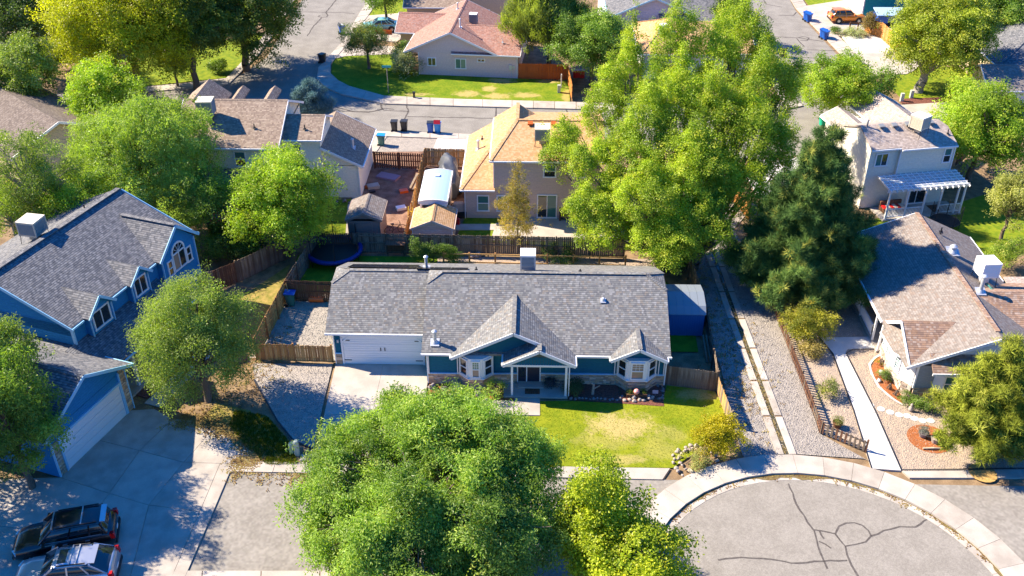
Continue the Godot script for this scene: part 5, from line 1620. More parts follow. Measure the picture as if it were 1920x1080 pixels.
func back_houses() -> void:
	# the two-storey house with the orange roof
	var e := wthing("house", "two-storey mauve house with an orange shingle roof behind the long back fence", "house", Vector3(0.5, 0, -72))
	wallbox(e, M.wall_mauve, Vector3(-3.05, 0, -76.5), Vector3(5.2, 5.15, -67.72))
	wallbox(e, M.wall_mauve, Vector3(-5.35, 0, -77.3), Vector3(-3.0, 2.6, -67.7))
	var dn := Vector3(0, -0.13, 0)
	var st := S()
	slab(st, [Vector3(-3.3, 5.2, -67.4), Vector3(5.6, 5.2, -67.4), Vector3(5.6, 6.5, -72.2), Vector3(-1.3, 6.5, -72.2)], dn)
	slab(st, [Vector3(-3.3, 5.2, -67.4), Vector3(-3.3, 5.2, -75.7), Vector3(-1.3, 6.5, -75.7), Vector3(-1.3, 6.5, -72.2)], dn)
	slab(st, [Vector3(-1.3, 6.5, -72.2), Vector3(-1.3, 6.5, -75.7), Vector3(0.7, 5.2, -75.7), Vector3(0.7, 5.2, -74.0)], dn)
	slab(st, [Vector3(-1.3, 6.5, -72.2), Vector3(5.6, 6.5, -72.2), Vector3(5.6, 5.2, -77.0), Vector3(-1.3, 5.2, -77.0)], dn)
	slab(st, [Vector3(-5.65, 2.68, -67.4), Vector3(-2.95, 2.68, -67.4), Vector3(-2.95, 4.32, -73.5)], dn)
	slab(st, [Vector3(-5.65, 2.68, -67.4), Vector3(-5.65, 2.68, -77.6), Vector3(-2.95, 4.32, -77.6), Vector3(-2.95, 4.32, -73.5)], dn)
	var roof := put("roof", st, M.roof_orange, e)
	for l in [[Vector3(-1.3, 6.54, -72.2), Vector3(5.6, 6.54, -72.2)], [Vector3(-1.3, 6.54, -72.2), Vector3(-1.3, 6.54, -75.7)], [Vector3(-3.28, 5.23, -67.4), Vector3(-1.3, 6.53, -72.2)], [Vector3(-5.63, 2.71, -67.42), Vector3(-2.95, 4.35, -73.5)]]:
		var cp := S()
		beam(cp, l[0], l[1], 0.28, 0.03)
		put("ridge_cap", cp, M.roof_orange, roof).position = Vector3.ZERO
	gable_wall(e, M.wall_mauve, [Vector3(-3.0, 5.1, -75.5), Vector3(0.4, 5.1, -75.5), Vector3(-1.3, 6.3, -75.5)], Vector3(0, 0, 0.1))
	trims(e, "gutter", M.white, [[Vector3(-3.32, 5.1, -67.36), Vector3(5.6, 5.1, -67.36)], [Vector3(-3.34, 5.1, -67.36), Vector3(-3.34, 5.1, -75.7)], [Vector3(-5.67, 2.58, -67.36), Vector3(-2.95, 2.58, -67.36)], [Vector3(-5.69, 2.58, -67.36), Vector3(-5.69, 2.58, -77.6)]], 0.1, 0.12)
	trims(e, "corner_board", M.white, [[Vector3(-3.03, 2.7, -67.69), Vector3(-3.03, 5.1, -67.69)], [Vector3(-5.33, 0, -67.67), Vector3(-5.33, 2.55, -67.67)]], 0.11, 0.07)
	win(e, Vector3(-3.9, 1.35, -67.7), 0, 0.98, 1.45, "hung", M.white, M.glass_teal, M.curtain)
	win(e, Vector3(-2.35, 1.35, -67.72), 0, 0.98, 1.45, "hung", M.white, M.glass_teal, M.glass_teal)
	win(e, Vector3(1.3, 4.2, -67.72), 0, 1.0, 1.1, "hung", M.white, M.glass_teal, M.glass)
	win(e, Vector3(3.6, 4.2, -67.72), 0, 1.0, 1.1, "hung", M.white, M.glass_teal, M.glass)
	win(e, Vector3(1.15, 1.12, -67.72), 0, 1.6, 2.1, "slide", M.white, M.glass, M.glass_teal)
	cooler(e, Vector3(0.7, 5.72, -69.6), 0, Vector3(1.2, 0.95, 1.2), M.beige_metal, 0.38, M.grey_metal, M.cream)
	roof_vent(e, Vector3(-0.25, 6.4, -71.6), 0, M.fence_red[0])
	roof_vent(e, Vector3(1.6, 6.4, -71.6), 0, M.fence_red[0])
	vent(e, Vector3(-4.55, 3.3, -73.4), 0.8, 0.09, M.zinc)
	vent(e, Vector3(-4.3, 3.55, -75.0), 0.3, 0.04, M.black, false)

	# the long cream house on the left
	var d := wthing("house", "two-storey cream house with brown roofs at two heights behind the big left trees", "house", Vector3(-21, 0, -73.5))
	wallbox(d, M.wall_cream, Vector3(-28, 0, -78), Vector3(-20.2, 5.4, -69.0))
	wallbox(d, M.wall_cream, Vector3(-20.3, 0, -75.2), Vector3(-17.05, 5.35, -70.75))
	wallbox(d, M.wall_cream, Vector3(-17.2, 0, -77.8), Vector3(-14.2, 2.95, -70.95))
	gable(d, M.roof_tan, M.wall_cream, true, -28.4, -19.9, -78.3, -68.7, 5.42, 0.435, 0.3)
	gable(d, M.roof_tan, M.wall_cream, true, -20.2, -16.85, -75.4, -70.4, 5.4, 0.44, 0.25, null, false, true)
	var rs := S()
	slab(rs, [Vector3(-13.8, 3.02, -70.65), Vector3(-13.8, 3.02, -78.1), Vector3(-17.1, 4.65, -78.1), Vector3(-17.1, 4.65, -70.65)], dn)
	slab(rs, [Vector3(-17.1, 4.65, -75.3), Vector3(-17.1, 4.65, -78.1), Vector3(-18.6, 3.9, -78.1), Vector3(-18.6, 3.9, -75.3)], dn)
	put("roof", rs, M.roof_tan, d)
	gable_wall(d, M.wall_cream, [Vector3(-14.15, 2.9, -70.95), Vector3(-17.1, 2.9, -70.95), Vector3(-17.1, 4.45, -70.95)], Vector3(0, 0, -0.1))
	trims(d, "bargeboard", M.white, [[Vector3(-13.78, 2.93, -70.62), Vector3(-17.1, 4.56, -70.62)], [Vector3(-13.78, 2.93, -78.12), Vector3(-17.1, 4.56, -78.12)]], 0.05, 0.2)
	trims(d, "gutter", M.white, [[Vector3(-13.75, 2.93, -70.6), Vector3(-13.75, 2.93, -78.1)]], 0.1, 0.12)
	trims(d, "corner_board", M.white, [[Vector3(-20.2, 0, -68.96), Vector3(-20.2, 5.35, -68.96)], [Vector3(-14.22, 0, -70.92), Vector3(-14.22, 2.9, -70.92)]], 0.1, 0.08)
	for g in [[-27.4, 1.7, 7.75], [-24.6, 0.5, 7.2], [-21.9, 0.5, 7.2]]:
		var gs := S()
		for s in [-1.0, 1.0]:
			slab(gs, [Vector3(g[0], g[2], -72.9), Vector3(g[0], g[2], -77.4), Vector3(g[0] + s * g[1], g[2] - g[1] * 0.75, -77.4), Vector3(g[0] + s * g[1], g[2] - g[1] * 0.75, -74.6)], dn)
		put("cross_gable", gs, M.roof_tan, d)
	win(d, Vector3(-23.1, 4.35, -69.0), 0, 0.95, 1.35, "hung", M.white, M.glass_teal, M.glass)
	win(d, Vector3(-19.05, 4.3, -70.75), 0, 0.9, 1.3, "hung", M.white, M.glass_teal, M.glass_teal)
	win(d, Vector3(-26.2, 1.6, -69.0), 0, 1.3, 1.2, "slide")
	cooler(d, Vector3(-26.0, 6.75, -71.5), 4, Vector3(1.25, 1.15, 1.25), M.beige_metal, 0.35, M.grey_metal, M.cream)
	vent(d, Vector3(-22.1, 6.3, -70.6), 0.35, 0.045, M.black, false)
	vent(d, Vector3(-18.3, 5.9, -71.4), 0.35, 0.045, M.black, false)
	vent(d, Vector3(-14.9, 3.55, -73.0), 0.75, 0.09, M.zinc)
	var lr := S()
	slab(lr, [Vector3(-26, 2.7, -66.6), Vector3(-21.2, 2.7, -66.6), Vector3(-21.2, 3.5, -69.0), Vector3(-26, 3.5, -69.0)], dn)
	put("porch_roof", lr, M.roof_slate, d)
	wallbox(d, M.wall_cream, Vector3(-25.6, 0, -69.0), Vector3(-21.6, 2.6, -67.0))

	# the pale house with the pergola on the right
	var g := thing("house", "two-storey sage house with pale roof and a white pergola over its railed patio", "house", Vector3(28.9, 0, -70.3), 11.5)
	wallbox(g, M.wall_sage, Vector3(0, 0, -5), Vector3(4.72, 5.2, 0))
	wallbox(g, M.wall_sage, Vector3(-2.4, 0, -5), Vector3(0, 5.2, -0.25))
	var rg := S()
	slab(rg, [Vector3(0, 5.22, 0.2), Vector3(4.75, 5.22, 0.2), Vector3(4.75, 6.05, -1.65), Vector3(3.7, 6.35, -2.35), Vector3(0, 6.35, -2.35)], dn)
	slab(rg, [Vector3(-2.5, 5.3, 0.02), Vector3(0.0, 5.3, 0.02), Vector3(0.0, 6.35, -2.35), Vector3(-2.5, 6.35, -2.35)], dn)
	slab(rg, [Vector3(-2.5, 6.35, -2.35), Vector3(3.7, 6.35, -2.35), Vector3(4.75, 6.05, -3.05), Vector3(4.75, 5.22, -5.2), Vector3(-2.5, 5.22, -5.2)], dn)
	slab(rg, [Vector3(4.75, 6.05, -1.65), Vector3(3.7, 6.35, -2.35), Vector3(4.75, 6.05, -3.05)], dn)
	put("roof", rg, M.roof_pale, g)
	gable_wall(g, M.wall_sage, [Vector3(4.7, 5.1, 0), Vector3(4.7, 5.1, -5), Vector3(4.7, 5.95, -3.0), Vector3(4.7, 5.95, -1.7)], Vector3(-0.1, 0, 0))
	gable_wall(g, M.wall_sage, [Vector3(-2.38, 5.1, 0), Vector3(-2.38, 5.1, -5), Vector3(-2.38, 6.2, -2.35)], Vector3(0.1, 0, 0))
	trims(g, "gutter", M.white, [[Vector3(0, 5.13, 0.24), Vector3(4.75, 5.13, 0.24)], [Vector3(-2.5, 5.2, 0.06), Vector3(0.0, 5.2, 0.06)]], 0.1, 0.12)
	trims(g, "corner_board", M.white, [[Vector3(0.02, 2.9, 0.03), Vector3(0.02, 5.1, 0.03)], [Vector3(4.7, 2.9, 0.03), Vector3(4.7, 5.1, 0.03)]], 0.1, 0.07)
	win(g, Vector3(-1.35, 4.25, -0.25), 0, 1.1, 1.15, "slide", M.white, M.glass_teal, M.glass)
	win(g, Vector3(4.15, 4.3, 0), 0, 0.72, 1.3, "hung", M.white, M.glass_teal, M.glass)
	win(g, Vector3(2.3, 1.2, 0), 0, 1.8, 2.1, "slide", M.white, M.glass, M.glass)
	wallbox(g, M.wall_sage, Vector3(3.3, 0, -13.8), Vector3(7.2, 2.9, -4.9))
	gable(g, M.roof_pale, M.wall_sage, false, 2.9, 7.5, -14.2, -2.6, 3.1, 0.52, 0.3, null, true, false)
	wallbox(g, M.wall_sage, Vector3(-0.1, 0, -12), Vector3(3.2, 2.7, -4.9))
	gable(g, M.roof_pale, M.wall_sage, false, -0.5, 2.4, -12.4, -2.6, 2.9, 0.5, 0.3, null, true, false)
	for u in [-0.9, 0.2, 1.35, 3.35]:
		roof_vent(g, Vector3(u, 6.28, -1.95), 0, M.grey_metal)
	cooler(g, Vector3(1.95, 5.95, -1.3), 25, Vector3(1.15, 1.0, 1.15), M.cream, 0.35, M.beige_metal, M.white)
	vent(g, Vector3(-2.0, 6.2, -2.2), 0.6, 0.07, M.grey_metal)
	vent(g, Vector3(4.35, 5.75, -0.9), 0.35, 0.04, M.black, false)
	var pat := S()
	box2(pat, Vector3(-1.6, 0, 0), Vector3(5.2, 0.12, 2.15))
	put("patio", pat, M.concrete, g)
	for u in [-1.35, 0.25, 1.75, 3.1, 4.55, 5.1]:
		var ps := S()
		box2(ps, Vector3(u - 0.06, 0.12, 1.94), Vector3(u + 0.06, 2.5, 2.06))
		put("post", ps, M.white, g)
	var bm := S()
	beam(bm, Vector3(-1.6, 2.56, 2.0), Vector3(5.3, 2.56, 2.0), 0.1, 0.2)
	put("beam", bm, M.white, g)
	for k in 15:
		var rf := S()
		var u := -1.5 + k * 0.475
		beam(rf, Vector3(u, 2.94, 0.0), Vector3(u, 2.66, 2.4), 0.05, 0.14)
		put("rafter", rf, M.white, g)
	for k in 6:
		var rf := S()
		var w := 0.25 + k * 0.38
		beam(rf, Vector3(-1.55, 3.03 - w * 0.117, w), Vector3(5.25, 3.03 - w * 0.117, w), 0.05, 0.05)
		put("slat", rf, M.white, g)
	var pane := mat(Color(0.8, 0.85, 0.88, 0.35), 0.2)
	pane.transparency = BaseMaterial3D.TRANSPARENCY_ALPHA
	for k in 14:
		var pn := S()
		var u := -1.5 + k * 0.475
		slab(pn, [Vector3(u + 0.04, 3.0, 0.02), Vector3(u + 0.44, 3.0, 0.02), Vector3(u + 0.44, 2.74, 2.2), Vector3(u + 0.04, 2.74, 2.2)], Vector3(0, -0.008, 0))
		put("panel", pn, pane, g)
	for seg in [[-1.35, 1.75, 2.0, 2.0], [3.1, 5.1, 2.0, 2.0]]:
		var rl := S()
		for y in [0.3, 0.95]:
			beam(rl, Vector3(seg[0], y, 2.0), Vector3(seg[1], y, 2.0), 0.06, 0.06)
		var rail := put("railing", rl, M.white, g)
		var n := int((seg[1] - seg[0]) / 0.12)
		for k in n:
			var bl := S()
			var u: float = seg[0] + 0.1 + k * 0.12
			box2(bl, Vector3(u - 0.02, 0.33, 1.98), Vector3(u + 0.02, 0.92, 2.02))
			put("baluster", bl, M.white, rail)
	var sofa := thing("outdoor_sofa", "red striped outdoor sofa under the white pergola", "sofa", g.transform * Vector3(-0.2, 0.12, 0.9), 11.5)
	var so := S()
	box2(so, Vector3(-0.9, 0.1, -0.4), Vector3(0.9, 0.42, 0.4))
	put("seat", so, M.fence_brown[0], sofa)
	var so2 := S()
	box2(so2, Vector3(-0.9, 0.42, -0.42), Vector3(0.9, 0.85, -0.25))
	put("backrest", so2, M.fence_brown[1], sofa)
	for k in 6:
		var cu := S()
		box2(cu, Vector3(-0.86 + k * 0.29, 0.42, -0.22), Vector3(-0.86 + k * 0.29 + 0.27, 0.55, 0.38))
		put("cushion", cu, M.plastic_red if k % 2 == 0 else M.cream, sofa)
	var rug := thing("rug", "brown rug on the patio under the right end of the pergola", "rug", g.transform * Vector3(4.0, 0.13, 1.0), 11.5)
	var rgs := S()
	box2(rgs, Vector3(-0.9, 0, -0.5), Vector3(0.7, 0.015, 0.6))
	put("mat", rgs, M.fence_brown[0], rug)


func far_houses() -> void:
	var f := thing("house", "pink single-storey house with a red shingle roof beyond the back street", "house", Vector3(-12.36, 0, -99.4), -5.0)
	wallbox(f, M.wall_pink, Vector3(0, 0, -11), Vector3(10.62, 2.55, 0))
	wallbox(f, M.wall_tan, Vector3(-3.25, 0, -11.2), Vector3(0.2, 2.55, -6.4))
	gable(f, M.roof_red, M.wall_pink, false, -1.45, 8.5, -11.4, 0.35, 2.62, 0.45, 0.33)
	gable(f, M.roof_red, M.wall_pink, true, 3.6, 10.95, -8.3, 0.3, 2.6, 0.41, 0.3, null, false, true)
	gable(f, M.roof_red, M.wall_tan, true, -3.75, 3.5, -11.4, -5.8, 2.62, 0.5, 0.4, null, true, false)
	win(f, Vector3(1.45, 1.5, 0), 0, 0.95, 0.95, "slide", M.white, M.glass, M.glass)
	win(f, Vector3(4.55, 1.4, 0), 0, 1.2, 1.15, "slide", M.white, M.glass_teal, M.curtain)
	win(f, Vector3(6.75, 1.85, 0), 0, 0.85, 0.42, "slide", M.white, M.glass, M.glass)
	var mb := S()
	box2(mb, Vector3(9.75, 0.95, 0), Vector3(10.05, 1.5, 0.14))
	box2(mb, Vector3(10.12, 1.05, 0), Vector3(10.35, 1.4, 0.1))
	box2(mb, Vector3(10.0, 0.1, 0), Vector3(10.06, 0.95, 0.05))
	put("meter_box", mb, M.zinc, f)
	trims(f, "corner_board", M.white, [[Vector3(0.03, 0, 0.03), Vector3(0.03, 2.5, 0.03)], [Vector3(10.6, 0, 0.03), Vector3(10.6, 2.5, 0.03)]], 0.1, 0.07)
	for x in [-1.2]:
		var ps := S()
		box2(ps, Vector3(x - 0.06, 0, -0.1), Vector3(x + 0.06, 2.45, 0.02))
		put("post", ps, M.white, f)
	cooler(f, Vector3(5.2, 4.0, -5.4), 0, Vector3(0.85, 1.0, 0.85), M.grey_metal, 0.1, M.grey_metal, M.white)
	vent(f, Vector3(4.2, 4.5, -2.4), 0.9, 0.08, M.white)
	vent(f, Vector3(3.0, 4.6, -8.4), 0.7, 0.08, M.zinc)
	vent(f, Vector3(8.9, 3.4, -1.4), 0.4, 0.04, M.zinc, false)

	var t := thing("house", "tan house with a grey roof standing behind the pink house", "house", Vector3(-8, 0, -118))
	wallbox(t, M.wall_tan, Vector3(-7.2, 0, -5), Vector3(0, 2.9, 4.2))
	wallbox(t, M.wall_tan, Vector3(0, 0, -6), Vector3(9.0, 4.6, 5.0))
	gable(t, M.roof_tan, M.wall_tan, true, -7.6, 0.4, -5.4, 4.5, 3.0, 0.4, 0.35, null, true, false)
	gable(t, M.roof_slate, M.wall_tan, false, -0.4, 9.4, -6.4, 5.4, 4.7, 0.45, 0.35)
	win(t, Vector3(5.8, 1.9, 5.0), 0, 1.6, 1.9, "slide", M.white, M.glass, M.glass)
	win(t, Vector3(2.2, 2.4, 5.0), 0, 1.0, 1.1, "hung")

	var b := thing("house", "lilac house with a pale grey roof behind the tall poplars", "house", Vector3(13.7, 0, -112))
	wallbox(b, M.wall_sky, Vector3(-4.9, 0, -9), Vector3(4.9, 2.9, 1.5))
	wallbox(b, M.wall_sky, Vector3(4.5, 0, -6), Vector3(7.4, 2.8, 2.2))
	gable(b, M.roof_slate, M.wall_sky, false, -5.3, 5.3, -9.4, 1.9, 3.0, 0.43, 0.35, M.blue_trim)
	gable(b, M.roof_slate, M.wall_sky, true, 0.5, 7.8, -6.4, 2.7, 2.95, 0.4, 0.35, null, false, true)
	win(b, Vector3(-4.3, 1.5, 1.5), 0, 0.9, 1.2, "hung", M.white, M.glass_teal, M.glass)
	wallbox(b, M.wall_white, Vector3(-5.9, 0, -8), Vector3(-4.8, 2.7, 0.4))
	for u in [1.6, 3.6, 5.6]:
		roof_vent(b, Vector3(u, 4.55, -1.4), 0, M.iron)

	var o := thing("house", "white house with an orange hipped roof half hidden by the tall poplars", "house", Vector3(15.5, 0, -103))
	wallbox(o, M.wall_white, Vector3(-4.0, 0, -5), Vector3(7.2, 2.8, 4.2))
	hip(o, M.roof_orange, -4.5, 2.5, -5.6, 4.8, 2.9, 0.42)
	gable(o, M.roof_orange, M.wall_white, true, -1.0, 7.6, -4.8, 4.4, 2.88, 0.42, 0.3, null, false, true)
	win(o, Vector3(3.0, 1.6, 4.2), 0, 1.2, 1.1, "slide", M.white, M.glass_teal, M.glass)
	cooler(o, Vector3(-1.9, 3.9, 1.6), 0, Vector3(0.9, 0.9, 0.9), M.white, 0.2, M.beige_metal, M.white)

	var u := thing("house", "teal house with a white garage front at the top right corner", "house", Vector3(44.3, 0, -124.2))
	wallbox(u, M.wall_green, Vector3(-3.6, 0, -5), Vector3(6.5, 2.9, 4.0))
	wallbox(u, M.wall_white, Vector3(-3.75, 0, -5), Vector3(-3.6, 2.9, 4.02))
	gable(u, M.roof_slate, M.wall_white, true, -4.1, 7, -5.4, 4.4, 3.0, 0.4, 0.35)
	var gd := S()
	box2(gd, Vector3(-3.8, 0, -3.6), Vector3(-3.75, 2.2, 2.6))
	put("garage_door", gd, M.white, u)

	var s := thing("house", "grey-roofed house behind the large cottonwood on the right edge", "house", Vector3(54, 0, -103))
	wallbox(s, M.wall_tan, Vector3(-6.6, 0, -7), Vector3(8, 2.9, 7.4))
	hip(s, M.roof_slate, -7.2, 9, -7.6, 8.0, 3.0, 0.4)
	wallbox(s, M.wall_tan, Vector3(-7.4, 0, -4.5), Vector3(-4, 2.9, 2.0))
	gable(s, M.roof_slate, M.wall_tan, true, -8.0, 0, -5, 2.6, 3.0, 0.42, 0.4, null, true, false)
	win(s, Vector3(-5.6, 1.5, 7.4), 0, 1.2, 1.2, "slide")

	var w := thing("house", "white gabled house with a brown roof just above the round right-hand trees", "house", Vector3(47.2, 0, -91.5))
	wallbox(w, M.wall_white, Vector3(-3.2, 0, -2.6), Vector3(8, 2.9, 2.6))
	gable(w, M.roof_brown, M.wall_cream, true, -3.9, 8.5, -3.0, 3.0, 3.0, 0.5, 0.5)

	var l := wthing("house", "house with a brown shingle roof cut by the left edge below the tree tops", "house", Vector3(-46, 0, -80))
	var ra: Vector3 = Vector3(-59.52, 4.7, -92.04)
	var rb: Vector3 = Vector3(-40.08, 4.7, -75.13)
	var rd := (rb - ra).normalized()
	var nn := Vector3(-rd.z, 0, rd.x)
	if nn.z < 0:
		nn = -nn
	var ls := S()
	for k in [-1.0, 1.0]:
		slab(ls, [ra, rb, rb + nn * k * 4.6 + Vector3(0, -1.85, 0), ra + nn * k * 4.6 + Vector3(0, -1.85, 0)], Vector3(0, -0.13, 0))
	put("roof", ls, M.roof_dusk, l)
	trims(l, "bargeboard", M.white, [[rb + Vector3(0, -0.08, 0) + rd * 0.03, rb + rd * 0.03 + nn * 4.6 + Vector3(0, -1.93, 0)], [rb + Vector3(0, -0.08, 0) + rd * 0.03, rb + rd * 0.03 - nn * 4.6 + Vector3(0, -1.93, 0)]], 0.05, 0.2)
	var lw := S()
	var q := rb - rd * 0.4
	slab(lw, [q + nn * 4.2 + Vector3(0, -4.7, 0), q - nn * 4.2 + Vector3(0, -4.7, 0), q - nn * 4.2 + Vector3(0, -1.9, 0), q + Vector3(0, -0.2, 0), q + nn * 4.2 + Vector3(0, -1.9, 0)], -rd * 12.0)
	put("wall", lw, M.wall_tan, l)

	var p := thing("house", "purple-grey house with white trim behind the dark trees at the top left", "house", Vector3(-54.97, 0, -105.42), 20.0)
	wallbox(p, M.wall_grey, Vector3(-5, 0, -9), Vector3(5, 5.4, -1))
	gable(p, M.roof_tan, M.wall_sky, false, -5.4, 5.4, -9.4, -0.6, 5.5, 0.5, 0.35)
	win(p, Vector3(-1.5, 1.5, -1), 0, 1.5, 1.3, "slide", M.white)
	win(p, Vector3(2.6, 1.5, -1), 0, 1.3, 1.3, "slide", M.white)
	win(p, Vector3(0.5, 4.1, -1), 0, 1.3, 1.2, "slide", M.white)
	for x in [-4.5, 0.0, 4.5]:
		var ps := S()
		box2(ps, Vector3(x - 0.08, 0, 0.8), Vector3(x + 0.08, 2.6, 0.96))
		put("post", ps, M.white, p)
	var pr := S()
	slab(pr, [Vector3(-5.2, 2.6, 1.2), Vector3(5.2, 2.6, 1.2), Vector3(5.2, 3.3, -1.0), Vector3(-5.2, 3.3, -1.0)], Vector3(0, -0.12, 0))
	put("porch_roof", pr, M.roof_tan, p)


# ---------------------------------------------------------------- fences

func fence(label: String, a: Vector3, b: Vector3, h: float, mats: Array, group := "", pw := 0.14, gap := 0.012, rails := [0.3, 0.9, 1.5], side := 1.0, posts := true, name_ := "wooden_fence", dog := true) -> Node3D:
	a.y = 0
	b.y = 0
	var d := b - a
	var len := d.length()
	var root := thing(name_, label, "fence", a, rad_to_deg(atan2(-d.z, d.x)), group)
	var key := "picket%.2f_%.2f" % [h, pw]
	if not clusters.has(key):
		var list := []
		for v in 3:
			var st := S()
			var hh := h - 0.05 + rng.randf_range(-0.02, 0.03)
			var c := pw * 0.22
			var prof := [Vector3(-pw / 2, 0.04, 0.01), Vector3(pw / 2, 0.04, 0.01), Vector3(pw / 2, hh - c, 0.01), Vector3(pw / 2 - c, hh, 0.01), Vector3(-pw / 2 + c, hh, 0.01), Vector3(-pw / 2, hh - c, 0.01)]
			if not dog:
				prof = [Vector3(-pw / 2, 0.04, 0.01), Vector3(pw / 2, 0.04, 0.01), Vector3(pw / 2, hh, 0.01), Vector3(-pw / 2, hh, 0.01)]
			slab(st, prof, Vector3(0, 0, -0.02))
			list.append(st.commit())
		clusters[key] = list
	var n := int(len / (pw + gap))
	for k in n:
		var o := inst("picket", clusters[key][rng.randi() % 3], mats[rng.randi() % mats.size()], root)
		o.position = Vector3((k + 0.5) * len / n, rng.randf_range(-0.02, 0.015), rng.randf_range(-0.004, 0.004))
		o.rotation = Vector3(rng.randf_range(-0.012, 0.012), 0, rng.randf_range(-0.008, 0.008))
	for y: float in rails:
		var rl := S()
		bx(rl, Vector3(len / 2, y * h / 1.8, 0.035 * side), Vector3(len, 0.085, 0.045))
		put("rail", rl, mats[0], root)
	if posts:
		var np := maxi(1, roundi(len / 2.4))
		for k in np + 1:
			var ps := S()
			box2(ps, Vector3(len * k / np - 0.05, 0, 0.06 * side - 0.05), Vector3(len * k / np + 0.05, h + 0.03, 0.06 * side + 0.05))
			put("post", ps, mats[mats.size() - 1], root)
	return root


func fences() -> void:
	fence("bright new board fence joining the garage corner of the dark blue house", Vector3(-17.41, 0, -48.7), Vector3(-12.53, 0, -48.53), 1.35, M.fence_new, "", 0.14, 0.012, [0.4, 1.4], -1.0, true)
	fence("brown board fence along the left side of the gravel pen", Vector3(-17.41, 0, -48.7), Vector3(-16.93, 1.75, -55.57), 1.75, M.fence_new, "", 0.14, 0.012, [0.3, 0.9, 1.5], 1.0)
	fence("brown board fence across the back of the gravel pen", Vector3(-16.82, 1.75, -55.44), Vector3(-13.46, 1.75, -55.32), 1.75, M.fence_brown, "", 0.14, 0.01, [0.3, 0.9, 1.5], 1.0)
	fence("weathered board fence beside the blue trampoline, going back from the pen", Vector3(-16.93, 1.75, -55.57), Vector3(-16.11, 1.75, -61.93), 1.75, M.fence_old, "", 0.14, 0.01, [0.3, 0.9, 1.5], 1.0)
	fence("dark weathered board fence starting at the corner of the bright blue house", Vector3(-23.05, 1.75, -55.84), Vector3(-20.75, 1.75, -57.94), 1.75, M.fence_brown + M.fence_old, "", 0.14, 0.01, [0.3, 0.9, 1.5], -1.0)
	fence("grey weathered board fence under the leafy tree behind the dry grass", Vector3(-20.93, 0, -57.73), Vector3(-18.12, 0, -61.18), 1.8, M.fence_old, "", 0.14, 0.01, [0.3, 0.9, 1.5], -1.0)
	fence("dark picketed back fence behind the trampoline, with gaps between its boards", Vector3(-16.13, 1.75, -62.01), Vector3(-13.36, 1.75, -62.07), 1.75, M.fence_brown, "", 0.1, 0.06, [0.3, 0.9, 1.5], 1.0)
	fence("long weathered back fence behind the dark blue house and its rail garden", Vector3(-13.36, 1.75, -62.07), Vector3(6.84, 1.75, -61.77), 1.75, M.fence_old, "", 0.14, 0.01, [0.2, 0.95, 1.55], 1.0)
	fence("tan board fence dividing the dirt yard from the camper", Vector3(-9.51, 1.75, -62.09), Vector3(-9.5, 0, -76.8), 1.75, [M.fence_orange[0], M.fence_old[1], M.fence_new[1]], "", 0.14, 0.01, [0.3, 0.9, 1.5], 1.0)
	fence("dog-eared brown fence with uneven boards at the back of the dirt yard", Vector3(-13.86, 1.75, -76.51), Vector3(-9.53, 1.75, -76.28), 1.6, M.fence_brown, "", 0.13, 0.06, [0.3, 0.9, 1.5], 1.0)
	fence("yellowish board fence behind the grey tarpaulin", Vector3(-9.42, 1.75, -77.05), Vector3(-5.83, 1.75, -76.92), 1.75, [M.fence_new[1], M.fence_new[0], M.fence_old[1]], "", 0.14, 0.015, [0.3, 0.9, 1.5], 1.0)
	fence("weathered board fence between the dark blue house and the alley gravel", Vector3(8.31, 0, -46.83), Vector3(11.34, 0, -46.25), 1.5, M.fence_old, "", 0.13, 0.008, [0.3, 0.9, 1.5], -1.0)
	fence("weathered side fence between the blue metal shed and the alley", Vector3(11.34, 0, -46.25), Vector3(11.64, 0, -53.09), 1.5, M.fence_old, "", 0.14, 0.01, [0.3, 1.5], -1.0)
	fence("pale stained fence along the alley edge of the front lawn", Vector3(11.34, 0, -46.25), Vector3(11.62, 0, -43.01), 1.2, [M.fence_new[1], M.fence_old[1]], "", 0.14, 0.01, [0.4, 1.4], -1.0)
	fence("grey board fence running back along the alley beside the big trunk", Vector3(11.61, 0, -53.84), Vector3(11.03, 0, -64.16), 1.75, M.fence_old, "", 0.14, 0.01, [0.3, 0.9, 1.5], -1.0)
	fence("orange board fence at the far end of the alley", Vector3(17.15, 0, -67.92), Vector3(16.4, 0, -71.54), 1.75, M.fence_orange, "", 0.14, 0.01, [0.3, 0.9, 1.5], 1.0)
	fence("knee-high picket fence between the alley and the pine yard", Vector3(16.57, 0, -56.83), Vector3(16.72, 0, -42.57), 0.85, M.fence_brown + [M.fence_old[0]], "", 0.11, 0.13, [0.45, 1.4], -1.0, true, "picket_fence", false)
	fence("short return of the knee-high picket fence nearest the cul-de-sac", Vector3(16.72, 0, -42.57), Vector3(18.88, 0, -41.01), 0.85, [M.fence_old[0], M.fence_brown[1]], "", 0.12, 0.14, [0.45, 1.4], -1.0, true, "picket_fence", false)
	fence("bright red-orange board fence beside the pink house", Vector3(-1.67, 0, -98.35), Vector3(3.54, 0, -98.16), 1.75, M.fence_red, "", 0.14, 0.008, [0.3, 0.9, 1.5], -1.0, false)
	fence("orange board fence running to the street at the end of the pink house's lawn", Vector3(3.54, 0, -98.16), Vector3(3.83, 0, -92.39), 1.75, M.fence_orange, "", 0.14, 0.008, [0.3, 0.9, 1.5], 1.0, false)
	fence("low red-brown fence beside the teal sedan", Vector3(-21.7, 0, -112.97), Vector3(-16.95, 0, -112.3), 0.7, M.fence_red, "", 0.14, 0.01, [0.5, 1.4], 1.0, false)
	fence("orange board fence between the orange car and the far trees", Vector3(39.34, 0, -114.43), Vector3(40.68, 0, -112.51), 1.9, M.fence_orange, "", 0.14, 0.01, [0.3, 0.9, 1.5], 1.0, false)
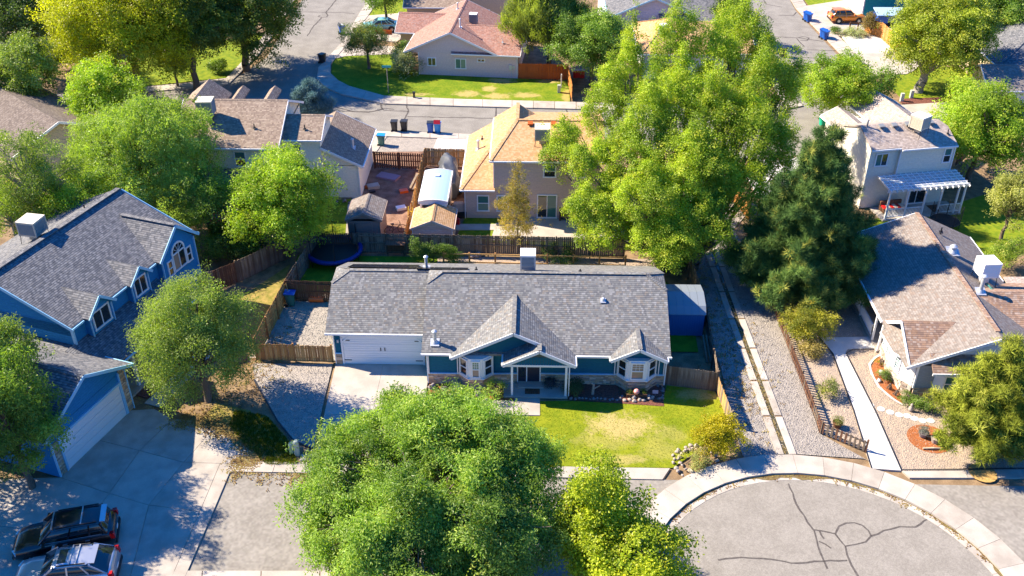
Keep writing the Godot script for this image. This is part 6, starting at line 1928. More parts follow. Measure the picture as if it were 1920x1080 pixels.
	fence("yellow-tan board fence dropping away behind the orange car's driveway", Vector3(40.68, 0, -112.51), Vector3(41.14, 0, -105.61), 1.9, [M.fence_orange[0], M.fence_new[1]], "", 0.14, 0.01, [0.3, 0.9, 1.5], 1.0, false)
	fence("brown fence half hidden beside the sage house", Vector3(37.11, 0, -78.07), Vector3(38.78, 0, -79.85), 1.5, M.fence_brown, "", 0.14, 0.02, [0.4, 1.4], 1.0, false)
	fence("brown fence beside the street at the left between two trees", Vector3(-46.3, 0, -88.03), Vector3(-43.58, 0, -85.49), 1.5, M.fence_brown, "", 0.14, 0.02, [0.4, 1.4], 1.0, false)
	# post and rail garden fence
	var a: Vector3 = Vector3(-6.5, 0, -60.78)
	var b: Vector3 = Vector3(6.86, 0, -60.57)
	var r := thing("rail_fence", "low post and rail fence in front of the long back fence", "fence", a, rad_to_deg(atan2(-(b - a).z, (b - a).x)))
	var len := a.distance_to(b)
	for k in 8:
		var ps := S()
		box2(ps, Vector3(len * k / 7.0 - 0.06, 0, -0.05), Vector3(len * k / 7.0 + 0.06, 0.95, 0.06))
		put("post", ps, M.fence_new[2], r)
	for y in [0.15, 0.85]:
		var rl := S()
		bx(rl, Vector3(len / 2, y, 0.08), Vector3(len, 0.1, 0.05))
		put("rail", rl, M.fence_new[1], r)
	# rail by the orange car
	var c: Vector3 = Vector3(37.77, 0, -115.18)
	var e: Vector3 = Vector3(39.69, 0, -115.23)
	var r2 := thing("rail_fence", "dark post and rail fence beside the orange car", "fence", c, 0)
	for k in 3:
		var ps := S()
		box2(ps, Vector3(c.distance_to(e) * k / 2.0 - 0.07, 0, -0.07), Vector3(c.distance_to(e) * k / 2.0 + 0.07, 1.1, 0.07))
		put("post", ps, M.fence_brown[0], r2)
	var rl2 := S()
	bx(rl2, Vector3(c.distance_to(e) / 2, 0.95, 0.1), Vector3(c.distance_to(e) + 0.2, 0.14, 0.06))
	put("rail", rl2, M.fence_brown[0], r2)


# ---------------------------------------------------------------- vehicles

func ring(x: float, w: float, y0: float, y1: float, crown := 0.03) -> Array:
	var right := [Vector3(x, y0, w * 0.72), Vector3(x, y0 + 0.1, w * 0.95), Vector3(x, lerpf(y0, y1, 0.45), w), Vector3(x, lerpf(y0, y1, 0.62), w * 1.0), Vector3(x, y1 - 0.1, w * 0.965), Vector3(x, y1 - 0.015, w * 0.86), Vector3(x, y1 + crown, w * 0.4)]
	var out := right.duplicate()
	for i in range(right.size() - 1, -1, -1):
		var p: Vector3 = right[i]
		out.append(Vector3(p.x, p.y, -p.z))
	return out


# a car whose front points along its own +x
func car(label: String, at: Vector3, turn: float, paint: Material, o := {}) -> Node3D:
	var L: float = o.get("length", 4.8)
	var w: float = o.get("width", 1.88) / 2
	var H: float = o.get("height", 1.78)
	var hood: float = o.get("hood", 1.08)
	var belt: float = o.get("belt", 1.16)
	var g := 0.26
	var f := L / 2
	var ws0: float = o.get("ws0", f - 1.35)
	var ws1: float = o.get("ws1", f - 2.05)
	var rw1: float = o.get("rw1", -f + 0.6)
	var rw0: float = o.get("rw0", -f + 0.3)
	var deck: float = o.get("deck", belt)
	var r := thing("parked_car", label, "car", at, turn, o.get("group", ""))
	var st := S()
	var rings := [ring(f, w * 0.72, 0.38, 0.66), ring(f - 0.06, w * 0.86, 0.27, 0.78), ring(f - 0.3, w * 0.96, g, hood - 0.14), ring(f - 0.75, w, g, hood - 0.04), ring(ws0 + 0.05, w, g, hood), ring(ws0 - 0.12, w, g, belt), ring((ws0 + rw0) / 2, w, g, belt), ring(rw0 + 0.15, w, g, belt + 0.01), ring(rw0 - 0.02, w * 0.99, g, deck), ring(-f + 0.12, w * 0.95, g + 0.02, deck - 0.06), ring(-f + 0.02, w * 0.88, 0.32, deck - 0.2), ring(-f, w * 0.8, 0.4, 0.75)]
	loft(st, rings)
	var body := put("body", st, paint, r)
	# cabin: dark glass with a painted roof and pillars over it
	var wb := w * 0.9
	var wt := w * 0.72
	var gr := []
	for k in [[rw0, 0.02, 0.98], [rw1, H - belt - 0.04, 1.0], [(rw1 + ws1) / 2, H - belt - 0.01, 1.0], [ws1, H - belt - 0.05, 1.0], [ws0 - 0.02, 0.02, 0.97]]:
		var t: float = k[1] / (H - belt)
		gr.append([Vector3(k[0], belt - 0.08, wb * k[2]), Vector3(k[0], belt + k[1], lerpf(wb, wt, t) * k[2]), Vector3(k[0], belt + k[1] + 0.01, 0), Vector3(k[0], belt + k[1], -lerpf(wb, wt, t) * k[2]), Vector3(k[0], belt - 0.08, -wb * k[2])])
	var gl := S()
	loft(gl, gr)
	put("glass", gl, M.glass, r)
	var rf := S()
	var rr := []
	for k in [[rw1 - 0.1, -0.05], [rw1 + 0.25, 0.0], [(rw1 + ws1) / 2, 0.03], [ws1 - 0.25, 0.0], [ws1 + 0.06, -0.06]]:
		var y: float = H + k[1]
		rr.append([Vector3(k[0], y - 0.06, wt + 0.03), Vector3(k[0], y - 0.01, wt - 0.05), Vector3(k[0], y + 0.015, wt * 0.5), Vector3(k[0], y + 0.015, -wt * 0.5), Vector3(k[0], y - 0.01, -wt + 0.05), Vector3(k[0], y - 0.06, -wt - 0.03), Vector3(k[0], y - 0.08, 0)])
	loft(rf, rr)
	put("roof", rf, paint, r)
	if o.get("sunroof", false):
		var sr := S()
		bx(sr, Vector3(ws1 - 0.55, H + 0.012, 0), Vector3(0.75, 0.04, wt * 1.25))
		put("sunroof", sr, M.glass, r)
	for s in [-1.0, 1.0]:
		for p in [[ws0 - 0.02, ws1 + 0.02], [lerpf(ws0, rw0, 0.42), lerpf(ws1, rw1, 0.4)], [lerpf(ws0, rw0, 0.74), lerpf(ws1, rw1, 0.78)], [rw0 + 0.05, rw1 - 0.02]]:
			var pl := S()
			beam(pl, Vector3(p[0], belt - 0.03, s * (wb + 0.005)), Vector3(p[1], H - 0.05, s * (wt + 0.008)), 0.075, 0.04, Vector3(0, 0, 1))
			put("pillar", pl, paint, r)
		var ml := S()
		beam(ml, Vector3(ws0 - 0.1, belt + 0.0, s * (wb + 0.03)), Vector3(rw0 + 0.25, belt + 0.02, s * (wb + 0.03)), 0.03, 0.03)
		put("window_trim", ml, o.get("trim", M.steel), r)
		if o.get("rails", true):
			var ra := S()
			beam(ra, Vector3(rw1 + 0.1, H + 0.05, s * (wt - 0.06)), Vector3(ws1 - 0.2, H + 0.05, s * (wt - 0.06)), 0.045, 0.045)
			put("roof_rail", ra, o.get("rail_mat", M.black), r)
		var mi := S()
		bx(mi, Vector3(ws0 - 0.28, belt + 0.06, s * (w + 0.1)), Vector3(0.12, 0.14, 0.22))
		put("mirror", mi, paint, r)
		var hl := S()
		bx(hl, Vector3(f - 0.2, 0.74, s * w * 0.72), Vector3(0.22, 0.16, 0.34), Basis(Vector3.UP, s * -0.5))
		put("headlight", hl, M.lamp_clear, r)
		var tl := S()
		bx(tl, Vector3(-f + 0.1, deck - 0.2, s * w * 0.86), Vector3(0.2, 0.34, 0.2), Basis(Vector3(0, 0, 1), -0.1))
		put("taillight", tl, M.lamp_red, r)
		for k in [0.0, 1.0]:
			var dx := lerpf(ws0 - 0.35, rw0 + 0.55, 0.45 * k + 0.05)
			var hd := S()
			bx(hd, Vector3(dx - 0.75, belt - 0.2, s * (w * 0.985)), Vector3(0.2, 0.035, 0.04))
			put("door_handle", hd, o.get("trim", M.steel), r)
			var sm := S()
			bx(sm, Vector3(dx - 0.95, (belt + g) / 2 + 0.1, s * (w * 0.99)), Vector3(0.012, belt - g - 0.35, 0.03))
			put("door_gap", sm, M.black, r)
		for x in [f - 0.92, -f + 0.98]:
			var a := S()
			cyl(a, Vector3(x, 0.36, s * (w - 0.25)), Vector3(x, 0.36, s * (w + 0.012)), 0.43, 0.42, 20)
			put("wheel_arch", a, M.black, r)
			var ty := S()
			lathe_x(ty, Vector3(x, 0.345, s * (w - 0.2)), s, [[0.0, 0.26], [0.0, 0.33], [0.03, 0.345], [0.2, 0.345], [0.235, 0.32], [0.235, 0.235]])
			var tyre := put("tyre", ty, M.tyre, r)
			var ri := S()
			for q in 6:
				var an := TAU * q / 6.0
				beam(ri, Vector3(x, 0.345, s * (w + 0.022)), Vector3(x + cos(an) * 0.21, 0.345 + sin(an) * 0.21, s * (w + 0.015)), 0.075, 0.02, Vector3(0, 0, 1))
			cyl(ri, Vector3(x, 0.345, s * (w - 0.02)), Vector3(x, 0.345, s * (w + 0.003)), 0.235, 0.235, 16)
			put("rim", ri, M.rim, tyre)
	for c in o.get("crossbars", []):
		var cb := S()
		beam(cb, Vector3(c, H + 0.06, -wt + 0.06), Vector3(c, H + 0.06, wt - 0.06), 0.06, 0.04)
		put("crossbar", cb, M.steel, r)
	if o.get("spoiler", true):
		var sp := S()
		bx(sp, Vector3(rw1 - 0.16, H - 0.03, 0), Vector3(0.26, 0.045, wt * 1.75), Basis(Vector3(0, 0, 1), 0.12))
		put("spoiler", sp, o.get("spoiler_mat", paint), r)
	var bp := S()
	bx(bp, Vector3(-f + 0.03, 0.45, 0), Vector3(0.14, 0.2, w * 1.72))
	bx(bp, Vector3(f - 0.05, 0.4, 0), Vector3(0.14, 0.16, w * 1.5))
	put("bumper", bp, o.get("bumper", M.black), r)
	var np := S()
	bx(np, Vector3(-f - 0.015, 0.72, 0), Vector3(0.02, 0.13, 0.32))
	put("number_plate", np, M.white, r)
	var gl2 := S()
	bx(gl2, Vector3(f - 0.02, 0.62, 0), Vector3(0.05, 0.16, w * 0.9))
	put("grille", gl2, M.black, r)
	return r


func lathe_x(st: SurfaceTool, c: Vector3, s: float, prof: Array) -> void:
	for i in prof.size() - 1:
		var p: Array = prof[i]
		var q: Array = prof[i + 1]
		var n := 20
		for k in n:
			var a0 := TAU * k / n
			var a1 := TAU * (k + 1) / n
			var d0 := Vector3(cos(a0), sin(a0), 0)
			var d1 := Vector3(cos(a1), sin(a1), 0)
			var off := Vector3(0, 0, s)
			face(st, [c + off * p[0] + d0 * p[1], c + off * p[0] + d1 * p[1], c + off * q[0] + d1 * q[1], c + off * q[0] + d0 * q[1]], (d0 + d1) * (q[0] - p[0]) + off * (p[1] - q[1]))


func vehicles() -> void:
	var paint := func(c: Color, metal := 0.2) -> StandardMaterial3D:
		var m := mat(c, 0.28, metal)
		m.clearcoat_enabled = true
		m.clearcoat = 1.0
		m.clearcoat_roughness = 0.05
		return m
	car("black SUV with a bright roof spoiler parked beside the silver one", Vector3(-23.06, 0.045, -33.2), 195.5, paint.call(lin(0.006, 0.007, 0.011)), {"length": 4.85, "rails": true, "crossbars": [-1.0, 0.35], "spoiler_mat": M.steel, "group": ""})
	car("silver SUV with a sunroof, cut by the bottom edge of the photo", Vector3(-22.1, 0.045, -30.95), 190.0, paint.call(lin(0.5, 0.51, 0.53), 0.6), {"length": 4.7, "height": 1.68, "sunroof": true, "crossbars": [-0.75, -0.45], "rw0": -2.15, "rw1": -1.3})
	car("bright orange crossover parked by the teal house at the top right", Vector3(38.25, 0.1, -118.5), 2.0, paint.call(lin(0.78, 0.24, 0.01)), {"length": 4.35, "height": 1.6, "hood": 1.0, "belt": 1.05, "rails": false})
	car("teal sedan in the driveway behind the pink house's front tree", Vector3(-18.4, 0.08, -113.9), 185.0, paint.call(lin(0.22, 0.5, 0.45)), {"length": 4.5, "height": 1.42, "hood": 0.92, "belt": 0.95, "deck": 0.98, "rw0": -1.65, "rw1": -0.75, "ws0": 1.05, "ws1": 0.3, "rails": false, "spoiler": false})
	# the camper trailer
	var c := thing("camper_trailer", "white camper trailer with a pale blue curved roof behind the orange shed", "trailer", Vector3(-7.6, 0, -67.9))
	var st := S()
	var rings := []
	for z in [-2.55, -2.4, 2.4, 2.55]:
		var y0 := 0.5 if absf(z) > 2.5 else 0.4
		rings.append([Vector3(-1.0, y0, z), Vector3(1.0, y0, z), Vector3(1.02, 2.55, z), Vector3(-1.02, 2.55, z)])
	loft(st, rings)
	put("body", st, M.white, c)
	var rt := S()
	var sec := 8
	var blue := mat(lin(0.33, 0.47, 0.66), 0.4)
	for i in sec:
		var x0 := lerpf(-1.08, 1.08, float(i) / sec)
		var x1 := lerpf(-1.08, 1.08, float(i + 1) / sec)
		var h0 := 2.9 - 0.16 * pow(x0 / 1.08, 2)
		var h1 := 2.9 - 0.16 * pow(x1 / 1.08, 2)
		face(rt, [Vector3(x0, h0, -2.62), Vector3(x1, h1, -2.62), Vector3(x1, h1, 2.62), Vector3(x0, h0, 2.62)], Vector3.UP)
		face(rt, [Vector3(x0, h0, 2.62), Vector3(x1, h1, 2.62), Vector3(x1, 2.5, 2.62), Vector3(x0, 2.5, 2.62)], Vector3(0, 0, 1))
		face(rt, [Vector3(x0, h0, -2.62), Vector3(x1, h1, -2.62), Vector3(x1, 2.5, -2.62), Vector3(x0, 2.5, -2.62)], Vector3(0, 0, -1))
	var roof := put("roof", rt, blue, c)
	var rim := S()
	for x in [-1.1, 1.1]:
		bx(rim, Vector3(x, 2.64, 0), Vector3(0.07, 0.22, 5.3))
	for i in sec:
		for z in [-2.64, 2.64]:
			var x0 := lerpf(-1.1, 1.1, float(i) / sec)
			var x1 := lerpf(-1.1, 1.1, float(i + 1) / sec)
			beam(rim, Vector3(x0, 2.88 - 0.16 * pow(x0 / 1.08, 2), z), Vector3(x1, 2.88 - 0.16 * pow(x1 / 1.08, 2), z), 0.06, 0.09)
	put("rim", rim, M.white, roof)
	var rv := S()
	bx(rv, Vector3(0.0, 2.95, -1.4), Vector3(0.35, 0.1, 0.35))
	put("roof_vent", rv, M.white, roof)
	var bs := S()
	bx(bs, Vector3(0, 1.9, 2.58), Vector3(1.95, 0.12, 0.06))
	put("stripe", bs, M.black, c)
	win(c, Vector3(-0.55, 2.15, 2.56), 0, 0.6, 0.45, "one", M.black, M.glass)
	for x in [-0.05, 0.1, 0.25, 0.4]:
		var mk := S()
		bx(mk, Vector3(x, 2.2, 2.57), Vector3(0.1, 0.1, 0.03))
		put("marker_lamp", mk, M.lamp_amber, c)
	for s in [-1.0, 1.0]:
		for z in [-0.5, 0.4]:
			var ty := S()
			cyl(ty, Vector3(s * 0.8, 0.34, z), Vector3(s * 1.0, 0.34, z), 0.34, 0.34, 14)
			put("tyre", ty, M.tyre, c)
		win(c, Vector3(s * 1.0, 1.7, 0.9), 90 * s, 0.9, 0.5, "one", M.black, M.glass)
	# a boat under a dark tarpaulin
	var t := thing("covered_boat", "long load under a crumpled dark grey tarpaulin behind the camper", "boat", Vector3(-7.1, 0, -73.2), 8.0)
	var tp := S()
	var no := noise(91, 0.9, 3)
	var rr := []
	for i in 13:
		var u := i / 12.0
		var z := lerpf(2.5, -3.0, u)
		var w := lerpf(1.0, 0.55, u) * (0.5 if i == 0 or i == 12 else 1.0)
		var h := 1.6 + 1.15 * sin(PI * pow(u, 0.8)) * (0.85 if i == 0 else 1.0)
		var rg := []
		for k in 13:
			var a := PI * k / 12.0
			var p := Vector3(cos(a) * w, 0.25 + (h - 0.25) * pow(sin(a), 0.7), z)
			rg.append(p + Vector3(no.get_noise_3dv(p * 1.5), no.get_noise_3dv(p * 1.7 + Vector3(9, 0, 0)), 0) * 0.42)
		rr.append(rg)
	loft(tp, rr)
	put("tarpaulin", tp, mat(lin(0.075, 0.082, 0.095), 0.45), t)
	for z in [-0.6, 0.6]:
		for s in [-1.0, 1.0]:
			var ty := S()
			cyl(ty, Vector3(s * 0.75, 0.3, z), Vector3(s * 0.95, 0.3, z), 0.3, 0.3, 12)
			put("tyre", ty, M.tyre, t)
	# a trailer with a pale blue hard cover
	var k := thing("utility_trailer", "trailer with a pale blue hard cover beside the teal house", "trailer", Vector3(43.0, 0, -117.6))
	var kb := S()
	box2(kb, Vector3(-1.6, 0.5, -1.0), Vector3(1.8, 1.3, 1.0))
	put("body", kb, M.plastic_blue, k)
	var kc := S()
	slab(kc, [Vector3(-1.7, 1.85, -1.05), Vector3(1.9, 1.85, -1.05), Vector3(1.9, 1.5, 1.1), Vector3(-1.7, 1.5, 1.1)], Vector3(0, -0.1, 0))
	put("cover", kc, mat(lin(0.35, 0.5, 0.66), 0.4), k)
	for s in [-1.0, 1.0]:
		var ty := S()
		cyl(ty, Vector3(0, 0.35, s * 0.95), Vector3(0, 0.35, s * 1.12), 0.35, 0.35, 14)
		put("tyre", ty, M.tyre, k)


# ---------------------------------------------------------------- things in the yards and streets

func bin(label: String, at: Vector3, turn: float, body: Material, lid: Material, group := "", h := 1.08, open := false) -> Node3D:
	var r := thing("wheelie_bin", label, "bin", at, turn, group)
	var st := S()
	loft(st, [[Vector3(-0.23, 0.06, -0.24), Vector3(0.23, 0.06, -0.24), Vector3(0.23, 0.06, 0.24), Vector3(-0.23, 0.06, 0.24)], [Vector3(-0.29, h - 0.1, -0.33), Vector3(0.29, h - 0.1, -0.33), Vector3(0.29, h - 0.1, 0.33), Vector3(-0.29, h - 0.1, 0.33)]])
	bx(st, Vector3(0, h - 0.1, 0), Vector3(0.64, 0.06, 0.72))
	put("body", st, body, r)
	var ld := S()
	if open:
		slab(ld, [Vector3(-0.31, h + 0.3, -0.2), Vector3(0.31, h + 0.3, -0.2), Vector3(0.31, h - 0.05, -0.38), Vector3(-0.31, h - 0.05, -0.38)], Vector3(0, 0.03, -0.05))
	else:
		slab(ld, [Vector3(-0.32, h + 0.02, -0.36), Vector3(0.32, h + 0.02, -0.36), Vector3(0.32, h - 0.02, 0.38), Vector3(-0.32, h - 0.02, 0.38)], Vector3(0, -0.06, 0))
	put("lid", ld, lid, r)
	if open:
		var tr := S()
		bx(tr, Vector3(0.02, h - 0.02, 0.05), Vector3(0.42, 0.2, 0.4), Basis(Vector3(0.3, 1, 0.2).normalized(), 0.4))
		put("rubbish", tr, M.white, r)
	var hd := S()
	beam(hd, Vector3(-0.26, h - 0.05, -0.4), Vector3(0.26, h - 0.05, -0.4), 0.04, 0.04)
	put("handle", hd, body, r)
	for s in [-1.0, 1.0]:
		var wh := S()
		cyl(wh, Vector3(s * 0.24, 0.12, -0.28), Vector3(s * 0.3, 0.12, -0.28), 0.12, 0.12, 12)
		put("wheel", wh, M.tyre, r)
	return r


func pot(label: String, at: Vector3, r0: float, h: float, m: Material, leaf_cols: Array, spiky := false) -> void:
	var o := thing("plant_pot", label, "plant pot", at)
	var st := S()
	lathe(st, Vector3.ZERO, [Vector2(r0 * 0.7, 0), Vector2(r0, h), Vector2(r0 * 1.08, h), Vector2(r0 * 1.08, h - 0.03), Vector2(r0 * 0.9, h - 0.04), Vector2(0, h - 0.05)], 14)
	put("pot", st, m, o)
	foliage(o, "plant", Vector3(0, h + 0.18, 0), Vector3(r0 * 1.3, 0.28, r0 * 1.3), 40, leaf_cols, "spike" if spiky else "leaf", 0.3, 5)


func shed(n: String, label: String, x0: float, x1: float, z0: float, z1: float, h: float, slope: float, mw: Material, mr: Material) -> Node3D:
	var o := thing(n, label, "shed", Vector3((x0 + x1) / 2, 0, (z0 + z1) / 2))
	var hx := (x1 - x0) / 2
	var hz := (z1 - z0) / 2
	wallbox(o, mw, Vector3(-hx + 0.1, 0, -hz + 0.1), Vector3(hx - 0.1, h, hz - 0.12))
	gable(o, mr, mw, false, -hx, hx, -hz, hz, h, slope, 0.12, mw)
	var d := S()
	bx(d, Vector3(0, h * 0.45, hz - 0.1), Vector3(hx * 0.9, h * 0.85, 0.05))
	put("door", d, mw, o)
	trims(o, "corner_board", M.white if mr == M.roof_orange else mw, [[Vector3(-hx + 0.12, 0, hz - 0.1), Vector3(-hx + 0.12, h, hz - 0.1)], [Vector3(hx - 0.12, 0, hz - 0.1), Vector3(hx - 0.12, h, hz - 0.1)]], 0.09, 0.05)
	return o


func rocks(label: String, pts: Array, y: float, s0: float, s1: float, m: Material, group: String) -> void:
	if not clusters.has("rocks"):
		var l := []
		for i in 6:
			l.append(rock(Vector3(1, 0.7, 0.8), 100 + i))
		clusters.rocks = l
	for p: Vector2 in pts:
		var o := inst("rock", clusters.rocks[rng.randi() % 6], m)
		var s := rng.randf_range(s0, s1)
		o.position = v3(p, y)
		o.rotation.y = rng.randf() * TAU
		o.scale = Vector3(s, s * rng.randf_range(0.7, 1.1), s)
		tag(o, label, "rock", group)


func along(pts: Array, step: float, jit := 0.05) -> Array:
	var out := []
	for i in pts.size() - 1:
		var a: Vector2 = pts[i]
		var b: Vector2 = pts[i + 1]
		var n := maxi(1, int(a.distance_to(b) / step))
		for k in n:
			out.append(a.lerp(b, (k + 0.5) / n) + Vector2(rng.randf_range(-jit, jit), rng.randf_range(-jit, jit)))
	return out


func yard_things() -> void:
	# bins
	bin("dark wheelie bin on the back street, left of the pair near the gravel pad", Vector3(-13.12, 0, -84.46), 180, M.plastic_black, M.plastic_black, "bins on the back street")
	bin("dark wheelie bin on the back street, right of the pair near the gravel pad", Vector3(-12.2, 0, -84.54), 175, M.plastic_black, M.plastic_black, "bins on the back street")
	bin("dark-lidded blue recycling bin on the back street", Vector3(-9.69, 0, -84.23), 182, M.plastic_blue, M.plastic_black, "bins on the back street")
	bin("light blue recycling bin with a white and red load showing at its top", Vector3(-9, 0, -84.19), 178, M.plastic_light_blue, M.plastic_red, "bins on the back street", 1.08, true)
	bin("blue bin at the top of the right street, left of the upper pair", Vector3(33.53, 0, -119.19), 40, M.plastic_blue, M.plastic_blue, "blue bins along the right street")
	bin("blue bin at the top of the right street, right of the upper pair", Vector3(33.65, 0, -118.56), 45, M.plastic_blue, M.plastic_blue, "blue bins along the right street")
	bin("blue bin on the right street, left of the lower pair by the driveway", Vector3(33.94, 0, -112.54), 40, M.plastic_blue, M.plastic_blue, "blue bins along the right street")
	bin("blue bin on the right street, right of the lower pair by the driveway", Vector3(34.08, 0, -111.97), 45, M.plastic_blue, M.plastic_blue, "blue bins along the right street")
	bin("black bin standing alone at the left kerb of the right street", Vector3(27.87, 0, -105.99), 220, M.plastic_black, M.plastic_black, "")
	bin("green bin beside the pale-roofed house, between the trees", Vector3(27.63, 0, -86.68), 200, M.plastic_green, M.plastic_green, "")
	bin("blue bin with an overfull lid at the kerb of the upper left street", Vector3(-22.91, 0, -112.54), 120, M.plastic_blue, M.plastic_black, "", 1.08, true)
	bin("black bin in tree shade at the kerb of the upper left street", Vector3(-23.41, 0, -102.7), 150, M.plastic_black, M.plastic_black, "")
	bin("blue lidded bin standing against the back of the gravel pen", Vector3(-16.57, 0, -54.97), 90, M.glass_teal, M.plastic_blue, "")
	bin("teal-blue storage bin beside the cream house's low wing", Vector3(-13.91, 0, -81.32), 90, M.glass_teal, M.plastic_light_blue, "")
	# sheds
	shed("garden_shed", "grey-brown wooden shed with a worn shingle roof behind the back fence", -14.0, -11.35, -66.5, -63.3, 2.15, 0.42, mat(lin(0.26, 0.2, 0.16), 0.85), M.roof_brown)
	shed("garden_shed", "mauve shed with a bright orange shingle roof in front of the camper", -9.05, -5.85, -65.7, -62.55, 1.9, 0.42, M.wall_mauve, M.roof_orange)
	var ms := thing("metal_shed", "blue metal shed with a gambrel roof beside the dark blue house", "shed", Vector3(9.95, 0, -53.6))
	var mb := mat(lin(0.055, 0.15, 0.36), 0.5, 0.1)
	var mroof := mat(lin(0.2, 0.235, 0.27), 0.5, 0.1)
	wallbox(ms, mb, Vector3(-1.35, 0, -1.7), Vector3(1.35, 1.75, 1.6))
	for k in 18:
		var rb := S()
		bx(rb, Vector3(-1.3 + k * 0.153, 0.9, 1.61), Vector3(0.04, 1.7, 0.03))
		put("rib", rb, mb, ms)
	var prof := [Vector2(1.75, 1.7), Vector2(2.15, 1.25), Vector2(2.42, 0.0), Vector2(2.15, -1.3), Vector2(1.75, -1.8)]
	for i in 4:
		for k in 6:
			var x0 := -1.42 + k * 0.475
			var sp := S()
			slab(sp, [Vector3(x0, prof[i].x, prof[i].y), Vector3(x0 + 0.46, prof[i].x, prof[i].y), Vector3(x0 + 0.46, prof[i + 1].x, prof[i + 1].y), Vector3(x0, prof[i + 1].x, prof[i + 1].y)], Vector3(0, -0.03, 0))
			put("roof_sheet", sp, mroof, ms)
	for x in [-1.3, 1.3]:
		gable_wall(ms, mb, [Vector3(x, 1.7, 1.6), Vector3(x, 2.1, 1.2), Vector3(x, 2.36, 0), Vector3(x, 2.1, -1.25), Vector3(x, 1.7, -1.7)], Vector3(-0.05 * signf(x), 0, 0))
	var ld := thing("timber_stack", "blue-grey posts leaning below the metal shed", "timber", Vector3(11.19, 0, -49.94))
	for k in 3:
		var b := S()
		beam(b, Vector3(k * 0.22, 0.06, 0.9), Vector3(k * 0.2 - 0.1, 0.9, -0.9), 0.1, 0.08)
		put("post", b, M.fence_old[0], ld)
	# trampoline
	var tc: Vector3 = Vector3(-14.62, 0.7, -61.18)
	var tr := thing("trampoline", "round trampoline with a blue padded rim behind the garage", "trampoline", Vector3(tc.x, 0, tc.z))
	var rim := S()
	for i in 40:
		var a0 := TAU * i / 40
		var a1 := TAU * (i + 1) / 40
		cyl(rim, Vector3(cos(a0) * 1.95, 0.78, sin(a0) * 1.95), Vector3(cos(a1) * 1.95, 0.78, sin(a1) * 1.95), 0.17, 0.17, 8, false)
	put("rim_pad", rim, mat(lin(0.003, 0.016, 0.17), 0.5), tr)
	var bed := S()
	cyl(bed, Vector3(0, 0.74, 0), Vector3(0, 0.76, 0), 1.85, 1.85, 32)
	put("mat", bed, M.black, tr)
	for i in 6:
		var a := TAU * (i + 0.3) / 6
		var lg := S()
		cyl(lg, Vector3(cos(a) * 1.95, 0, sin(a) * 1.95), Vector3(cos(a) * 1.95, 2.3, sin(a) * 1.95), 0.035, 0.035, 6)
		put("pole", lg, M.black, tr)
	var net := mat(Color(0.02, 0.03, 0.05, 0.28), 0.9)
	net.transparency = BaseMaterial3D.TRANSPARENCY_ALPHA
	var nt := S()
	cyl(nt, Vector3(0, 0.85, 0), Vector3(0, 2.25, 0), 1.82, 1.82, 24, false)
	put("net", nt, net, tr)
	var t2: Vector3 = Vector3(32.27, 0.6, -67.03)
	var tr2 := thing("trampoline", "netted trampoline on the bright lawn behind the brown roof", "trampoline", Vector3(t2.x, 0, t2.z))
	var bed2 := S()
	cyl(bed2, Vector3(0, 0.6, 0), Vector3(0, 0.66, 0), 1.1, 1.1, 24)
	put("mat", bed2, M.black, tr2)
	for i in 5:
		var a := TAU * (i + 0.1) / 5
		var lg := S()
		cyl(lg, Vector3(cos(a) * 1.15, 0, sin(a) * 1.15), Vector3(cos(a) * 1.15, 1.9, sin(a) * 1.15), 0.03, 0.03, 6)
		put("pole", lg, M.iron, tr2)
	var nt2 := S()
	cyl(nt2, Vector3(0, 0.7, 0), Vector3(0, 1.8, 0), 1.1, 1.1, 20, false)
	put("net", nt2, net, tr2)
	# hutch
	var hu := thing("rabbit_hutch", "small wooden hutch with a weathered sloping roof on the back lawn", "hutch", Vector3(-10.13, 0, -61.99))
	var hs := S()
	slab(hs, [Vector3(-0.72, 1.05, 0.5), Vector3(0.72, 1.05, 0.5), Vector3(0.72, 1.4, -0.5), Vector3(-0.72, 1.4, -0.5)], Vector3(0, -0.05, 0))
	put("roof", hs, M.fence_brown[1], hu)
	wallbox(hu, M.fence_brown[2], Vector3(-0.6, 0.45, -0.4), Vector3(0.6, 1.1, 0.35))
	for x in [-0.6, 0.6]:
		for z in [-0.38, 0.38]:
			var lg := S()
			box2(lg, Vector3(x - 0.03, 0, z - 0.03), Vector3(x + 0.03, 1.05, z + 0.03))
			put("leg", lg, M.fence_brown[0], hu)
	# the pen
	var orl := thing("garden_tool", "orange rolled hose reel lying against the back of the gravel pen", "garden tool", Vector3(-14.84, 0, -55.41))
	var os := S()
	cyl(os, Vector3(-0.55, 0.2, 0), Vector3(0.45, 0.2, 0), 0.2, 0.2, 14)
	put("drum", os, M.plastic_orange, orl)
	var oh := S()
	beam(oh, Vector3(0.45, 0.2, 0), Vector3(1.0, 0.22, 0.05), 0.06, 0.05)
	put("handle", oh, M.steel, orl)
	var pole := S()
	cyl(pole, Vector3(0, 0, 0), Vector3(-0.35, 1.6, -0.5), 0.035, 0.03, 6)
	var po := put("wooden_pole", pole, M.fence_new[1])
	po.position = Vector3(-16.46, 0, -54.77)
	tag(po, "wooden pole leaning beside the blue bin in the gravel pen", "pole")
	# front garden of the main house
	for q in [[Vector2(-5.97, -46.12), "nearest the garage corner"], [Vector2(-5.24, -46.03), "second from the garage corner"], [Vector2(-3.72, -45.26), "left of the two below the bay window"], [Vector2(-3.09, -45.47), "right of the two below the bay window"], [Vector2(-2.61, -44.88), "closest to the front path"]]:
		rocks("grey boulder in the orange bark bed, %s" % q[1], [q[0]], 0.02, 0.45, 0.7, M.rock_dark, "boulders in the bark bed")
	rocks("rounded tan boulder at the corner of the left bay window", [Vector2(-4.43, -46.11)], 0.02, 1.0, 1.0, M.rock, "")
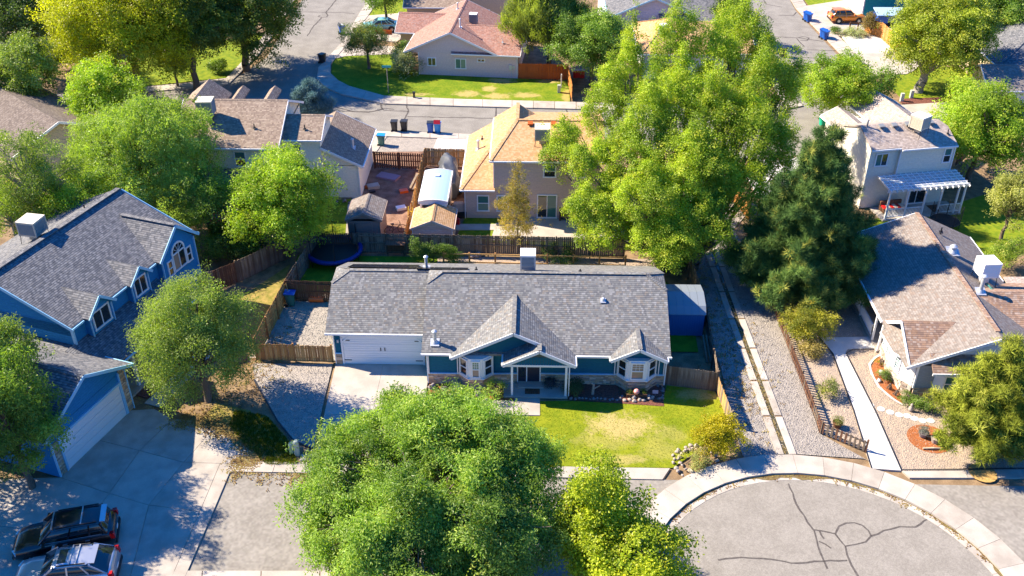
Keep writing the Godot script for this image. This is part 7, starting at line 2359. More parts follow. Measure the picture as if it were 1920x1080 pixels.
	rocks("small edging stone along the dark bark bed right of the porch", along([Vector2(2.33, -45.3), Vector2(3.74, -45.28), Vector2(5.34, -45.22), Vector2(5.62, -45.58)], 0.22), 0.02, 0.2, 0.32, M.rock_dark, "edging stones right of the porch")
	rocks("rounded tan stone in front of the right bay window", along([Vector2(5.59, -45.18), Vector2(6.45, -45.15), Vector2(7.53, -45.32)], 0.26, 0.1) + along([Vector2(5.74, -45.48), Vector2(7.61, -45.53)], 0.3, 0.08), 0.02, 0.26, 0.42, M.rock, "stones below the right bay window")
	rocks("dark stone at the right corner bed of the house", along([Vector2(7.66, -46.65), Vector2(8.13, -46.46), Vector2(8.01, -45.34), Vector2(7.59, -45.33)], 0.25, 0.08), 0.02, 0.2, 0.36, M.rock_dark, "stones at the right corner of the house")
	var pb := thing("planter_box", "brown wooden planter box below the right bay window", "planter", Vector3(6.43, 0.05, -45.64))
	var ps := S()
	box2(ps, Vector3(-0.62, 0, -0.2), Vector3(0.62, 0.24, 0.2))
	put("box", ps, M.fence_brown[0], pb)
	foliage(pb, "plant", Vector3(-0.4, 0.34, 0), Vector3(0.2, 0.15, 0.15), 14, [Color(0.2, 0.26, 0.03), Color(0.12, 0.18, 0.03)], "leaf", 0.3, 3)
	foliage(pb, "plant", Vector3(0.4, 0.34, 0), Vector3(0.2, 0.15, 0.15), 14, [Color(0.2, 0.26, 0.03), Color(0.12, 0.18, 0.03)], "leaf", 0.3, 4)
	var gb := S()
	lathe(gb, Vector3(0, 0.2, 0), [Vector2(0, -0.18), Vector2(0.1, -0.15), Vector2(0.17, -0.05), Vector2(0.18, 0.02), Vector2(0.15, 0.1), Vector2(0.08, 0.16), Vector2(0, 0.18)], 16)
	var ball := put("gazing_ball", gb, mat(lin(0.72, 0.3, 0.26), 0.15))
	ball.position = Vector3(6.4, 0.3, -45.48)
	tag(ball, "pink gazing ball in the planter below the right bay window", "ornament")
	var sign := S()
	bx(sign, Vector3(0, 0.3, 0), Vector3(0.34, 0.22, 0.02), Basis(Vector3.RIGHT, -0.3))
	bx(sign, Vector3(0, 0.1, 0.0), Vector3(0.02, 0.25, 0.02))
	var so := put("garden_sign", sign, mat(lin(0.4, 0.3, 0.36), 0.5))
	so.position = Vector3(7.56, 0.05, -45.67)
	tag(so, "small mauve sign staked in the right corner bed", "sign")
	var dm := S()
	box2(dm, Vector3(-0.45, 0, -0.25), Vector3(0.45, 0.02, 0.25))
	var mo := put("doormat", dm, M.fence_brown[0])
	mo.position = Vector3(0.14, 0.13, -45.8)
	tag(mo, "brown doormat on the porch floor", "doormat")
	var stp := S()
	cyl(stp, Vector3(0, 0, 0), Vector3(0.04, 0.8, 0), 0.1, 0.07, 8)
	cyl(stp, Vector3(0.03, 0.4, 0), Vector3(0.4, 0.75, 0.1), 0.05, 0.03, 6)
	cyl(stp, Vector3(0.03, 0.7, 0), Vector3(-0.3, 1.1, 0), 0.05, 0.02, 6)
	var stump := put("tree_stump", stp, M.pale_bark)
	stump.position = Vector3(3.79, 0.04, -45.74)
	tag(stump, "bare forked stump in the dark bark bed right of the porch", "stump")
	# stone ring and utility boxes
	rocks("stone of the low ring round the flower bed at the cul-de-sac kerb", along(arc(Vector2(9.23, -39.92), 1.25, 0, 360, 24), 0.3, 0.1) + along(arc(Vector2(9.18, -40.01), 0.9, 60, 330, 16), 0.4, 0.1), 0.03, 0.2, 0.4, M.rock, "stones round the corner flower bed")
	var pe := S()
	lathe(pe, Vector3.ZERO, [Vector2(0.2, 0), Vector2(0.19, 0.62), Vector2(0.14, 0.74), Vector2(0, 0.77)], 12)
	var p1 := put("utility_pedestal", pe, mat(lin(0.28, 0.36, 0.24), 0.6))
	p1.position = Vector3(-13.28, 0, -40.2)
	tag(p1, "short round green utility pedestal, left of the two by the gravel", "utility box")
	var pe2 := S()
	lathe(pe2, Vector3.ZERO, [Vector2(0.16, 0), Vector2(0.15, 0.95), Vector2(0.11, 1.05), Vector2(0, 1.07)], 12)
	var p2 := put("utility_pedestal", pe2, mat(lin(0.36, 0.42, 0.34), 0.6))
	p2.position = Vector3(-12.98, 0, -40.03)
	tag(p2, "tall pale green utility pedestal, right of the two by the gravel", "utility box")
	var ubx := S()
	box2(ubx, Vector3(-0.4, 0, -0.25), Vector3(0.4, 0.1, 0.25))
	var ub := put("utility_box", ubx, M.concrete)
	ub.position = Vector3(-12.34, 0.02, -39.73)
	tag(ub, "flat concrete utility lid beside the driveway mouth", "utility box")
	for q in [[Vector3(2.57, 0, -94.52), "pale pedestal box on the pink house's lawn near the orange fence"], [Vector3(37.11, 0, -93.05), "left of two pale pedestal boxes on the lawn below the cottonwood"], [Vector3(38.35, 0, -93.93), "right of two pale pedestal boxes on the lawn below the cottonwood"]]:
		var qs := S()
		box2(qs, Vector3(-0.16, 0, -0.16), Vector3(0.16, 0.85, 0.16))
		var qo := put("utility_pedestal", qs, mat(lin(0.42, 0.45, 0.38), 0.6))
		qo.position = q[0]
		tag(qo, q[1], "utility box")
	var mpo := S()
	box2(mpo, Vector3(-0.06, 0, -0.06), Vector3(0.06, 1.5, 0.06))
	var mp := put("marker_post", mpo, M.white)
	mp.position = Vector3(2.82, 0, -95.86)
	tag(mp, "thin white post on the lawn beside the orange fence", "post")
	var hyd := S()
	bx(hyd, Vector3(0, 0.25, 0), Vector3(0.2, 0.5, 0.2))
	bx(hyd, Vector3(0, 0.55, 0), Vector3(0.28, 0.14, 0.28))
	var hy := put("sprinkler_box", hyd, M.black)
	hy.position = Vector3(-12.16, 0.1, -92.61)
	tag(hy, "small dark box at the edge of the far pavement below the pink house", "box")
	var ss := thing("street_sign", "teal street name sign on a thin post at the lawn corner", "sign", Vector3(-14.95, 0, -93.95), 4.0)
	var sps := S()
	cyl(sps, Vector3.ZERO, Vector3(0, 2.75, 0), 0.04, 0.04, 8)
	put("post", sps, M.pale_bark, ss)
	var spl := S()
	bx(spl, Vector3(-0.02, 2.86, 0), Vector3(0.92, 0.24, 0.03))
	put("name_plate", spl, mat(lin(0.02, 0.36, 0.34), 0.4), ss)
	# stepping stones and the orange bark circle on the right
	var stones := [Vector3(20.35, 0, -45.13), Vector3(20.89, 0, -44.8), Vector3(21.34, 0, -44.52), Vector3(21.8, 0, -44.29), Vector3(22.24, 0, -44.21), Vector3(22.6, 0, -43.98), Vector3(23.01, 0, -43.8), Vector3(23.48, 0, -43.81), Vector3(24.85, 0, -44.08), Vector3(25.18, 0, -43.8), Vector3(25.68, 0, -43.81)]
	var words := ["first", "second", "third", "fourth", "fifth", "sixth", "seventh", "eighth", "ninth", "tenth", "eleventh"]
	var sst := S()
	lathe(sst, Vector3.ZERO, [Vector2(0.24, 0), Vector2(0.23, 0.016), Vector2(0, 0.02)], 12)
	var smesh := sst.commit()
	for i in stones.size():
		var o := inst("stepping_stone", smesh, M.pale_concrete)
		o.position = stones[i] + Vector3(0, 0.012, 0)
		tag(o, "round pale stepping stone, %s from the white path towards the right pine" % words[i], "stepping stone", "stepping stones across the right gravel yard")
	pot("pot with a pale flowering plant behind the picket fence", Vector3(17.84, 0.02, -43.13), 0.28, 0.34, M.fence_brown[0], [Color(0.22, 0.26, 0.05), Color(0.14, 0.2, 0.04), Color(0.5, 0.45, 0.15)])
	pot("dark round pot with a grey ornament in the orange bark circle", Vector3(22.55, 0.03, -42.41), 0.27, 0.3, M.rock_dark, [Color(0.3, 0.3, 0.3), Color(0.2, 0.22, 0.2)])
	pot("grey pot with a green spiky plant in the orange bark circle", Vector3(23.05, 0.03, -41.92), 0.24, 0.34, M.rock, [Color(0.16, 0.22, 0.03), Color(0.26, 0.3, 0.06)], true)
	var dw := thing("driftwood", "pale piece of driftwood lying in the orange bark circle", "driftwood", Vector3(22.67, 0.03, -41.42), 12)
	var ds := S()
	cyl(ds, Vector3(-0.5, 0.06, 0), Vector3(0.1, 0.09, 0.12), 0.04, 0.07, 7)
	cyl(ds, Vector3(0.1, 0.09, 0.12), Vector3(0.55, 0.06, 0.2), 0.07, 0.03, 7)
	put("log", ds, mat(lin(0.5, 0.4, 0.28), 0.9), dw)
	var gn := thing("garden_ornament", "small grey garden figure at the end of the bay window bed", "ornament", Vector3(22.57, 0.02, -44.67))
	var gs := S()
	lathe(gs, Vector3.ZERO, [Vector2(0.12, 0), Vector2(0.15, 0.12), Vector2(0.1, 0.3), Vector2(0.06, 0.36), Vector2(0.09, 0.43), Vector2(0.05, 0.52), Vector2(0, 0.54)], 10)
	put("figure", gs, M.rock, gn)
	rocks("white stone among the low bushes of the bay window bed", [Vector2(21.88, -48.16), Vector2(21.52, -47.4)], 0.03, 0.35, 0.5, M.pale_concrete, "white stones in the bay window bed")
	var bb := thing("bird_bath", "blue dish on a small stand in the shade of the pine", "bird bath", Vector3(20.13, 0, -55.32))
	var bs := S()
	lathe(bs, Vector3.ZERO, [Vector2(0.2, 0), Vector2(0.08, 0.1), Vector2(0.07, 0.5), Vector2(0.36, 0.62), Vector2(0.38, 0.68), Vector2(0.3, 0.66), Vector2(0, 0.6)], 16)
	put("bowl", bs, M.plastic_blue, bb)
	var rbx := S()
	box2(rbx, Vector3(-0.4, 0, -0.3), Vector3(0.4, 0.7, 0.3))
	var rb2 := put("storage_box", rbx, mat(lin(0.14, 0.05, 0.06), 0.6))
	rb2.position = Vector3(20.43, 0, -56.25)
	tag(rb2, "dark red box behind the blue dish under the pine", "box")
	# behind the back fence
	var mt := S()
	box2(mt, Vector3(-0.95, 0, -0.5), Vector3(0.95, 0.18, 0.5))
	var mo2 := put("mattress", mt, mat(lin(0.3, 0.2, 0.24), 0.8))
	mo2.position = Vector3(-12.44, 0, -74.69)
	mo2.rotation_degrees.y = -22
	tag(mo2, "mauve mattress lying in the dirt yard", "mattress")
	var lum := thing("timber_stack", "stack of pale boards along the tan dividing fence", "timber", Vector3(-10.11, 0, -73.54), 83)
	for k in 7:
		var b := S()
		beam(b, Vector3(-1.4 + rng.randf() * 0.2, 0.08 + 0.09 * (k / 3), 0.2 * (k % 3)), Vector3(1.3 + rng.randf() * 0.3, 0.08 + 0.09 * (k / 3), 0.2 * (k % 3) + rng.randf_range(-0.05, 0.05)), 0.18, 0.07)
		put("board", b, M.fence_orange[0] if k % 2 else M.fence_old[1], lum)
	var junk := [[Vector3(-13.45, 0, -72.76), 0.7, M.concrete, "pale flat slab leaning in the dirt yard by the cream house"], [Vector3(-13.43, 0, -71.98), 0.35, M.black, "black tub beside the shed in the dirt yard"], [Vector3(-13.9, 0, -72.75), 0.4, M.fence_red[0], "reddish crate beside the cream house wall"], [Vector3(-10.8, 0, -72.04), 0.5, M.plastic_orange, "orange sheet lying in the dirt yard"], [Vector3(-10.66, 0, -69.04), 0.55, M.white, "white sack of rubble beside the sheds"]]
	for j in junk:
		var b := S()
		bx(b, Vector3(0, j[1] * 0.2, 0), Vector3(j[1] * 1.4, j[1] * 0.4, j[1]), Basis(Vector3.UP, 0.4))
		var o := put("clutter", b, j[2])
		o.position = j[0]
		tag(o, j[3], "clutter")
	rocks("dark rubble stone along the cream house wall", along([Vector2(-16.08, -70.2), Vector2(-15.04, -70.04), Vector2(-14.26, -69.87)], 0.3, 0.2), 0.02, 0.25, 0.45, M.rock_dark, "rubble along the cream house")
	rocks("pale rock of the small pile behind the rail fence", along([Vector2(-4.66, -61.66), Vector2(-3.67, -61.68)], 0.35, 0.3) + along([Vector2(-4.48, -61.97), Vector2(-3.8, -61.99)], 0.4, 0.2), 0.03, 0.5, 0.9, M.rock, "rock pile behind the rail fence")
	for q in [[Vector3(-10.6, 0, -65.12), 20.0, "bicycle leaning behind the back fence between the sheds"]]:
		var bi := thing("bicycle", q[2], "bicycle", q[0], q[1])
		for x in [-0.52, 0.52]:
			var wh := S()
			for i in 16:
				var a0 := TAU * i / 16
				var a1 := TAU * (i + 1) / 16
				cyl(wh, Vector3(x + cos(a0) * 0.33, 0.33 + sin(a0) * 0.33, 0), Vector3(x + cos(a1) * 0.33, 0.33 + sin(a1) * 0.33, 0), 0.025, 0.025, 5, false)
			put("wheel", wh, M.tyre, bi)
		var fr := S()
		for l in [[Vector3(-0.52, 0.33, 0), Vector3(-0.1, 0.3, 0)], [Vector3(-0.1, 0.3, 0), Vector3(-0.2, 0.8, 0)], [Vector3(-0.2, 0.75, 0), Vector3(0.38, 0.75, 0)], [Vector3(-0.1, 0.3, 0), Vector3(0.38, 0.72, 0)], [Vector3(0.52, 0.33, 0), Vector3(0.36, 0.9, 0)], [Vector3(-0.52, 0.33, 0), Vector3(-0.2, 0.75, 0)]]:
			cyl(fr, l[0], l[1], 0.02, 0.02, 6)
		put("frame", fr, M.iron, bi)
		var hb := S()
		beam(hb, Vector3(0.36, 0.95, -0.28), Vector3(0.36, 0.95, 0.28), 0.03, 0.03)
		put("handlebar", hb, M.iron, bi)
		var sd := S()
		bx(sd, Vector3(-0.22, 0.85, 0), Vector3(0.26, 0.06, 0.14))
		put("saddle", sd, M.black, bi)
	var lad := thing("ladder", "yellow ladder standing between the tan fence and the orange-roofed shed", "ladder", Vector3(-9.53, 0, -65.23), 60)
	for z in [-0.2, 0.2]:
		var b := S()
		beam(b, Vector3(0, 0, z), Vector3(0.3, 2.1, z), 0.05, 0.05)
		put("rail", b, mat(lin(0.7, 0.45, 0.02), 0.5), lad)
	for k in 6:
		var b := S()
		beam(b, Vector3(0.05 * k + 0.02, 0.3 * k + 0.25, -0.2), Vector3(0.05 * k + 0.02, 0.3 * k + 0.25, 0.2), 0.04, 0.03)
		put("rung", b, mat(lin(0.7, 0.45, 0.02), 0.5), lad)
	var gc := thing("gas_can", "red fuel can beside the orange-roofed shed", "fuel can", Vector3(-5.93, 0, -66.59))
	var gcs := S()
	bx(gcs, Vector3(0, 0.25, 0), Vector3(0.4, 0.5, 0.3))
	put("body", gcs, M.plastic_red, gc)
	var gch := S()
	beam(gch, Vector3(-0.12, 0.58, 0), Vector3(0.12, 0.58, 0), 0.05, 0.05)
	put("handle", gch, M.plastic_red, gc)
	var gr := thing("covered_grill", "barbecue under a beige cover beside the mauve house", "barbecue", Vector3(-5.86, 0, -67.99), 10)
	var grs := S()
	loft(grs, [[Vector3(-0.6, 0.1, -0.35), Vector3(0.6, 0.1, -0.35), Vector3(0.62, 0.1, 0.35), Vector3(-0.6, 0.1, 0.35)], [Vector3(-0.58, 0.85, -0.33), Vector3(0.56, 0.85, -0.33), Vector3(0.58, 0.85, 0.33), Vector3(-0.58, 0.85, 0.33)], [Vector3(-0.35, 1.2, -0.25), Vector3(0.35, 1.2, -0.25), Vector3(0.35, 1.2, 0.22), Vector3(-0.35, 1.2, 0.22)]])
	put("cover", grs, mat(lin(0.36, 0.28, 0.22), 0.8), gr)
	var grl := S()
	bx(grl, Vector3(0.1, 0.3, 0.4), Vector3(0.9, 0.5, 0.1))
	put("skirt", grl, M.black, gr)
	var be := thing("bench", "wooden bench against the mauve house on the patio", "bench", Vector3(2.88, 0.07, -67.46), 0)
	var bes := S()
	box2(bes, Vector3(-0.75, 0.42, -0.2), Vector3(0.75, 0.47, 0.25))
	put("seat", bes, M.fence_brown[1], be)
	var beb := S()
	box2(beb, Vector3(-0.75, 0.5, -0.25), Vector3(0.75, 0.95, -0.2))
	put("backrest", beb, M.fence_brown[0], be)
	for x in [-0.7, 0.7]:
		var lg := S()
		box2(lg, Vector3(x - 0.04, 0, -0.24), Vector3(x + 0.04, 0.62, 0.24))
		put("leg", lg, M.fence_brown[0], be)
	# plastic play seats under the left trees
	var py := thing("plastic_chair", "pink and blue plastic play seat under the left trees", "play set", Vector3(-24.88, 0, -65.88), 20)
	var p_s := S()
	bx(p_s, Vector3(0, 0.45, 0), Vector3(0.75, 0.1, 0.6), Basis(Vector3.RIGHT, 0.1))
	put("seat", p_s, M.plastic_pink, py)
	for k in 5:
		var sl := S()
		bx(sl, Vector3(-0.3 + k * 0.15, 0.85, -0.35), Vector3(0.12, 0.9, 0.05), Basis(Vector3.RIGHT, -0.35))
		put("slat", sl, M.plastic_pink if k % 2 == 0 else M.plastic_blue, py)
	for x in [-0.42, 0.42]:
		var ar := S()
		bx(ar, Vector3(x, 0.65, 0.05), Vector3(0.14, 0.05, 0.75))
		bx(ar, Vector3(x, 0.32, 0.35), Vector3(0.08, 0.64, 0.06))
		put("arm", ar, M.plastic_pink, py)
	var pt := thing("plastic_table", "round blue plastic table beside the pink play seat", "table", Vector3(-25.52, 0, -67.08))
	var pts := S()
	lathe(pts, Vector3.ZERO, [Vector2(0.3, 0), Vector2(0.1, 0.06), Vector2(0.08, 0.9), Vector2(0.6, 0.95), Vector2(0.6, 1.02), Vector2(0, 1.03)], 14)
	put("table", pts, M.plastic_blue, pt)
	var red := S()
	bx(red, Vector3(0, 0.5, 0), Vector3(1.2, 0.8, 0.6))
	var ro := put("storage_box", red, M.plastic_red)
	ro.position = Vector3(4.75, 0, -98.82)
	tag(ro, "red box glimpsed between the round tree and the poplars", "box")


# ---------------------------------------------------------------- trees and shrubs

# a spray of leaves about 0.45 m in radius that crowns are made of
func spray(kind: String, v: int) -> ArrayMesh:
	var key := "spray_%s_%d" % [kind, v]
	if clusters.has(key):
		return clusters[key]
	var r := RandomNumberGenerator.new()
	r.seed = hash(key)
	var st := S()
	var n := 30
	var len := 0.145
	var wid := 0.095
	var droop := 0.25
	if kind == "ash":
		n = 40
		len = 0.155
		wid = 0.058
		droop = 0.55
	elif kind == "fine":
		n = 34
		len = 0.14
		wid = 0.062
		droop = 0.3
	elif kind == "willow":
		n = 40
		len = 0.3
		wid = 0.045
		droop = 2.2
	elif kind == "needle":
		n = 44
		len = 0.34
		wid = 0.034
		droop = -0.35
	elif kind == "spruce":
		n = 60
		len = 0.2
		wid = 0.026
		droop = 0.0
	elif kind == "spike":
		n = 26
		len = 0.5
		wid = 0.06
		droop = -0.6
	for i in n:
		var d := Vector3(r.randfn(), r.randfn(), r.randfn()).normalized()
		var p := d * 0.42 * pow(r.randf(), 0.45)
		if kind == "willow":
			p = Vector3(p.x * 0.6, p.y * 1.9, p.z * 0.6)
		elif kind == "needle":
			p = d * 0.1 + Vector3(0, r.randf_range(-0.25, 0.2), 0)
		elif kind == "spruce":
			p = Vector3(p.x * 0.8, p.y * 0.5, p.z * 0.8)
		elif kind == "spike":
			p = d * 0.05
		else:
			p.y *= 0.75
		var ax := (d * (1.0 if kind == "needle" or kind == "spike" else 0.6) + Vector3(r.randfn(), r.randfn(), r.randfn()) * 0.35 + Vector3(0, -droop, 0)).normalized()
		var side := ax.cross(Vector3(r.randfn() * 0.55, 1.0, r.randfn() * 0.55)).normalized()
		var s := r.randf_range(0.75, 1.25)
		var w := side * wid * 0.5 * s
		var l := ax * len * s
		var nn := side.cross(ax).normalized()
		var bend := nn * len * 0.12
		if kind == "needle" or kind == "spruce" or kind == "spike":
			face(st, [p - w, p + w, p + l])
		else:
			face(st, [p, p + l * 0.5 + w + bend, p + l])
			face(st, [p, p + l, p + l * 0.5 - w + bend])
	st.set_material(M.needle if kind in ["needle", "spruce"] else M.leaf)
	clusters[key] = st.commit()
	return clusters[key]


func leaves(parent: Node3D, n: String, kind: String, v: int, xf: Array, cols: Array) -> MultiMeshInstance3D:
	var mm := MultiMesh.new()
	mm.transform_format = MultiMesh.TRANSFORM_3D
	mm.use_colors = true
	mm.mesh = spray(kind, v)
	mm.instance_count = xf.size()
	for i in xf.size():
		mm.set_instance_transform(i, xf[i])
		mm.set_instance_color(i, cols[i])
	var o := MultiMeshInstance3D.new()
	o.name = n
	o.multimesh = mm
	parent.add_child(o, true)
	o.set_meta("kind", "stuff")
	return o


func tint(cols: Array, r: RandomNumberGenerator, lobe_t: float) -> Color:
	var c: Color = cols[0].lerp(cols[1], clampf(lobe_t + r.randf_range(-0.35, 0.35), 0, 1))
	if cols.size() > 2 and r.randf() < 0.12:
		c = c.lerp(cols[2], r.randf_range(0.4, 1.0))
	return c * r.randf_range(0.8, 1.2) * (0.82 + 0.36 * lobe_t)


func foliage(parent: Node3D, n: String, c: Vector3, rad: Vector3, count: int, cols: Array, kind := "leaf", sc := 1.0, sd := 1) -> void:
	var r := RandomNumberGenerator.new()
	r.seed = sd
	var xf := []
	var cc := []
	for i in count:
		var d := Vector3(r.randfn(), r.randfn(), r.randfn()).normalized()
		if kind == "spike":
			d = Vector3(d.x * 0.4, 0, d.z * 0.4)
		var p := c + d * rad * pow(r.randf(), 0.4)
		var s := sc * r.randf_range(0.75, 1.25)
		xf.append(Transform3D(aim(d, r).scaled(Vector3.ONE * s), p))
		cc.append(tint(cols, r, r.randf()))
	leaves(parent, n, kind, sd % 3, xf, cc)


func aim(d: Vector3, r: RandomNumberGenerator) -> Basis:
	var up := (d * 0.6 + Vector3(0, 0.7, 0) + Vector3(r.randfn(), r.randfn(), r.randfn()) * 0.15).normalized()
	var x := up.cross(Vector3(r.randfn(), r.randfn(), r.randfn())).normalized()
	return Basis(x, up, x.cross(up))


func limb(st: SurfaceTool, a: Vector3, b: Vector3, r0: float, r1: float, r: RandomNumberGenerator, sag := 0.15) -> void:
	var n := 4
	var prev := a
	var pr := r0
	for i in n:
		var t := float(i + 1) / n
		var p := a.lerp(b, t) + Vector3(r.randfn(), 0, r.randfn()) * a.distance_to(b) * 0.03 * (1.0 if i < n - 1 else 0.0)
		p.y += sin(t * PI) * a.distance_to(b) * sag
		var q := lerpf(r0, r1, t)
		cyl(st, prev, p, pr, q, 7, false)
		prev = p
		pr = q


# C: the middle of the crown in the world, R its radius across, Rv its half height
func tree(n: String, label: String, C: Vector3, R: float, Rv: float, o := {}) -> Node3D:
	var r := RandomNumberGenerator.new()
	r.seed = hash(label)
	var root := thing(n, label, o.get("category", "tree"), Vector3(C.x + o.get("lean", 0.0), 0, C.z + o.get("leanz", 0.0)), 0, o.get("group", ""))
	var c := Vector3(-o.get("lean", 0.0), C.y, -o.get("leanz", 0.0))
	var kind: String = o.get("kind", "leaf")
	var cols: Array = o.get("cols", [Color(0.10, 0.15, 0.02), Color(0.16, 0.2, 0.025)])
	var lobes := []
	if o.has("lobes"):
		for l in o.lobes:
			lobes.append([c + l[0], l[1], r.randf()])
	elif kind == "needle" or kind == "spruce":
		# whorls of boughs round a leader
		var tiers: int = o.get("tiers", 8)
		for i in tiers:
			var t := (i + 0.5) / tiers
			var ring_r := R * (1.0 - pow(t, o.get("taper", 1.6))) * 0.86 + 0.15
			var y := c.y - Rv * 0.9 + 2 * Rv * 0.95 * t
			var k := maxi(3, roundi(ring_r * o.get("boughs", 2.6)))
			for j in k:
				var a := TAU * (j + r.randf() * 0.7 + 0.5 * (i % 2)) / k
				var q := ring_r * r.randf_range(0.68, 1.1)
				var lr: float = R * o.get("lobe", 0.24) * r.randf_range(0.75, 1.2) * (1.15 - 0.45 * t)
				for u in [0.3, 0.55, 0.8, 1.0]:
					var k2: float = lr * (1.25 - 0.6 * u)
					if q * u > 0.2:
						lobes.append([Vector3(c.x + cos(a) * q * u, y + r.randf_range(-0.1, 0.1) + o.get("lift", 0.5) * u * u, c.z + sin(a) * q * u), Vector3(k2, k2 * 0.7, k2), r.randf()])
	else:
		var nl: int = o.get("n", 26)
		var lf: float = o.get("lobe", 0.34)
		for i in nl:
			var y := 1.0 - 1.72 * (i + 0.5) / nl
			var rr := sqrt(maxf(0.0, 1.0 - y * y))
			var a := i * 2.39996 + r.randf_range(-0.35, 0.35)
			var dist := r.randf_range(0.5, 0.88)
			var lr := R * lf * r.randf_range(0.7, 1.25)
			lobes.append([c + Vector3(cos(a) * rr * R, y * Rv, sin(a) * rr * R) * dist, Vector3(lr, lr * r.randf_range(0.75, 1.05), lr), r.randf()])
		lobes.append([c, Vector3(R, Rv, R) * 0.5, 0.4])
	var area := 0.0
	for l in lobes:
		area += l[1].x * (l[1].x + l[1].y)
	var gaps := noise(r.randi() % 1000, o.get("gap_freq", 0.55), 2)
	var gap: float = o.get("gap", -0.22)
	var shape := noise(r.randi() % 1000, 0.8, 2)
	var rough: float = o.get("rough", 1.0)
	var dens: float = o.get("dens", 30.0) * 0.85
	var sc: float = o.get("sc", 1.0)
	var xf := []
	var cc := []
	for li in lobes.size():
		var l: Array = lobes[li]
		var cnt := int(dens * l[1].x * (l[1].x + l[1].y))
		for i in cnt:
			var d := Vector3(r.randfn(), r.randfn(), r.randfn()).normalized()
			if d.y < -0.35 and r.randf() < 0.6:
				d.y = -d.y
			var bump := 1.0 + rough * shape.get_noise_3dv(d * 1.5 + l[0])
			var p: Vector3 = l[0] + d * l[1] * bump * (0.72 + 0.42 * r.randf() * r.randf() + (0.0 if r.randf() > 0.12 else 0.25))
			if gaps.get_noise_3dv(p) < gap:
				continue
			var inside := false
			for lj in lobes.size():
				if lj != li:
					var q: Vector3 = (p - lobes[lj][0]) / lobes[lj][1]
					if q.length_squared() < 0.4:
						inside = true
						break
			if inside or p.y < 0.25:
				continue
			var s := sc * r.randf_range(0.75, 1.25)
			xf.append(Transform3D(aim(d, r).scaled(Vector3.ONE * s), p))
			cc.append(tint(cols, r, l[2]))
	# trunk and limbs
	var st := S()
	var tr: float = o.get("trunk", R * 0.055 + 0.05)
	var bark: Material = o.get("bark", M.bark)
	var conifer := kind == "needle" or kind == "spruce"
	var fork := Vector3(c.x * 0.3, maxf(0.5, c.y - Rv * o.get("fork", 0.55)), c.z * 0.3)
	if conifer:
		limb(st, Vector3.ZERO, Vector3(c.x, c.y + Rv * 0.92, c.z), tr, 0.03, r, 0.0)
	else:
		limb(st, Vector3(0, -0.1, 0), fork, tr, tr * 0.72, r, 0.0)
		var top := c + Vector3(0, Rv * 0.55, 0)
		limb(st, fork, top, tr * 0.68, 0.04, r, 0.0)
	for i in lobes.size():
		if i % int(o.get("limb_every", 1)) == 0:
			var e: Vector3 = lobes[i][0]
			var a := fork
			if conifer:
				a = Vector3(c.x, maxf(0.4, e.y - 0.25 * Vector2(e.x - c.x, e.z - c.z).length()), c.z)
			else:
				a = fork.lerp(c + Vector3(0, Rv * 0.5, 0), r.randf_range(0.0, 0.7) * clampf((e.y - fork.y) / (Rv * 1.6), 0, 1))
			limb(st, a, e, tr * r.randf_range(0.3, 0.45) if not conifer else 0.05, 0.02, r, o.get("sag", 0.08))
			if not conifer:
				for k in 2:
					var d := Vector3(r.randfn(), absf(r.randfn()), r.randfn()).normalized()
					limb(st, a.lerp(e, 0.7), e + d * lobes[i][1] * 0.8, tr * 0.13, 0.012, r, 0.05)
	put("trunk", st, bark, root)
	leaves(root, "crown", kind, r.randi() % 3, xf, cc)
	return root


func bush(n: String, label: String, C: Vector3, R: float, Rv: float, o := {}) -> Node3D:
	o.category = o.get("category", "bush")
	o.n = o.get("n", 12)
	o.lobe = o.get("lobe", 0.42)
	o.sc = o.get("sc", 0.62)
	o.dens = o.get("dens", 70.0)
	o.trunk = o.get("trunk", 0.05)
	o.fork = 0.9
	return tree(n, label, C, R, Rv, o)


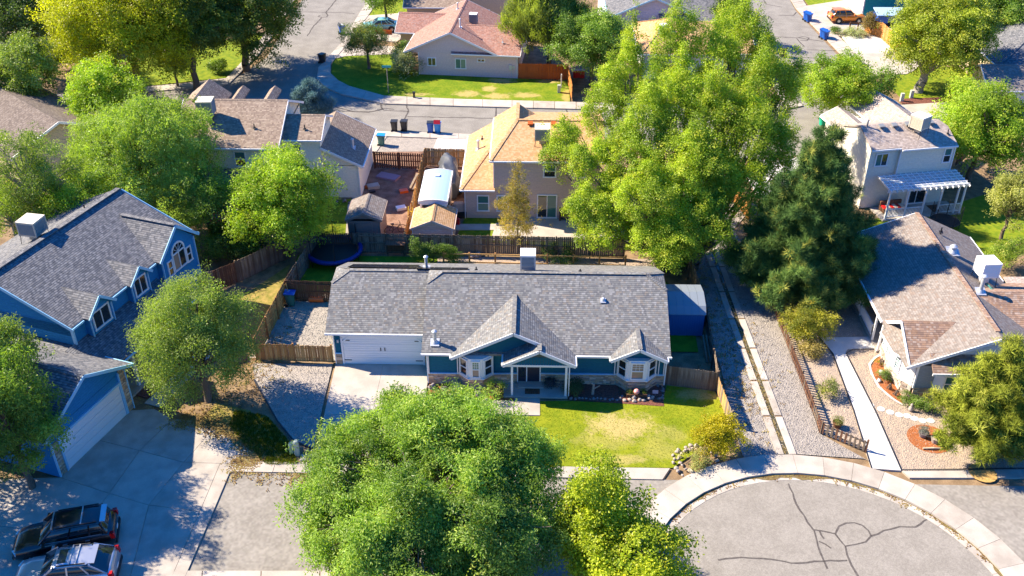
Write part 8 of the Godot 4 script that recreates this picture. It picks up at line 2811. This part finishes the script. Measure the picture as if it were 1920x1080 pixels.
func trees() -> void:
	var G := func(r: float, g: float, b: float) -> Color: return Color(r, g, b)
	var ash_c := [G.call(0.201, 0.329, 0.0645), G.call(0.335, 0.473, 0.081), G.call(0.502, 0.577, 0.116)]
	var maple_c := [G.call(0.351, 0.463, 0.0277), G.call(0.536, 0.577, 0.0323), G.call(0.6, 0.588, 0.0279)]
	var green_c := [G.call(0.168, 0.294, 0.0557), G.call(0.284, 0.42, 0.0692), G.call(0.4, 0.515, 0.081)]
	var bright_c := [G.call(0.25, 0.392, 0.0369), G.call(0.418, 0.553, 0.046), G.call(0.569, 0.577, 0.0692)]
	var yellow_c := [G.call(0.418, 0.444, 0.0277), G.call(0.6, 0.588, 0.0196), G.call(0.6, 0.588, 0.0279)]
	var olive_c := [G.call(0.236, 0.329, 0.0692), G.call(0.367, 0.454, 0.0925), G.call(0.367, 0.427, 0.138)]
	# foreground
	tree("ash_tree", "big rounded ash tree in the middle of the foreground, before the driveway", Vector3(-4.47, 5.4, -31.86), 6.64, 2.78, {"kind": "ash", "cols": ash_c, "rough": 0.7, "n": 90, "lobe": 0.19, "dens": 62.0, "gap": -0.24, "gap_freq": 0.32, "trunk": 0.4, "sc": 0.95, "leanz": 0.8})
	tree("maple_tree", "yellow-green maple standing just right of the big foreground ash", Vector3(3.04, 4.3, -31.45), 2, 3.36, {"cols": maple_c, "n": 22, "lobe": 0.36, "dens": 50.0, "sc": 0.9})
	tree("maple_tree", "lower yellow-green maple at the bottom edge against the cul-de-sac asphalt", Vector3(4.5, 3.6, -29.29), 2.96, 1.68, {"cols": maple_c, "n": 28, "lobe": 0.3, "dens": 50.0, "sc": 0.9})
	tree("maple_tree", "green tree in front of the bright blue house, beside its driveway", Vector3(-19.35, 4.4, -44.64), 3.45, 3.71, {"cols": olive_c, "n": 34, "lobe": 0.3, "dens": 46.0, "sc": 0.9, "kind": "fine"})
	tree("ash_tree", "dark tree cut by the left edge beside the blue house's garage roof", Vector3(-26.69, 4.9, -37.1), 2.59, 4.6, {"kind": "ash", "cols": green_c, "n": 30, "lobe": 0.3, "dens": 40.0})
	tree("ash_tree", "tree at the left edge whose tips cross the dark lower roof", Vector3(-28.68, 6.3, -40.85), 2.06, 1.98, {"kind": "ash", "cols": olive_c, "n": 20, "lobe": 0.34, "dens": 40.0})
	tree("ash_tree", "shade tree outside the left edge whose shadow falls on the parked cars", Vector3(-34.5, 7.0, -35.5), 5.6, 4.8, {"cols": green_c, "n": 26, "dens": 26.0})
	# left middle
	tree("elm_tree", "leafy tree behind the grey fence between the blue and cream houses", Vector3(-18.3, 4.3, -62.02), 3.96, 3.76, {"cols": bright_c, "n": 34, "lobe": 0.3, "dens": 42.0})
	tree("willow_tree", "large feathery tree overlapping the left end of the cream house", Vector3(-29.34, 6, -65.64), 6.02, 4.65, {"kind": "fine", "cols": [G.call(0.268, 0.384, 0.0692), G.call(0.385, 0.499, 0.104), G.call(0.502, 0.577, 0.162)], "n": 46, "lobe": 0.27, "dens": 34.0, "sc": 1.05})
	tree("willow_tree", "darker tree behind the blue house beside the pink play seat", Vector3(-24.03, 4.2, -62.58), 2.43, 2.43, {"kind": "fine", "cols": green_c, "n": 20, "dens": 34.0})
	tree("cottonwood_tree", "tall thin tree at the left edge with bare pale trunks below", Vector3(-35.03, 7.2, -59.53), 3.26, 3.43, {"kind": "fine", "cols": olive_c, "n": 26, "lobe": 0.3, "dens": 28.0, "bark": M.pale_bark, "gap": -0.1})
	tree("cottonwood_tree", "tree between the left edge and the big feathery tree", Vector3(-32.08, 5, -59.02), 2.62, 2.62, {"kind": "fine", "cols": bright_c, "n": 22, "dens": 26.0, "bark": M.pale_bark, "gap": -0.12})
	tree("cottonwood_tree", "thin tree cut by the left edge above the blue house's rooftop cooler", Vector3(-37.2, 4.6, -59.63), 2.35, 2.53, {"kind": "fine", "cols": bright_c, "n": 18, "dens": 30.0, "bark": M.pale_bark, "gap": -0.12})
	tree("cottonwood_tree", "low bushy tree right behind the ridge of the bright blue house", Vector3(-34.95, 3.2, -60.65), 2.56, 1.19, {"kind": "fine", "cols": olive_c, "n": 18, "dens": 34.0, "bark": M.pale_bark})
	tree("maple_tree", "yellow-green tree standing over the left end of the back street", Vector3(-38.62, 5, -80.38), 3.31, 3.1, {"cols": bright_c, "n": 26, "lobe": 0.33, "dens": 26.0, "sc": 1.15})
	tree("maple_tree", "tree at the left edge just above the brown roof", Vector3(-47.64, 5.4, -85.21), 3.37, 3.37, {"cols": olive_c, "n": 26, "dens": 26.0, "sc": 1.15})
	tree("dark_tree", "dark tree in the top left corner", Vector3(-52.84, 6.5, -97.93), 4.52, 3.93, {"cols": [G.call(0.0835, 0.151, 0.046), G.call(0.152, 0.215, 0.0577)], "n": 24, "dens": 20.0, "sc": 1.3})
	tree("maple_tree", "large yellowing tree at the top left beside the dark street tree", Vector3(-39.74, 7.5, -92), 7.28, 5.32, {"cols": yellow_c, "n": 40, "lobe": 0.28, "dens": 20.0, "sc": 1.3})
	tree("street_tree", "broad dark green tree leaning over the upper left street", Vector3(-31.19, 6.8, -100.2), 6.99, 6.07, {"cols": [G.call(0.125, 0.189, 0.0369), G.call(0.219, 0.267, 0.0417), G.call(0.411, 0.399, 0.0279)], "n": 40, "lobe": 0.28, "dens": 20.0, "sc": 1.3})
	tree("street_tree", "green tree between the yellowing tree and the broad street tree", Vector3(-34.94, 7.2, -94.39), 5.58, 5.17, {"cols": [G.call(0.161, 0.221, 0.0425), G.call(0.288, 0.332, 0.0467), G.call(0.449, 0.438, 0.0386)], "n": 36, "lobe": 0.28, "dens": 20.0, "sc": 1.3})
	tree("small_tree", "small tree on the shaded lawn beside the upper left street", Vector3(-37.15, 2.6, -95.19), 1.87, 1.87, {"cols": olive_c, "n": 14, "dens": 28.0})
	tree("crabapple_tree", "small dark crabapple on the corner lawn before the pink house", Vector3(-18.01, 3.2, -100.86), 2.63, 1.58, {"cols": [G.call(0.0835, 0.151, 0.046), G.call(0.168, 0.232, 0.0692), G.call(0.499, 0.393, 0.0609)], "n": 20, "dens": 30.0, "kind": "fine", "fork": 1.0})
	tree("spruce_tree", "rounded blue spruce at the street corner behind the cream house", Vector3(-21.34, 2.2, -86.75), 1.99, 1.57, {"kind": "spruce", "cols": [G.call(0.09, 0.18, 0.19), G.call(0.15, 0.26, 0.26)], "tiers": 6, "taper": 2.6, "lobe": 0.3, "dens": 55.0, "sc": 1.1, "boughs": 3.2, "limb_every": 4})
	tree("willow_tree", "weeping willow with hanging yellow-green strands beside the pink house", Vector3(1.52, 5.4, -100.59), 4.27, 4.02, {"kind": "willow", "cols": [G.call(0.25, 0.312, 0.0692), G.call(0.4, 0.444, 0.138)], "n": 30, "lobe": 0.32, "dens": 30.0, "sc": 1.2})
	tree("maple_tree", "round dark green tree behind the orange fence, left of the poplars", Vector3(5.97, 4.6, -96.62), 3.92, 3.8, {"cols": green_c, "n": 30, "lobe": 0.32, "dens": 28.0, "sc": 1.15})
	tree("dark_tree", "dark tree at the top beside the right street", Vector3(22.53, 3.6, -110.64), 2.08, 3.26, {"cols": [G.call(0.0502, 0.107, 0.0277), G.call(0.1, 0.16, 0.0348)], "n": 18, "dens": 30.0, "sc": 1.2})
	# the tall poplars: upswept plumes on shared limbs
	var pc := [G.call(0.302, 0.436, 0.0369), G.call(0.484, 0.577, 0.046), G.call(0.6, 0.588, 0.056)]
	poplar("poplar_tree", "tall upswept poplar overhanging the orange roof, left one of the two", Vector3(9.41, 0, -60.26), [[Vector3(2.24, 6, -67.34), 1.5, 2.2], [Vector3(4.67, 6, -63.31), 1.7, 2.6], [Vector3(5.47, 8.6, -69.47), 1.5, 3.4], [Vector3(7.19, 11.4, -70.53), 1.25, 3.2], [Vector3(8.25, 8.8, -64.62), 2.0, 3.8], [Vector3(10.44, 12.2, -70.7), 1.5, 4.0], [Vector3(10.65, 10.4, -66.75), 1.6, 3.2], [Vector3(5, 3.8, -60.14), 1.9, 1.7], [Vector3(8.01, 5.8, -59.66), 2.3, 2.8], [Vector3(3.85, 4.6, -60.62), 1.4, 1.6], [Vector3(9.12, 3.6, -57.96), 2.0, 1.8], [Vector3(6.88, 7.4, -63.1), 1.9, 3.0], [Vector3(10.82, 7.2, -61.04), 2.2, 3.2]], pc)
	poplar("poplar_tree", "tall upswept poplar beside the alley, right one of the two", Vector3(11.87, 0, -60.69), [[Vector3(13.74, 11.6, -70.15), 1.6, 3.6], [Vector3(15.76, 12.4, -72.04), 1.3, 3.2], [Vector3(16.55, 10.6, -68.47), 1.6, 3.2], [Vector3(18.57, 9.6, -68.91), 1.1, 2.8], [Vector3(19.75, 10.4, -71.24), 0.7, 2.0], [Vector3(12.57, 9, -64.27), 2.2, 3.6], [Vector3(15.23, 8.4, -63.83), 2.2, 3.6], [Vector3(17.29, 7.2, -63.77), 1.5, 2.6], [Vector3(12.01, 6.4, -61.01), 2.2, 2.8], [Vector3(14.69, 5.8, -61.02), 2.0, 2.6], [Vector3(11.68, 4.4, -58.47), 1.9, 2.0], [Vector3(15.22, 12.8, -75.22), 1.0, 2.4], [Vector3(17.37, 11.6, -71.38), 1.0, 2.4]], pc)
	tree("aspen_tree", "slender yellow-brown tree standing before the mauve house and back fence", Vector3(-0.91, 0, -61.21) * 0.0 + Vector3(-1.07, 3.6, -62.59), 1.15, 3.1, {"kind": "fine", "cols": [G.call(0.399, 0.299, 0.0728), G.call(0.538, 0.393, 0.11), G.call(0.335, 0.338, 0.0925)], "lobes": [[Vector3(0, 2.9, 0), Vector3(0.5, 1.0, 0.5)], [Vector3(0.05, 1.5, 0), Vector3(0.9, 1.1, 0.9)], [Vector3(-0.15, 0.4, 0), Vector3(1.3, 1.2, 1.3)], [Vector3(0.2, -0.7, 0.1), Vector3(1.4, 1.2, 1.4)], [Vector3(-0.25, -1.6, 0), Vector3(0.95, 0.8, 0.95)], [Vector3(0.4, -1.9, -0.2), Vector3(0.8, 0.7, 0.8)]], "dens": 60.0, "sc": 0.7, "trunk": 0.09, "bark": M.pale_bark, "gap": -0.3})
	# right side
	tree("pine_tree", "large dark pine between the alley and the white house", Vector3(18.91, 6.2, -57.35), 5.21, 5.9, {"kind": "needle", "cols": [G.call(0.065, 0.135, 0.036), G.call(0.125, 0.205, 0.045), G.call(0.42, 0.42, 0.08)], "tiers": 10, "taper": 1.35, "lobe": 0.19, "dens": 58.0, "sc": 0.95, "boughs": 2.6, "limb_every": 4, "gap": -0.4, "trunk": 0.25})
	tree("pine_tree", "yellow-green pine at the right edge beside the orange bark circle", Vector3(25.44, 3.7, -41.64), 3.26, 3.4, {"kind": "needle", "cols": [G.call(0.175, 0.213, 0.023), G.call(0.281, 0.316, 0.0322), G.call(0.421, 0.425, 0.069)], "tiers": 7, "taper": 2.0, "lobe": 0.21, "dens": 60.0, "sc": 0.9, "boughs": 2.4, "limb_every": 4, "gap": -0.4, "trunk": 0.18, "sag": -0.05})
	tree("maple_tree", "bushy green tree at the right street between the poplars and the sage house", Vector3(28.41, 4, -86.61), 3.88, 3.2, {"cols": bright_c, "n": 32, "lobe": 0.3, "dens": 32.0})
	tree("maple_tree", "smaller tree joined to the right side of the bushy street tree", Vector3(33.44, 3, -89.59), 1.44, 2.01, {"cols": green_c, "n": 14, "dens": 34.0})
	tree("cottonwood_tree", "large cottonwood with a thick pale trunk on the right lawn", Vector3(40.39, 6, -95.56), 5.21, 4.86, {"cols": [G.call(0.318, 0.392, 0.0417), G.call(0.502, 0.553, 0.0577), G.call(0.6, 0.588, 0.056)], "n": 42, "lobe": 0.28, "dens": 26.0, "sc": 1.2, "trunk": 0.55, "bark": M.pale_bark, "lean": -0.8, "fork": 0.9})
	tree("maple_tree", "round bright green tree at the right edge beside the sage house", Vector3(37.27, 4.6, -75.33), 4.07, 4.3, {"cols": bright_c, "n": 40, "lobe": 0.29, "dens": 38.0})
	tree("olive_tree", "yellowish tree at the right edge above the trampoline lawn", Vector3(36.06, 3.4, -65.28), 1.92, 3.1, {"cols": [G.call(0.335, 0.356, 0.0925), G.call(0.502, 0.499, 0.162)], "n": 22, "dens": 40.0, "kind": "fine"})
	tree("dark_tree", "dense green tree in the top right corner", Vector3(51.1, 5, -106.19), 3.61, 2.98, {"cols": green_c, "n": 24, "dens": 24.0, "sc": 1.25})
	tree("dark_tree", "green tree at the top right between the cottonwood and the corner tree", Vector3(48.4, 5, -109.04), 2.98, 2.66, {"cols": bright_c, "n": 20, "dens": 24.0, "sc": 1.25})
	tree("maple_tree", "tree beyond the tan house at the top of the photo", Vector3(-17.98, 4, -115.03), 2.54, 2.12, {"cols": green_c, "n": 18, "dens": 24.0, "sc": 1.2})


func poplar(n: String, label: String, base: Vector3, plumes: Array, cols: Array) -> void:
	var list := []
	for q: Array in plumes:
		list.append([q[0] - base, Vector3(q[1], q[2], q[1]) * 0.92])
		for k in 6:
			var a := TAU * (k + rng.randf()) / 6.0
			var o := Vector3(cos(a) * q[1] * 0.75, rng.randf_range(-0.45, 0.5) * q[2], sin(a) * q[1] * 0.75)
			list.append([q[0] - base + o, Vector3(q[1] * 0.5, q[2] * rng.randf_range(0.45, 0.65), q[1] * 0.5)])
		list.append([q[0] - base + Vector3(0, q[2] * 0.65, 0), Vector3(q[1] * 0.4, q[2] * 0.5, q[1] * 0.4)])
		list.append([q[0] - base + Vector3(rng.randf_range(-0.2, 0.2), q[2] * 1.05, 0), Vector3(q[1] * 0.2, q[2] * 0.42, q[1] * 0.2)])
	tree(n, label, base, 4.5, 0.5, {"lobes": list, "cols": cols, "rough": 0.65, "dens": 56.0, "sc": 0.78, "trunk": 0.42, "bark": M.bark, "gap": -0.3, "limb_every": 3, "fork": -4.0, "sag": -0.04})


func shrubs() -> void:
	var G := func(r: float, g: float, b: float) -> Color: return Color(r, g, b)
	var gold := [G.call(0.468, 0.425, 0.0138), G.call(0.56, 0.47, 0.014), G.call(0.6, 0.46, 0.03)]
	var green := [G.call(0.136, 0.232, 0.046), G.call(0.236, 0.338, 0.0577)]
	bush("golden_bush", "round golden bush at the corner of the front lawn by the alley", Vector3(10.52, 1.15, -40.77), 1.24, 0.85, {"cols": gold, "sc": 0.55, "dens": 110.0, "n": 20})
	bush("golden_bush", "yellow and green bush behind the picket fence under the pine", Vector3(17.89, 1.3, -51.88), 1.46, 1, {"cols": [G.call(0.219, 0.267, 0.046), G.call(0.462, 0.419, 0.042), G.call(0.538, 0.426, 0.0365)], "n": 16})
	bush("bush", "sparse bush below the golden one along the picket fence", Vector3(17.93, 0.5, -50), 0.75, 0.2, {"cols": [G.call(0.333, 0.268, 0.0854), G.call(0.499, 0.393, 0.122)]})
	bush("bush", "small bush by the picket fence near the white path", Vector3(17.75, 0.5, -46.12), 0.77, 0.2, {"cols": [G.call(0.236, 0.285, 0.0925), G.call(0.411, 0.399, 0.0837)]})
	bush("bush", "flowering bush left of the porch in the orange bark bed", Vector3(-2.11, 0.7, -45.29), 0.64, 0.4, {"cols": bright(), "sc": 0.5, "dens": 110.0})
	bush("bush", "dark round shrub at the right porch post", Vector3(2.65, 0.55, -45.85), 0.58, 0.25, {"cols": [G.call(0.0502, 0.107, 0.046), G.call(0.0835, 0.151, 0.0577)], "sc": 0.45, "dens": 120.0})
	bush("bush", "dark leafy pot shrub beside the front door", Vector3(1.17, 0.45, -46.3), 0.39, 0.15, {"cols": [G.call(0.0668, 0.0892, 0.138), G.call(0.1, 0.143, 0.162)], "sc": 0.45, "dens": 110.0})
	for q in [[Vector3(21.94, 0.2, -47.64), 0.5, 0.3, "left low bush in the bay window bed", green], [Vector3(22.59, 0.2, -45.54), 0.5, 0.3, "low bush at the left of the hedge below the grey siding", green], [Vector3(23.1, 0.25, -45), 0.55, 0.34, "middle low bush of the hedge below the grey siding", green], [Vector3(23.68, 0.25, -44.67), 0.5, 0.32, "right low bush of the hedge below the grey siding", green], [Vector3(22.14, 0.15, -49.17), 0.3, 0.2, "small yellow plant at the far end of the bay window bed", gold], [Vector3(21.92, 0.12, -46.64), 0.22, 0.15, "yellow-green tuft in the bay window bed, upper of two", gold], [Vector3(22.12, 0.12, -46.03), 0.25, 0.16, "yellow-green tuft in the bay window bed, lower of two", gold]]:
		bush("bush", q[3], q[0], q[1], q[2], {"cols": q[4], "sc": 0.42, "dens": 150.0, "n": 8})
	bush("flower_bed", "mixed red and green flowers inside the stone ring by the kerb", Vector3(9.13, 0.3, -39.85), 0.75, 0.35, {"cols": [G.call(0.335, 0.427, 0.116), G.call(0.515, 0.471, 0.169), G.call(0.538, 0.126, 0.0609)], "sc": 0.45, "dens": 100.0, "category": "plant", "kind": "leaf"})
	bush("bush", "grey-green bush at the left front corner of the pink house", Vector3(-13.62, 1.4, -99.07), 1.36, 1.1, {"cols": [G.call(0.268, 0.321, 0.138), G.call(0.418, 0.427, 0.231)], "sc": 0.9, "dens": 50.0})
	bush("bush", "taller green bush beside the pink house's garage wall", Vector3(-14.62, 1.6, -101.81), 0.93, 1.19, {"cols": green, "sc": 0.9, "dens": 45.0})
	bush("bush", "dark round bush below the purple-grey house", Vector3(-51.14, 1.4, -100.49), 1.16, 0.9, {"cols": [G.call(0.0502, 0.107, 0.046), G.call(0.0835, 0.143, 0.0577)], "sc": 0.9, "dens": 50.0})
	bush("bush", "silvery bush between the round dark bush and the yellowing tree", Vector3(-49.25, 1.2, -101.78), 1.29, 0.9, {"cols": [G.call(0.268, 0.427, 0.323), G.call(0.4, 0.572, 0.46)], "sc": 0.9, "dens": 50.0})
	bush("bush", "low bush under the broad street tree beside the pavement", Vector3(-33.98, 0.7, -99.53), 0.92, 0.4, {"cols": green, "sc": 0.9, "dens": 50.0})
	bush("bush", "brown-purple bush at the end of the orange fence by the orange car", Vector3(39.8, 1.5, -113.78), 1.01, 1.2, {"cols": [G.call(0.2, 0.158, 0.0609), G.call(0.333, 0.236, 0.0854)], "sc": 0.9, "dens": 50.0})
	bush("bush", "small round green bush on the gravel by the blue bins", Vector3(35.72, 0.5, -114), 0.51, 0.2, {"cols": green, "sc": 0.7, "dens": 60.0})
	bush("bush", "pale low plants in front of the dark rail fence by the orange car", Vector3(37.71, 0.3, -113.28), 1.4, 0.35, {"cols": [G.call(0.599, 0.588, 0.279), G.call(0.418, 0.463, 0.278)], "sc": 0.7, "dens": 40.0})
	bush("hedge", "leafy vine on the trellis at the left end of the rail fence", Vector3(-7.26, 0.9, -60.87), 1.5, 0.55, {"cols": green, "lobes": [[Vector3(-1.3, 0.3, 0), Vector3(0.35, 0.75, 0.3)], [Vector3(-0.6, -0.1, 0), Vector3(0.7, 0.55, 0.35)], [Vector3(0.3, -0.05, 0), Vector3(0.7, 0.55, 0.35)], [Vector3(1.1, -0.05, 0), Vector3(0.6, 0.55, 0.35)]], "sc": 0.55, "dens": 120.0, "category": "hedge"})
	bush("bush", "weeds behind the rail fence right of the cooler", Vector3(2.09, 0.3, -61.48), 1.2, 0.35, {"cols": green, "sc": 0.6, "dens": 50.0})
	bush("bush", "weeds behind the rail fence near the rock pile", Vector3(-5.8, 0.3, -61.06), 0.6, 0.3, {"cols": green, "sc": 0.6, "dens": 50.0})
	bush("hedge", "yellow-green shrubs behind the white rooftop cooler at the right edge", Vector3(34.7, 1.3, -60.97), 1.24, 1, {"cols": bright(), "dens": 60.0, "n": 16, "category": "hedge"})
	bush("hedge", "leafy undergrowth along the alley below the right poplar", Vector3(10.74, 0.8, -61.62), 1.8, 0.8, {"cols": green, "dens": 45.0, "sc": 0.8, "category": "hedge"})
	bush("bush", "green undergrowth below the leafy tree at the dark fence", Vector3(-22, 1.2, -61.32), 2.29, 0.8, {"cols": green, "dens": 50.0, "sc": 0.8, "n": 16})


func bright() -> Array:
	return [Color(0.219, 0.338, 0.046), Color(0.367, 0.481, 0.0692), Color(0.599, 0.544, 0.14)]
